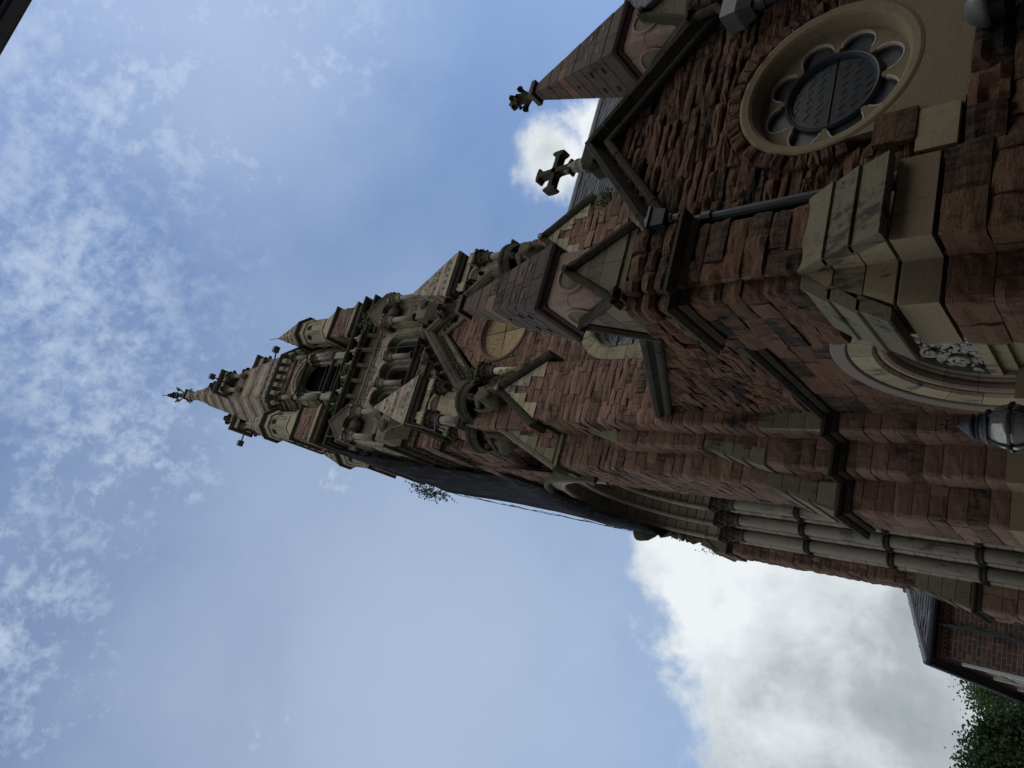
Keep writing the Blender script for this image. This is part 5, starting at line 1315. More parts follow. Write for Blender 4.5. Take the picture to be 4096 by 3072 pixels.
for i in range(13):
    a = pi / 2 + pi * i / 12; loops.append([(2.19 + r * cos(a), 14.95 + r * 0.8 * sin(a), z) for r, z in ((0.0, 11.55), (0.20, 11.6), (0.32, 11.8), (0.36, 12.0), (0.36, 12.08), (0.0, 12.1))])
loft(m_, loops); link('rounded_corbel', m_, 'dark', tower)
# raking gable stones over the archway (under the netting)
m_ = MB(); linesweep(m_, fa, [(11.2, 12.6), (AY + 0.3, 16.2), (14.7, 12.4)], [(-0.05, -0.9), (-0.05, -0.36), (0.2, -0.36), (0.2, -0.9)]); link('arch_gable_coping', m_, 'dark', tower)
m_ = MB(); prism(m_, fa, [(11.3, 12.2), (14.6, 12.2), (14.0, 13.4), (AY + 0.3, 16.0), (11.6, 13.4)], -0.9, -0.38); link('arch_gable_wall', m_, 'redt', tower)
# coping along the half gable down to the arch
m_ = MB(); tube(m_, [(2.16, 9.0, 9.9), (2.14, 9.6, 11.25), (2.12, 10.4, 10.35)], 0.03, 6)
# netting
NR = [  # z, near (x,y), far (x,y)
 (20.15, (2.36, 10.6), (2.30, 12.2)), (19.8, (2.32, 11.0), (2.28, 12.3)), (19.0, (2.44, 11.6), (2.18, 12.6)), (18.2, (2.46, 11.9), (2.06, 12.9)), (17.6, (2.44, 12.0), (1.97, 13.0)), (16.5, (2.46, 12.05), (1.985, 13.05)),
 (15.3, (2.42, 12.0), (2.0, 13.2)), (14.5, (2.42, 11.9), (2.01, 13.4)), (13.8, (2.38, 11.6), (2.02, 13.6)), (13.2, (2.2, 10.9), (2.01, 13.8)), (12.8, (2.12, 10.3), (2.0, 13.9)), (12.45, (2.10, 10.2), (1.97, 14.0)), (12.1, (2.09, 10.9), (1.95, 14.05)), (11.75, (2.08, 12.2), (1.94, 14.1)), (11.3, (2.08, 13.3), (1.96, 14.2)), (10.95, (2.08, 13.9), (1.99, 14.3))]
m_ = MB(); vs = []; nu = 26; rows = []
for i in range(len(NR) * 4 - 3):
    k = min(i // 4, len(NR) - 2); t = (i - 4 * k) / 4; A, B = NR[k], NR[k + 1]
    z = A[0] + (B[0] - A[0]) * t; n0 = V(A[1]).lerp(V(B[1]), t); f0 = V(A[2]).lerp(V(B[2]), t); row = []
    for j in range(nu):
        u = j / (nu - 4)
        if u <= 1: p = n0.lerp(f0, u); x, y = p.x - 0.10 * sin(pi * u), p.y
        else: q = (u - 1) * (nu - 4) / 3; x, y = f0.x + (2.65 - f0.x) * q, f0.y + 1.0 * q
        w = noise.noise(V((y * 1.2, z * 0.45, 3.0))) * 0.14 + noise.noise(V((y * 4.5 + z * 0.8, z * 0.8, 9.0))) * 0.045 + noise.noise(V((y * 11 + z * 2.0, z * 1.2, 19.0))) * 0.018
        row.append((x - abs(w) * (0.3 if 0 < j else 0) - (w * 0.6 if 0.05 < u < 0.93 else 0), y + (0.10 * noise.noise(V((z * 2.2, 5, j))) if j == 0 else 0), z + (0.12 * noise.noise(V((y * 1.7, 1, 7))) if i == len(NR) * 4 - 4 else 0)))
    rows.append(row)
loft(m_, rows, closed=False, caps=False)
net = link('debris_netting', m_, 'net', smooth=True)
tag(net, 'black debris netting draped over the side gable above the big archway', 'netting')
m_ = MB()
for k in range(22):
    t = k / 21; y = 13.05 + 1.15 * t; z0 = 17.3 - 5.6 * t; a = (1.975, y - 0.05, z0 + R_.uniform(0, 0.8)); b = (1.94, y + 0.05, z0 - R_.uniform(0.3, 0.9)); c_ = (1.93, y + 0.02, (a[2] + b[2]) / 2); tube(m_, [a, c_, b], 0.006, 3)
link('loose_strand', m_, 'net', net, kind='stuff')

# =================================================================== BELFRY AND SPIRE
spire = thing('church_spire', 'octagonal banded stone spire with belfry openings and gabled lucarnes above the tower parapet', 'spire', (TX, TY, 20.0))
BUD[spire.name] = 300
AP = 1.86
def octmap(k, base, a0, z0, a1, z1):
    th = -pi / 2 + k * pi / 4; n = V((cos(th), sin(th), 0)); u = V((-sin(th), cos(th), 0))
    def f(q, z, d):
        a = a0 + (a1 - a0) * (z - z0) / (z1 - z0); p = V((TX, TY, z)) + n * (a + d) + u * q; return (p.x, p.y, p.z)
    return FlatMap(f)
T8 = math.tan(pi / 8)
zo0, zo1 = 20.2, 25.4
for k in range(8):
    mp = octmap(k, 0, AP, zo0, AP, zo1); W2 = AP * T8; opening = k % 2 == 0
    OZ, OR = 23.85, 0.50
    def osp(z, W2=W2, opening=opening):
        o = [(-W2, W2)]
        if opening:
            if z < OZ: o = subtract(o, -0.62, 0.62)
            elif z < OZ + 0.86:
                w = sqrt(0.86 ** 2 - (z - OZ) ** 2) * 0.74 / 0.86 if z > OZ else 0.62; o = subtract(o, -w, w)
        return o
    if k in (0, 7, 6, 1, 5): masonry(spire, 'belfry_wall', mp, zo0, zo1, h=(0.13, 0.18), Ln=(0.22, 0.45), bulge=0.02, rough=0.015, mat='redt' if k in (0,) else 'spire', spans=osp, srange=(-W2, W2), seed=80 + k, det=0, gap=0.008)
    else:
        m_ = MB(); m_.add([mp(-W2, zo0, 0), mp(W2, zo0, 0), mp(W2, zo1, 0), mp(-W2, zo1, 0)], [(0, 1, 2, 3)]); link('belfry_wall', m_, 'redt', spire)
    th = -pi / 2 + k * pi / 4
    if opening:
        n = V((cos(th), sin(th), 0)); u = V((-sin(th), cos(th), 0)); fr = frame(V((TX, TY, 0)) + n * AP, u, n)
        for (r0, r1, d0, d1) in ((0.72, 0.84, -0.1, 0.07), (0.62, 0.715, -0.2, 0.03), (0.55, 0.615, -0.35, -0.04)):
            m_ = MB(); loops = []
            for i in range(25):
                a = pi * i / 24; loops.append([fr(r * cos(a), OZ + r * 1.12 * sin(a), o) for r, o in ((r0, d0), (r0, d1 - 0.03), (r0 + 0.03, d1), (r1 - 0.03, d1), (r1, d1 - 0.03), (r1, d0))])
            loft(m_, loops); link('belfry_arch', m_, 'cream' if r0 > 0.5 else 'creamg', spire)
        for sg in (-1, 1):
            c = fr(sg * 0.68, 0, 0.02)
            for (za, zb) in ((20.3, 22.3), (22.45, 23.5)): column(spire, c.x, c.y, za, zb, 0.062, base=False)
            capital(spire, c.x, c.y, 23.45, 23.86, 0.065, square=False)
            c = fr(sg * 0.56, 0, -0.10); column(spire, c.x, c.y, 20.3, 23.5, 0.05, base=False); capital(spire, c.x, c.y, 23.45, 23.86, 0.055, square=False)
            x0, x1 = sorted((sg * 0.55, sg * 0.66)); m_ = MB(); prism(m_, fr, [(x0, 20.2), (x1, 20.2), (x1, OZ), (x0, OZ)], -0.4, -0.08); link('belfry_reveal', m_, 'creamg', spire)
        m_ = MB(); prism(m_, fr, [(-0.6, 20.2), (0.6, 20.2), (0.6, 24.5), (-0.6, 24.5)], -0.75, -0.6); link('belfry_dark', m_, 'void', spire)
        for z in (20.9, 21.65, 22.4, 23.15):
            m_ = MB(); loft(m_, [[fr(a, z, -0.24), fr(a, z + 0.03, -0.24), fr(a, z + 0.25, -0.5), fr(a, z + 0.22, -0.5)] for a in (-0.56, 0.56)]); link('louvre', m_, 'black', spire)
for k in range(8):       # angle shafts with rings
    a = -pi / 2 + pi / 8 + k * pi / 4; r = AP / cos(pi / 8) + 0.01; x, y = TX + r * cos(a), TY + r * sin(a)
    for za, zb in ((20.3, 22.28), (22.42, 24.15), (24.28, 25.2)): column(spire, x, y, za, zb, 0.085, base=False)
    for z in (22.35, 24.22): shaftring(spire, x, y, z, 0.088)
    capital(spire, x, y, 25.08, 25.42, 0.08, square=False)
def octpts(r): return [(TX + r / cos(pi / 8) * cos(-pi / 2 - pi / 8 - k * pi / 4), TY + r / cos(pi / 8) * sin(-pi / 2 - pi / 8 - k * pi / 4)) for k in range(8)]
for z in (22.35, 24.22, 25.05):
    m_ = MB(); sweep(m_, octpts(AP), [(-0.02, z - 0.06), (0.02, z - 0.06), (0.06, z - 0.01), (0.06, z + 0.03), (0.02, z + 0.06), (-0.02, z + 0.06)], True); link('string_course', m_, 'dark', spire)
m_ = MB(); sweep(m_, octpts(AP), [(-0.3, 25.42), (0.02, 25.42), (0.04, 25.8), (0.10, 25.86), (0.16, 25.90), (0.20, 25.96), (0.24, 26.0), (0.24, 26.08), (-0.3, 26.15)], True); link('cornice', m_, 'dark', spire)
P8 = octpts(AP + 0.03)
for k in (7, 6, 0, 1, 5):
    a_, b_ = V(P8[k]), V(P8[(k + 1) % 8])
for k in range(8):
    a_, b_ = V(P8[k]), V(P8[(k + 1) % 8]); d = (b_ - a_).normalized(); n = V((-d.y, d.x))
    for j in range(5):
        p = a_.lerp(b_, (j + 0.5) / 5); m_ = MB()
        loft(m_, [[(p.x + d.x * s_ * 0.075 + n.x * o, p.y + d.y * s_ * 0.075 + n.y * o, z) for s_, o in ((-1, -0.02), (1, -0.02), (1, q), (-1, q))] for z, q in ((25.44, 0.01), (25.56, 0.05), (25.62, 0.12), (25.80, 0.15), (25.86, 0.16))]); link('cornice_bracket', m_, 'creamg', spire)
# spire faces
SA0, SZ0, SA1, SZ1 = 1.97, 26.1, 0.15, 39.5
def band(z, rr):
    b = (z * 1.9) % 3.0
    return min(1.3, max(-0.3, (-0.15 if b < 0.62 else (1.1 if 1.3 < b < 2.1 else 0.6)) + rr.uniform(-0.2, 0.22)))
for k in range(8):
    mp = octmap(k, 0, SA0, SZ0, SA1, SZ1)
    wf = lambda z: (SA0 + (SA1 - SA0) * (z - SZ0) / (SZ1 - SZ0)) * T8
    if k in (0, 7, 6, 1, 5): masonry(spire, 'spire_face', mp, SZ0, SZ1, h=(0.17, 0.22), Ln=(0.28, 0.55), bulge=0.012, rough=0.01, mat='spire', spans=lambda z: [(-wf(z), wf(z))], srange=(-wf(SZ0), wf(SZ0)), seed=90 + k, det=0, gap=0.006, tint=band, cdepth=0.015)
    else:
        m_ = MB(); m_.add([mp(-wf(SZ0), SZ0, 0), mp(wf(SZ0), SZ0, 0), mp(wf(SZ1), SZ1, 0), mp(-wf(SZ1), SZ1, 0)], [(0, 1, 2, 3)]); link('spire_face', m_, 'spire', spire)
def sloc(k, q, z, d):
    return octmap(k, 0, SA0, SZ0, SA1, SZ1)(q, z, d)
m_ = MB()     # scallops at the foot of the spire
for k in (0, 7, 6, 1):
    for row, z in ((0, 26.45), (1, 27.0)):
        n = 6 - row
        for j in range(n):
            c = -0.75 + 1.5 * (j + 0.5) / n; m_.add([sloc(k, c + 0.09 * cos(pi * i / 6), z + 0.10 * sin(pi * i / 6), 0.032) for i in range(7)], [tuple(range(7))])
link('scallop', m_, 'void', spire, kind='stuff')
# chevron mouldings near the top
for k in range(8):
    for z in (36.3,):
        w = (SA0 + (SA1 - SA0) * (z - SZ0) / (SZ1 - SZ0)) * T8
        m_ = MB(); tube(m_, [sloc(k, -w, z, 0.03), sloc(k, 0, z + 0.75, 0.03), sloc(k, w, z, 0.03)], 0.03, 5); link('chevron_roll', m_, 'cream', spire)
# lucarnes (cross-axis dormers)
def lucarne(k):
    th = -pi / 2 + k * pi / 4; n = V((cos(th), sin(th), 0)); u = V((-sin(th), cos(th), 0)); fr = frame(V((TX, TY, 0)) + n * 1.54, u, n)
    e = bpy.data.objects.new('lucarne', None); COL.objects.link(e); e.parent = spire
    def lk(nm, mb_, mt): return link(nm, mb_, mt, e)
    for sg in (-1, 1):
        c = fr(sg * 0.31, 0, 0)
        m_ = MB(); lathe(m_, (c.x, c.y, 30.25), [(0.085, 0), (0.085, 0.75)], 12); lk('column', m_, 'shaft')
        m_ = MB(); lathe(m_, (c.x, c.y, 30.98), [(0.09, 0), (0.11, 0.05), (0.1, 0.1), (0.18, 0.42)], 10)
        for q in range(6): leafcurl(m_, (c.x + 0.09 * cos(q), c.y + 0.09 * sin(q), 31.2), (cos(q), sin(q), 0), 0.2)
        lk('capital', m_, 'carve')
        m_ = MB(); lathe(m_, (c.x, c.y, 29.9), [(0.06, 0), (0.14, 0.22), (0.14, 0.34)], 10); lk('column_base', m_, 'carve')
        m_ = MB(); x0, x1 = sorted((sg * 0.22, sg * 0.45)); prism(m_, fr, [(x0, 31.42), (x1, 31.42), (x1, 32.0), (x0, 32.0)], -0.9, 0.12); prism(m_, fr, [(x0, 30.1), (x1, 30.1), (x1, 31.42), (x0, 31.42)], -0.9, -0.25); lk('cheek', m_, 'creamg')
    m_ = MB(); arcsweep(m_, fr, 0, 31.42, [(0.24, -0.5), (0.24, 0.10), (0.29, 0.13), (0.33, 0.12), (0.5, 0.12), (0.5, -0.5)], 0, pi, 16); lk('arch', m_, 'creamg')
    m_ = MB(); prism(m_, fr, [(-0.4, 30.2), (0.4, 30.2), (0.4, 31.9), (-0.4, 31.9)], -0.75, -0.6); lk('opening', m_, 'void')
    m_ = MB(); loft(m_, [[fr(-0.56, z, 0.26), fr(0.56, z, 0.26), fr(0.56, z, -1.0), fr(-0.56, z, -1.0)] if q else [fr(-0.5, z, 0.18), fr(0.5, z, 0.18), fr(0.5, z, -1.0), fr(-0.5, z, -1.0)] for z, q in ((31.95, 0), (32.05, 1), (32.18, 1))]); lk('eave', m_, 'dark')
    m_ = MB(); loft(m_, [[fr(-0.5, 32.18, 0.2), fr(0.5, 32.18, 0.2), fr(0.5, 32.18, -1.2), fr(-0.5, 32.18, -1.2)], [fr(-0.07, 33.6, -0.35), fr(0.07, 33.6, -0.35), fr(0.07, 33.6, -1.2), fr(-0.07, 33.6, -1.2)]]); lk('cap', m_, 'spire')
    m_ = MB(); c = fr(0, 33.6, -0.36); lathe(m_, (c.x, c.y, 33.55), [(0.1, 0), (0.07, 0.2), (0.05, 0.35), (0.07, 0.5), (0.03, 0.65)], 8)
    for q in range(4):
        a = th + q * pi / 2; leafcurl(m_, (c.x, c.y, 33.85), (cos(a), sin(a), 0), 0.3)
    tube(m_, [fr(-0.22, 33.72, -0.3), fr(0.22, 33.72, -0.3)], 0.05, 6); lk('finial', m_, 'carve')
for k in (0, 2, 6): lucarne(k)
# capstone
m_ = MB(); lathe(m_, (TX, TY, 39.45), [(0.2, 0), (0.22, 0.15), (0.14, 0.25), (0.13, 0.3)], 10)
for k in range(4):
    a = k * pi / 2 + 0.4; tube(m_, [(TX + 0.12 * cos(a), TY + 0.12 * sin(a), 39.6), (TX + 0.30 * cos(a), TY + 0.30 * sin(a), 39.75), (TX + 0.35 * cos(a), TY + 0.35 * sin(a), 39.6)], [0.06, 0.06, 0.04], 6)
link('apex_knop', m_, 'creamg', spire)
m_ = MB(); box(m_, TX - 0.2, TX + 0.2, TY - 0.2, TY + 0.2, 39.75, 40.35); link('apex_block', m_, 'creamg', spire)
m_ = MB(); box(m_, TX - 0.27, TX + 0.27, TY - 0.27, TY + 0.27, 40.35, 40.5); link('apex_slab', m_, 'dark', spire)
vane = thing('weather_vane', 'wrought iron cross vane with scrolled arms on the very tip of the spire', 'weather vane', (TX, TY, 40.5))
m_ = MB(); tube(m_, [(TX, TY, 40.4), (TX, TY, 44.9)], [0.05, 0.02], 6); link('rod', m_, 'iron', vane)
for k in range(4):
    a = k * pi / 2 + 0.5; pts = [(TX + r * cos(a), TY + r * sin(a), z) for r, z in ((0, 41.0), (0.3, 40.9), (0.5, 41.1), (0.55, 41.35), (0.42, 41.45), (0.38, 41.3))]; m_ = MB(); tube(m_, pts, 0.035, 5); ball(m_, pts[-1], 0.08, 5); link('scroll_arm', m_, 'iron', vane)
m_ = MB(); 
for z, s_ in ((41.9, 0.16), (42.5, 0.26), (43.1, 0.18), (43.6, 0.12)):
    for k in range(4):
        a = k * pi / 2 + 0.5; leafcurl(m_, (TX, TY, z), (cos(a), sin(a), 0), s_)
link('wrought_leaves', m_, 'iron', vane)
m_ = MB(); tube(m_, [(TX - 0.5, TY - 0.2, 41.0), (TX + 0.3, TY + 0.1, 41.0)], 0.02, 4); ball(m_, (TX, TY, 41.6), 0.13, 6); link('arrow', m_, 'iron', vane)

# corner turrets
def turret(cx, cy, label):
    t = thing('tower_turret', label, 'turret', (cx, cy, 20.2), 'corner turrets of the tower')
    BUD[t.name] = 0; h = 0.52
    sq = lambda r: [(cx + r, cy + r), (cx + r, cy - r), (cx - r, cy - r), (cx - r, cy + r)]
    pm = PathMap(sq(h) + [(cx + h, cy + h)])
    m_ = MB(); box(m_, cx - h + 0.01, cx + h - 0.01, cy - h + 0.01, cy + h - 0.01, 20.0, 22.72); core = link('shaft_core', m_, 'mortar', t)
    masonry(core, 'x', pm, 20.25, 21.35, h=(0.15, 0.19), Ln=(0.26, 0.5), bulge=0.015, rough=0.01, mat='redt', seed=int(cx * 3 + cy), det=0, core=False)
    for i in range(3):
        m_ = MB(); o = 0.12 - 0.045 * i; sweep(m_, sq(h), [(-0.1, 21.35 + 0.14 * i), (o, 21.35 + 0.14 * i), (o, 21.42 + 0.14 * i), (o - 0.04, 21.49 + 0.14 * i), (-0.1, 21.49 + 0.14 * i)], True); link('set_off', m_, 'creamg', t)
    masonry(core, 'x', pm, 21.78, 22.64, h=(0.15, 0.18), Ln=(0.26, 0.5), bulge=0.015, rough=0.01, mat='redt', seed=int(cx * 5 + cy), det=0, core=False)
    m_ = MB(); sweep(m_, sq(h), [(-0.3, 22.64), (0.02, 22.64), (0.05, 22.68), (0.09, 22.70), (0.10, 22.75), (0.08, 22.80), (-0.3, 22.82)], True); link('black_ledge', m_, 'dark', t)
    oc = lambda r, z: [(cx + r / cos(pi / 8) * cos(pi / 8 + q * pi / 4), cy + r / cos(pi / 8) * sin(pi / 8 + q * pi / 4), z) for q in range(8)]
    def sq8(r, z): return [(cx + a * r, cy + b * r, z) for a, b in ((1, T8), (T8, 1), (-T8, 1), (-1, T8), (-1, -T8), (-T8, -1), (T8, -1), (1, -T8))]
    def corner8(r, z): return [(cx + a * r, cy + b * r, z) for a, b in ((1, 0.98), (0.98, 1), (-0.98, 1), (-1, 0.98), (-1, -0.98), (-0.98, -1), (0.98, -1), (1, -0.98))]
    m_ = MB(); loft(m_, [corner8(0.53, 22.8), corner8(0.51, 22.95), sq8(0.48, 23.45), sq8(0.46, 23.55)]); link('broach', m_, 'cream', t)
    m_ = MB(); loft(m_, [oc(0.44, 23.5), oc(0.44, 25.1)]); link('drum', m_, 'cream', t)
    m_ = MB(); loft(m_, [oc(0.46, 23.5), oc(0.50, 23.5), oc(0.48, 23.72), oc(0.44, 23.74)]); loft(m_, [oc(0.43, 24.9), oc(0.49, 24.92), oc(0.50, 25.15), oc(0.43, 25.15)]); link('drum_band', m_, 'cream', t)
    for q in range(8):
        a = q * pi / 4; n = V((cos(a), sin(a), 0)); u = V((-sin(a), cos(a), 0)); fr = frame(V((cx, cy, 0)) + n * 0.44, u, n)
        m_ = MB(); prism(m_, fr, [(-0.10, 23.8), (0.10, 23.8), (0.10, 24.6)] + [(0.10 * cos(pi * i / 8), 24.6 + 0.13 * sin(pi * i / 8)) for i in range(1, 8)] + [(-0.10, 24.6)], -0.02, 0.004); link('panel', m_, 'buff', t)
        m_ = MB(); prism(m_, fr, [(-0.085, 24.46), (0.085, 24.46)] + [(0.085 * cos(pi * i / 8), 24.6 + 0.11 * sin(pi * i / 8)) for i in range(9)], -0.02, 0.008); link('vent_opening', m_, 'void', t)
        m_ = MB()
        for sg in (-1, 1): tube(m_, [fr(sg * 0.145, 23.76, 0.012), fr(sg * 0.145, 24.62, 0.012)], 0.028, 6)
        link('panel_shaft', m_, 'cream', t, kind='stuff')
        m_ = MB(); arcsweep(m_, fr, 0, 24.6, [(0.12, 0), (0.12, 0.03), (0.16, 0.035), (0.17, 0.0)], 0, pi, 10); link('panel_arch', m_, 'cream', t)
    m_ = MB(); loft(m_, [oc(0.46, 25.12), oc(0.52, 25.16), oc(0.52, 25.22), oc(0.60, 25.28), oc(0.60, 25.36), oc(0.55, 25.38)]); link('eave_moulding', m_, 'dark', t)
    z = 25.36; k = 0
    while z < 27.95:
        z2 = min(28.0, z + R_.uniform(0.22, 0.3)); r0, r1 = 0.56 * (28.0 - z) / 2.64 + 0.015, 0.56 * (28.0 - z2) / 2.64 + 0.015
        m_ = MB(); loft(m_, [oc(r0, z + 0.004), oc(r1, z2 - 0.003)], tint=(0.2, 0.7, 0.45, 0.95)[k % 4]); link('cap_course', m_, 'spire', t)
        if k in (2, 4, 6):
            m_ = MB(); rm = (r0 + r1) / 2
            for q in range(8):
                a = q * pi / 4; n = V((cos(a), sin(a), 0)); u = V((-sin(a), cos(a), 0)); fr = frame(V((cx, cy, 0)) + n * (rm + 0.012), u, n)
                prism(m_, fr, [(0.05 * cos(pi * i / 6), (z + z2) / 2 - 0.04 + 0.07 * sin(pi * i / 6)) for i in range(7)], -0.02, 0.004)
            link('scallop', m_, 'void', t, kind='stuff')
        z = z2; k += 1
    return t
turret(3.0, 10.78, 'cream octagonal turret at the front left corner of the parapet, before the spire foot')
turret(6.60, 10.78, 'cream octagonal turret at the front right corner of the parapet')
turret(3.0, 14.0, 'cream octagonal turret at the rear corner, peeping out beyond the black netting')
turret(6.6, 14.0, 'cream octagonal turret hidden at the rear right corner of the parapet')


# =================================================================== NAVE ROOF
nave = thing('nave_roof', 'steep slate roof of the church nave seen beyond the gable cross', 'roof', (12, 10, 9.0))
m_ = MB(); RZ0, RZ1, RY0, RY1 = 9.3, 15.0, 8.9, 12.4
m_.add([(6.98, RY0, RZ0), (26, RY0, RZ0), (26, RY1, RZ1), (6.98, RY1, RZ1)], [(0, 1, 2, 3)]); m_.add([(6.98, 15.9, RZ0), (26, 15.9, RZ0), (26, RY1, RZ1), (6.98, RY1, RZ1)], [(0, 1, 2, 3)]); link('roof_deck', m_, 'slate', nave)
m_ = MB(); n = 34
for r in range(n):
    t0, t1 = r / n, (r + 1.25) / n; x = 6.99 + (0.14 if r % 2 else 0)
    while x < 25.8:
        w = R_.uniform(0.24, 0.34); g = 0.008; lift = R_.uniform(0.012, 0.03); t1c = min(1, t1)
        y0, z0, y1, z1 = RY0 + (RY1 - RY0) * t0, RZ0 + (RZ1 - RZ0) * t0, RY0 + (RY1 - RY0) * t1c, RZ0 + (RZ1 - RZ0) * t1c
        m_.add([(x, y0 - lift, z0 + 0.01), (x + w - g, y0 - lift, z0 + 0.01), (x + w - g, y1 - 0.004, z1), (x, y1 - 0.004, z1), (x, y0 + 0.01, z0 + 0.0), (x + w - g, y0 + 0.01, z0)], [(0, 1, 2, 3), (4, 5, 1, 0)], R_.random()); x += w
link('slates', m_, 'slate', nave, kind='stuff')
m_ = MB(); tube(m_, [(6.9, RY1, RZ1 + 0.05), (26, RY1, RZ1 + 0.05)], 0.11, 8); link('ridge', m_, 'lead', nave)
m_ = MB(); box(m_, 7.4, 26, 8.8, 9.2, 0, 9.3); link('nave_wall', m_, 'redt', nave)
m_ = MB(); tube(m_, [(7.2, 8.8, 9.25), (26, 8.8, 9.2)], 0.09, 8); link('gutter', m_, 'black', nave)

# =================================================================== PIPES AND FITTINGS
dp = thing('downpipe', 'black cast iron downpipe in the corner between pier and gable wall', 'downpipe', (3.42, 4.50, 0))
m_ = MB(); tube(m_, [(3.43, 4.515, 4.88), (3.43, 4.51, 3.3), (3.43, 4.51, 0.05)], 0.055, 12); link('pipe', m_, 'black', dp)
for z in (4.7, 3.15, 1.4):
    m_ = MB(); lathe(m_, (3.43, 4.512, z), [(0.055, -0.01), (0.072, 0), (0.072, 0.09), (0.055, 0.1)], 12); link('collar', m_, 'black', dp)
m_ = MB(); box(m_, 3.38, 3.50, 4.44, 4.48, 3.28, 3.34); link('bracket', m_, 'whitep', dp)
d2 = thing('rainwater_head', 'grey rainwater hopper with black downpipe at the right foot of the gable coping', 'hopper', (5.85, 4.5, 4.5))
m_ = MB(); loft(m_, [[(5.73, 4.40, 4.72), (5.85, 4.40, 4.72), (5.85, 4.55, 4.72), (5.73, 4.55, 4.72)], [(5.66, 4.34, 4.84), (5.92, 4.34, 4.84), (5.92, 4.58, 4.84), (5.66, 4.58, 4.84)], [(5.66, 4.34, 5.0), (5.92, 4.34, 5.0), (5.92, 4.58, 5.0), (5.66, 4.58, 5.0)]]); link('hopper', m_, 'greymetal', d2)
m_ = MB(); tube(m_, [(5.79, 4.47, 4.74), (5.79, 4.48, 4.3), (5.79, 4.49, 3.0), (5.79, 4.49, 0.1)], 0.05, 12); link('pipe', m_, 'black', d2)
for z in (4.6, 3.2):
    m_ = MB(); lathe(m_, (5.79, 4.48, z), [(0.05, -0.01), (0.066, 0), (0.066, 0.08), (0.05, 0.09)], 12); link('collar', m_, 'black', d2)
m_ = MB(); tube(m_, [(5.95, 4.44, 5.35), (5.93, 4.42, 5.12), (5.82, 4.44, 5.02), (5.79, 4.46, 4.96)], 0.045, 10); link('elbow', m_, 'dark', d2)

fl1 = thing('floodlight', 'small grey floodlight on the string course ledge of the corner pier', 'floodlight', (3.47, 4.43, 5.0))
m_ = MB(); x, y, z = 3.42, 4.36, 5.12
loft(m_, [[(x - 0.10, y - 0.06, z - 0.05), (x + 0.06, y - 0.06, z - 0.05), (x + 0.06, y + 0.07, z - 0.05), (x - 0.10, y + 0.07, z - 0.05)], [(x - 0.11, y - 0.08, z + 0.09), (x + 0.08, y - 0.08, z + 0.09), (x + 0.08, y + 0.09, z + 0.09), (x - 0.11, y + 0.09, z + 0.09)]]); link('housing', m_, 'black', fl1)
m_ = MB(); box(m_, x - 0.125, x + 0.095, y - 0.095, y + 0.105, z + 0.09, z + 0.115); link('bezel', m_, 'black', fl1)
m_ = MB(); ball(m_, (x + 0.0, y + 0.02, z + 0.14), 0.075, 7, (1, 1, 0.8)); link('lamp_cover', m_, 'greymetal', fl1)
m_ = MB(); tube(m_, [(x, y + 0.02, z - 0.16), (x, y + 0.02, z - 0.05)], 0.028, 8); lathe(m_, (x, y + 0.02, z - 0.10), [(0.028, 0), (0.045, 0.01), (0.045, 0.03), (0.028, 0.04)], 8); link('bracket', m_, 'greymetal', fl1)

dome = thing('wall_lamp', 'grey half-dome bulkhead lamp on the rough wall under the rose window', 'lamp', (4.72, 4.5, 2.75))
m_ = MB(); loops = []
for i in range(8):
    a = pi / 2 * i / 7; r = 0.15 * cos(a); loops.append([(4.72 + r * cos(2 * pi * k / 24), 4.42 + r * sin(2 * pi * k / 24) * 1.0, 2.72 + 0.17 * sin(a)) for k in range(24)])
loft(m_, loops); o = link('hood', m_, 'greymetal', dome, smooth=True)
m_ = MB(); lathe(m_, (4.72, 4.42, 2.58), [(0.04, 0), (0.12, 0.05), (0.135, 0.14)], 16); link('diffuser', m_, 'black', dome)
m_ = MB(); box(m_, 4.64, 4.80, 4.42, 4.56, 2.66, 2.8); link('back_plate', m_, 'black', dome)

# lantern
LX, LY, LZ, LRr = 2.50, 7.2, 2.93, 0.215
ln = thing('globe_lantern', 'glass globe lantern with blue-black straps and pointed cap beside the doorway', 'lantern', (LX, LY, 2.3))
mgl = bpy.data.materials.new('clear_globe_glass'); mgl.use_nodes = True; N = NT(mgl.node_tree)
o_ = N.node('ShaderNodeOutputMaterial'); gb = N.node('ShaderNodeBsdfGlossy'); gb.inputs['Roughness'].default_value = 0.12; N.put(gb.inputs['Color'], (0.62, 0.60, 0.56))
tb = N.node('ShaderNodeBsdfTransparent'); N.put(tb.inputs[0], (0.85, 0.86, 0.82)); fr_ = N.node('ShaderNodeFresnel'); fr_.inputs[0].default_value = 1.45
db = N.node('ShaderNodeBsdfDiffuse'); N.put(db.inputs[0], (0.75, 0.72, 0.64)); mxa = N.node('ShaderNodeMixShader'); mxa.inputs[0].default_value = 0.22
N.l.new(tb.outputs[0], mxa.inputs[1]); N.l.new(db.outputs[0], mxa.inputs[2])
mxb = N.node('ShaderNodeMixShader'); N.put(mxb.inputs[0], N.math('ADD', N.math('MULTIPLY', fr_.outputs[0], 1.5), 0.22, clamp=True)); N.l.new(mxa.outputs[0], mxb.inputs[1]); N.l.new(gb.outputs[0], mxb.inputs[2]); N.l.new(mxb.outputs[0], o_.inputs[0])
m_ = MB(); ball(m_, (LX, LY, LZ), LRr, 20); link('globe', m_, mgl, ln, smooth=True)
m_ = MB(); arcl = 28
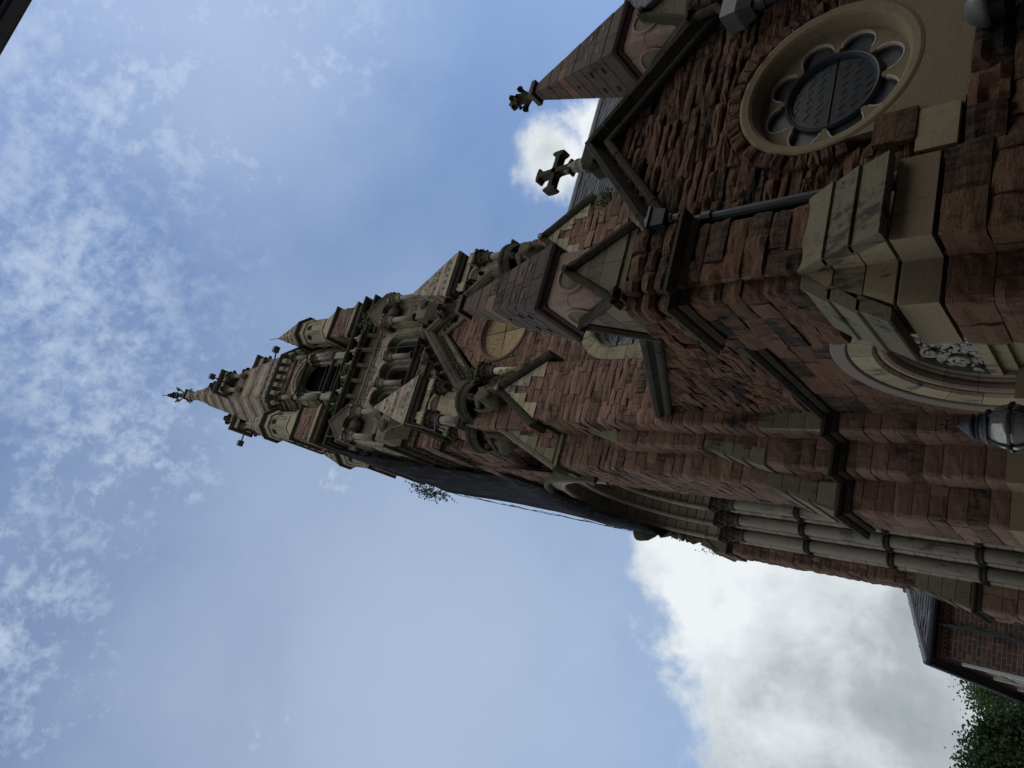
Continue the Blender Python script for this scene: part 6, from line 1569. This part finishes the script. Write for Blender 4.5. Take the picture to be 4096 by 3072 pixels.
for k in range(4):
    a = k * pi / 2 + 0.35; pts = [(LX + (LRr + 0.008) * sin(t) * cos(a), LY + (LRr + 0.008) * sin(t) * sin(a), LZ + (LRr + 0.008) * cos(t)) for t in [pi * i / arcl for i in range(2, arcl - 1)]]
    mm = MB(); tube(mm, pts, 0.012, 6); link('strap', mm, 'lampmetal', ln)
m_ = MB(); lathe(m_, (LX, LY, LZ - 0.016), [(LRr + 0.002, 0), (LRr + 0.02, 0.004), (LRr + 0.02, 0.028), (LRr + 0.002, 0.032)], 32); link('equator_band', m_, 'lampmetal', ln)
for k in range(4):
    a = k * pi / 2 + 0.35; mm = MB(); ball(mm, (LX + (LRr + 0.02) * cos(a), LY + (LRr + 0.02) * sin(a), LZ), 0.028, 6); link('boss', mm, 'iron', ln)
m_ = MB(); lathe(m_, (LX, LY, LZ + LRr * 0.78), [(0.15, 0), (0.165, 0.01), (0.16, 0.03), (0.12, 0.05), (0.115, 0.075), (0.125, 0.085), (0.10, 0.10), (0.085, 0.12), (0.115, 0.13), (0.118, 0.145), (0.10, 0.155), (0.075, 0.20), (0.04, 0.24), (0.018, 0.255), (0.012, 0.27)], 24); link('cap', m_, 'lampmetal', ln)
m_ = MB(); tube(m_, [(LX, LY, LZ + 0.42), (LX, LY, LZ + 0.56)], 0.007, 6)
for k in range(4):
    a = k * pi / 2 + 0.35; tube(m_, [(LX, LY, LZ + 0.525), (LX + 0.045 * cos(a), LY + 0.045 * sin(a), LZ + 0.535), (LX + 0.06 * cos(a), LY + 0.06 * sin(a), LZ + 0.515)], [0.008, 0.012, 0.014], 5)
ball(m_, (LX, LY, LZ + 0.57), 0.014, 5); link('spike_finial', m_, 'iron', ln)
m_ = MB()
for k in range(6): lathe(m_, (LX, LY, LZ - 0.12 + 0.04 * k), [(0.09, 0), (0.115, 0.010), (0.09, 0.020)], 16)
link('louvre_ring', m_, 'whitep', ln, kind='stuff')
m_ = MB(); lathe(m_, (LX, LY, LZ - 0.12), [(0.04, 0), (0.045, 0.1), (0.04, 0.24)], 12); link('lamp_tube', m_, 'whitep', ln)
m_ = MB(); lathe(m_, (LX, LY, LZ - LRr - 0.10), [(0.03, 0), (0.06, 0.03), (0.10, 0.06), (0.115, 0.13)], 20); link('cup', m_, 'lampmetal', ln)
m_ = MB(); tube(m_, [(LX, LY, LZ - LRr - 0.08), (LX, LY, LZ - 0.42), (LX + 0.12, LY, LZ - 0.52), (LX + 0.48, LY, LZ - 0.5)], 0.02, 8); link('wall_bracket', m_, 'iron', ln)

# floodlights on arms high on the spire
def spirelight(p0, p1, label):
    t = thing('spire_floodlight', label, 'floodlight', p0, 'small floodlights on arms around the spire')
    m_ = MB(); tube(m_, [p0, p1], 0.032, 6); link('arm', m_, 'iron', t)
    x, y, z = p1; m_ = MB(); box(m_, x - 0.12, x + 0.12, y - 0.09, y + 0.09, z - 0.10, z + 0.12); link('lamp_head', m_, 'greymetal', t)
    m_ = MB(); box(m_, x - 0.09, x + 0.09, y - 0.12, y - 0.09, z - 0.07, z + 0.09); link('lamp_glass', m_, 'glassl', t)
    return t
spirelight((4.72, 11.1, 31.6), (4.80, 10.25, 31.85), 'small floodlight on an arm reaching out of the front lucarne of the spire')
spirelight((3.15, 12.2, 31.2), (2.38, 11.75, 30.1), 'small floodlight on an arm sticking out on the netting side of the spire')
spirelight((5.45, 10.75, 27.4), (5.86, 10.35, 26.75), 'small floodlight on an arm at the spire foot beside the right turret')
rod = MB(); tube(rod, [(6.62, 10.72, 26.6), (6.58, 10.72, 27.1), (6.56, 10.72, 28.6)], 0.014, 5); tag(link('lightning_rod', rod, 'iron'), 'thin lightning rod beside the tip of the right front turret', 'lightning rod')
cab = MB(); tube(cab, [(2.70, 8.30, 12.9), (2.62, 8.9, 13.6), (2.72, 8.8, 14.6), (2.8, 9.5, 16.2), (2.6, 9.85, 17.3), (2.56, 9.82, 18.6), (2.55, 9.95, 20.1)], 0.006, 4)
tag(link('cable', cab, 'greymetal'), 'thin grey cable slung down past the left niche and tabernacle', 'cable')
cab = MB(); tube(cab, [(5.42, 9.98, 20.2), (5.45, 10.2, 19.0), (5.47, 10.24, 17.5), (5.42, 10.1, 17.3)], 0.006, 4)
tag(link('cable', cab, 'greymetal'), 'thin grey cable hanging over the cream jamb right of the lancets', 'cable')

# =================================================================== FAR BRICK BUILDING
bb = thing('brick_building', 'dark red brick building with black eaves, slate hip roof and clay chimney pot', 'building', (5, 28, 0))
FX0, FY0, EZ = 1.20, 22.0, 7.05
m_ = MB(); box(m_, FX0, 10, FY0, 40, 0, EZ); link('wall_core', m_, 'brickmortar', bb)
bset = {}
def brick_mesh(w):
    if w not in bset:
        m_ = MB(); box(m_, 0, w, -0.012, 0.02, 0, 0.084); me = bpy.data.meshes.new('brick'); me.from_pydata(m_.v, [], m_.f); at = me.attributes.new('tint', 'FLOAT', 'FACE'); bset[w] = []
        for k in range(5):
            mk = me.copy(); mk.attributes['tint'].data.foreach_set('value', [(0.05, 0.25, 0.45, 0.62, 0.98)[k]] * len(m_.f)); mk.materials.append(M['brick']); bset[w].append(mk)
    return bset[w][R_.choice((0, 0, 1, 1, 1, 2, 2, 3, 4))]
cnt = 0; z = EZ - 0.42; rst = MB(); row = 0
while z > 2.6:
    x = FX0 + 0.0; k = row % 2
    while x < 3.1:
        w = 0.13 if (k % 2 == 0) else 0.27
        if row % 3 != 1: w = 0.27 if k > 0 or row % 2 else 0.13
        if cnt < 300 and x < 2.75:
            o = bpy.data.objects.new('brick', brick_mesh(w)); COL.objects.link(o); o.parent = bb; o.location = V((x, FY0 - R_.uniform(0, 0.006), z)) - V(bb.location); cnt += 1
        else: box(rst, x, x + w, FY0 - 0.012, FY0 + 0.02, z, z + 0.084, R_.choice((0.05, 0.25, 0.45, 0.62, 0.98)))
        x += w + 0.020; k += 1
    z -= 0.106; row += 1
z = EZ - 0.42; row = 0
while z > 2.6:
    y = FY0 + (0.1 if row % 2 else 0)
    while y < 38: box(rst, FX0 - 0.012, FX0 + 0.02, y, y + 0.27, z, z + 0.084, R_.choice((0.05, 0.25, 0.45, 0.62, 0.9))); y += 0.29
    z -= 0.106; row += 1
link('brickwork', rst, 'brick', bb, kind='stuff')
m_ = MB()
for j, (o, z) in enumerate(((0.03, EZ - 0.34), (0.06, EZ - 0.25), (0.10, EZ - 0.16))):
    sweep(m_, [(8, FY0), (FX0, FY0), (FX0, 39)], [(-0.02, z), (o, z), (o, z + 0.08), (-0.02, z + 0.08)])
link('corbelled_brick_courses', m_, 'brick', bb)
m_ = MB(); k = 0
while FX0 + 0.12 * k < 3.2: box(m_, FX0 + 0.12 * k, FX0 + 0.12 * k + 0.06, FY0 - 0.10, FY0, EZ - 0.32, EZ - 0.26); k += 1
link('dentils', m_, 'brick', bb, kind='stuff')
m_ = MB(); sweep(m_, [(8, FY0), (FX0, FY0), (FX0, 39)], [(-0.05, EZ - 0.06), (0.24, EZ - 0.06), (0.24, EZ + 0.03), (-0.05, EZ + 0.03)]); link('soffit', m_, 'black', bb)
m_ = MB(); sweep(m_, [(8, FY0), (FX0, FY0), (FX0, 39)], [(0.24, EZ - 0.02), (0.27, EZ - 0.07), (0.33, EZ - 0.07), (0.36, EZ - 0.02), (0.36, EZ + 0.05), (0.24, EZ + 0.05)]); link('gutter', m_, 'black', bb)
m_ = MB(); HX, HY, HZ = 4.2, 25.0, EZ + 1.9
m_.add([(FX0 - 0.3, FY0 - 0.3, EZ), (9, FY0 - 0.3, EZ), (9, HY, HZ), (HX, HY, HZ)], [(0, 1, 2, 3)]); m_.add([(FX0 - 0.3, FY0 - 0.3, EZ), (HX, HY, HZ), (HX, 40, HZ), (FX0 - 0.3, 40, EZ)], [(0, 1, 2, 3)]); link('roof_deck', m_, 'slate', bb)
m_ = MB()
for r in range(16):
    t0, t1 = r / 16, min(1, (r + 1.2) / 16); x = FX0 - 0.3 + (HX - FX0 + 0.3) * t0
    while x < 5:
        w = 0.3; lf = 0.02 + R_.uniform(0, 0.015); ya, za, yb, zb = FY0 - 0.3 + (HY - FY0 + 0.3) * t0, EZ + 1.9 * t0, FY0 - 0.3 + (HY - FY0 + 0.3) * t1, EZ + 1.9 * t1
        m_.add([(x, ya, za + lf), (x + w - 0.012, ya, za + lf), (x + w - 0.012, yb, zb + 0.004), (x, yb, zb + 0.004)], [(0, 1, 2, 3)], R_.random()); x += w
link('slates', m_, 'slate', bb, kind='stuff')
m_ = MB(); tube(m_, [(FX0 - 0.3, FY0 - 0.3, EZ + 0.06), (HX, HY, HZ + 0.06), (HX, 39, HZ + 0.06)], 0.075, 8); link('hip_roll', m_, 'lead', bb)
for t in (0.12, 0.3, 0.48, 0.68, 0.88):
    p = V((FX0 - 0.3, FY0 - 0.3, EZ + 0.06)).lerp(V((HX, HY, HZ + 0.06)), t); m_ = MB(); ball(m_, p, 0.10, 6, (0.6, 0.6, 1)); link('hip_clip', m_, 'lead', bb)
m_ = MB(); box(m_, 3.0, 3.9, 23.7, 24.5, EZ, EZ + 1.05); link('chimney_stack', m_, 'brick', bb)
m_ = MB(); lathe(m_, (3.03, 24.0, EZ + 0.75), [(0.15, 0), (0.13, 0.05), (0.12, 0.42), (0.16, 0.45), (0.16, 0.52), (0.13, 0.54), (0.13, 0.6), (0.17, 0.62), (0.17, 0.68), (0.13, 0.7)], 14); link('chimney_pot', m_, 'clay', bb)
m_ = MB(); tube(m_, [(1.98, FY0 - 0.10, EZ - 0.06), (1.98, FY0 - 0.10, 2.0)], 0.055, 8); link('downpipe', m_, 'black', bb)
for k, (ya, yb) in enumerate(((24.2, 26.0), (28.0, 29.8), (31.6, 33.4))):
    fr = FX(FX0); m_ = MB()
    prism(m_, fr, [(ya - 0.3, 5.9), (yb + 0.3, 5.9), (yb + 0.3, 6.25), (ya - 0.3, 6.25)], -0.02, 0.07); prism(m_, fr, [(ya - 0.3, 4.0), (yb + 0.3, 4.0), (yb + 0.3, 4.2), (ya - 0.3, 4.2)], -0.02, 0.10); link('stone_lintel', m_, 'cream', bb)
    m_ = MB()
    for (a, b) in ((ya, ya + 0.16), (yb - 0.16, yb), ((ya + yb) / 2 - 0.06, (ya + yb) / 2 + 0.06)): prism(m_, fr, [(a, 4.2), (b, 4.2), (b, 5.9), (a, 5.9)], -0.02, 0.05)
    for z in (5.0, 5.78): prism(m_, fr, [(ya, z), (yb, z), (yb, z + 0.1), (ya, z + 0.1)], -0.02, 0.045)
    w_ = link('window_frame', m_, 'whitep', bb); m_ = MB(); prism(m_, fr, [(ya, 4.2), (yb, 4.2), (yb, 5.9), (ya, 5.9)], -0.02, 0.016); link('pane', m_, 'glass', w_)
for y in (23.1, 27.0, 30.7): 
    m_ = MB(); prism(m_, FX(FX0), [(y - 0.12, 2.6), (y + 0.12, 2.6), (y + 0.12, 6.6), (y - 0.12, 6.6)], -0.02, 0.09); link('white_pilaster', m_, 'whitep', bb)

# =================================================================== BUILDING BEHIND THE CAMERA (its eave shows overhead)
hb = thing('overhanging_roof', 'dark eave edge of a roof hanging overhead, a small dark corner of the view', 'roof', (4, -3, 0))
m_ = MB(); box(m_, -8, 16, -6, -0.75, 0, 7.4); link('wall', m_, 'brick', hb)
m_ = MB(); m_.add([(-8.5, -0.17, 7.55), (16.5, -0.17, 7.55), (16.5, -3.5, 9.8), (-8.5, -3.5, 9.8)], [(0, 1, 2, 3)]); link('roof_slope', m_, 'slate', hb)
m_ = MB(); box(m_, -8.5, 16.5, -0.9, -0.30, 7.40, 7.46); link('soffit_board', m_, 'iron', hb)
m_ = MB(); sweep(m_, [(16.5, -0.26), (-8.5, -0.26)][::-1], [(0.0, 7.55), (-0.03, 7.40), (-0.08, 7.40), (-0.112, 7.46), (-0.112, 7.56), (0.0, 7.56)]); link('eaves_gutter', m_, 'black', hb)

# =================================================================== VEGETATION
def leafmesh(mb, c, s, rr, n=1):
    for _ in range(n):
        a = V((rr.gauss(0, 1), rr.gauss(0, 1), rr.gauss(0, 0.7))).normalized(); b = a.cross(V((rr.gauss(0, 1), rr.gauss(0, 1), rr.gauss(0, 1)))).normalized(); l, w = s * rr.uniform(0.7, 1.3), s * rr.uniform(0.35, 0.6); p = V(c)
        mb.add([p, p + a * l * 0.45 + b * w, p + a * l, p + a * l * 0.45 - b * w], [(0, 1, 2, 3)], rr.random())
def tree(name, label, bx, by, H, R, leaf, nl, seed, mat, lobes):
    rr = random.Random(seed); t = thing(name, label, 'tree', (bx, by, 0), 'leafy trees beside the brick building')
    tr = MB(); lf = MB(); tube(tr, [(bx, by, 0), (bx + 0.1, by, H * 0.3), (bx - 0.1, by + 0.1, H * 0.55), (bx, by, H * 0.8)], [0.28, 0.22, 0.15, 0.05], 8)
    C_ = []
    for k in range(lobes):
        a = rr.uniform(0, 2 * pi); u = rr.uniform(-0.85, 1); q = sqrt(max(0.05, 1 - u * u)); r_ = R * rr.uniform(0.45, 0.95)
        C_.append((V((bx + cos(a) * q * r_, by + sin(a) * q * r_, H * 0.62 + u * H * 0.33 * rr.uniform(0.8, 1.1))), R * rr.uniform(0.16, 0.34)))
    for c, r_ in C_: tube(tr, [(bx, by, H * 0.4), (bx + (c.x - bx) * 0.5, by + (c.y - by) * 0.5, (H * 0.4 + c.z) / 2 + 0.2), c], [0.09, 0.05, 0.015], 5)
    per = nl // lobes
    for c, r_ in C_:
        for _ in range(per):
            d = V((rr.gauss(0, 1), rr.gauss(0, 1), rr.gauss(0, 0.8))); d.normalize(); q = r_ * (rr.random() ** 0.45) * rr.uniform(0.8, 1.35)
            leafmesh(lf, c + d * q, leaf, rr)
    link('trunk', tr, 'bark', t); link('crown', lf, mat, t, kind='stuff'); return t
tree('leafy_tree', 'dark green broadleaf tree nearest the lower corner, with ragged leafy outline', -1.25, 27.5, 7.4, 2.3, 0.10, 42000, 5, 'leaf', 90)
tree('leafy_tree', 'lighter green rounded tree behind the far end of the brick building', 1.6, 50.0, 11.8, 4.2, 0.15, 42000, 6, 'leaf2', 110)
tree('leafy_tree', 'mid green tree filling the gap between the darker tree and the brick building', -0.9, 40.0, 9.2, 3.4, 0.13, 30000, 9, 'leaf', 80)
def tuft(name, label, pts, s, n, spread, mat='weed', stems=True, droop=0.0, group=None):
    rr = random.Random(int(pts[0][0] * 100 + pts[0][2] * 10)); lf = MB(); st = MB()
    for p in pts:
        p = V(p)
        for _ in range(n):
            d = V((rr.gauss(0, 1) * spread[0], rr.gauss(0, 1) * spread[1], rr.gauss(0, 1) * spread[2] - droop * rr.random())); e = p + d
            if stems and rr.random() < 0.35: tube(st, [p, (p + e) / 2 + V((0, 0, 0.03)), e], 0.005, 3)
            leafmesh(lf, e, s, rr, 2)
    t = thing(name, label, 'plant', pts[0], group or 'plants rooted in the stonework'); link('leaves', lf, mat, t, kind='stuff')
    if stems and not st.empty(): link('stems', st, 'bark', t, kind='stuff')
    return t
tuft('wall_bush', 'bushy buddleia sprouting from the black netting edge against the sky', [(1.99, 13.1, 19.2), (1.94, 13.1, 18.7), (1.86, 13.1, 18.3), (1.90, 13.1, 17.9), (1.78, 13.0, 18.5)], 0.055, 50, (0.09, 0.18, 0.16), 'leaf2')
tuft('weed_tuft', 'green weed tuft on the parapet ledge between the middle balusters', [(4.55, 10.12, 20.42), (4.75, 10.1, 20.5)], 0.07, 40, (0.14, 0.06, 0.12))
tuft('weed_tuft', 'dark grassy tuft on the parapet ledge near the left turret', [(3.55, 10.1, 20.42), (3.75, 10.1, 20.45)], 0.07, 40, (0.13, 0.06, 0.11), 'leaf')
tuft('weed_tuft', 'dry scrubby plant on the ledge at the right niche top', [(6.25, 10.0, 20.0), (6.35, 9.98, 20.25)], 0.06, 35, (0.14, 0.06, 0.12))
tuft('weed_tuft', 'leafy weeds spilling over the left tabernacle shaft beside the carved hood', [(3.95, 8.85, 13.0), (3.85, 8.8, 12.6), (4.05, 8.85, 13.35)], 0.05, 50, (0.10, 0.06, 0.16))
tuft('weed_tuft', 'trailing green weeds below the colonnette above the left buttress gable', [(3.85, 8.72, 11.6), (3.8, 8.7, 11.2), (3.92, 8.5, 10.9)], 0.045, 45, (0.08, 0.08, 0.16), droop=0.2)
tuft('weed_tuft', 'small weed beside the quatrefoil band over the carved hood', [(5.15, 10.2, 16.75)], 0.06, 30, (0.10, 0.05, 0.08))
tuft('weed_tuft', 'ferny brown-green growth at the nave eave just left of the gable cross', [(6.9, 7.95, 9.5), (7.1, 8.0, 9.55), (7.0, 7.95, 9.4)], 0.04, 45, (0.10, 0.08, 0.04), 'leaf', False)
tuft('weed_tuft', 'tiny flowering weed hanging from the far buttress head against the cloud', [(1.96, 15.2, 10.35), (1.90, 15.3, 10.1)], 0.035, 12, (0.06, 0.1, 0.12))
tuft('weed_tuft', 'sprig of weed on the carved crockets of the archway hood', [(2.05, 14.9, 10.9), (2.02, 14.95, 11.8)], 0.04, 12, (0.05, 0.08, 0.1))
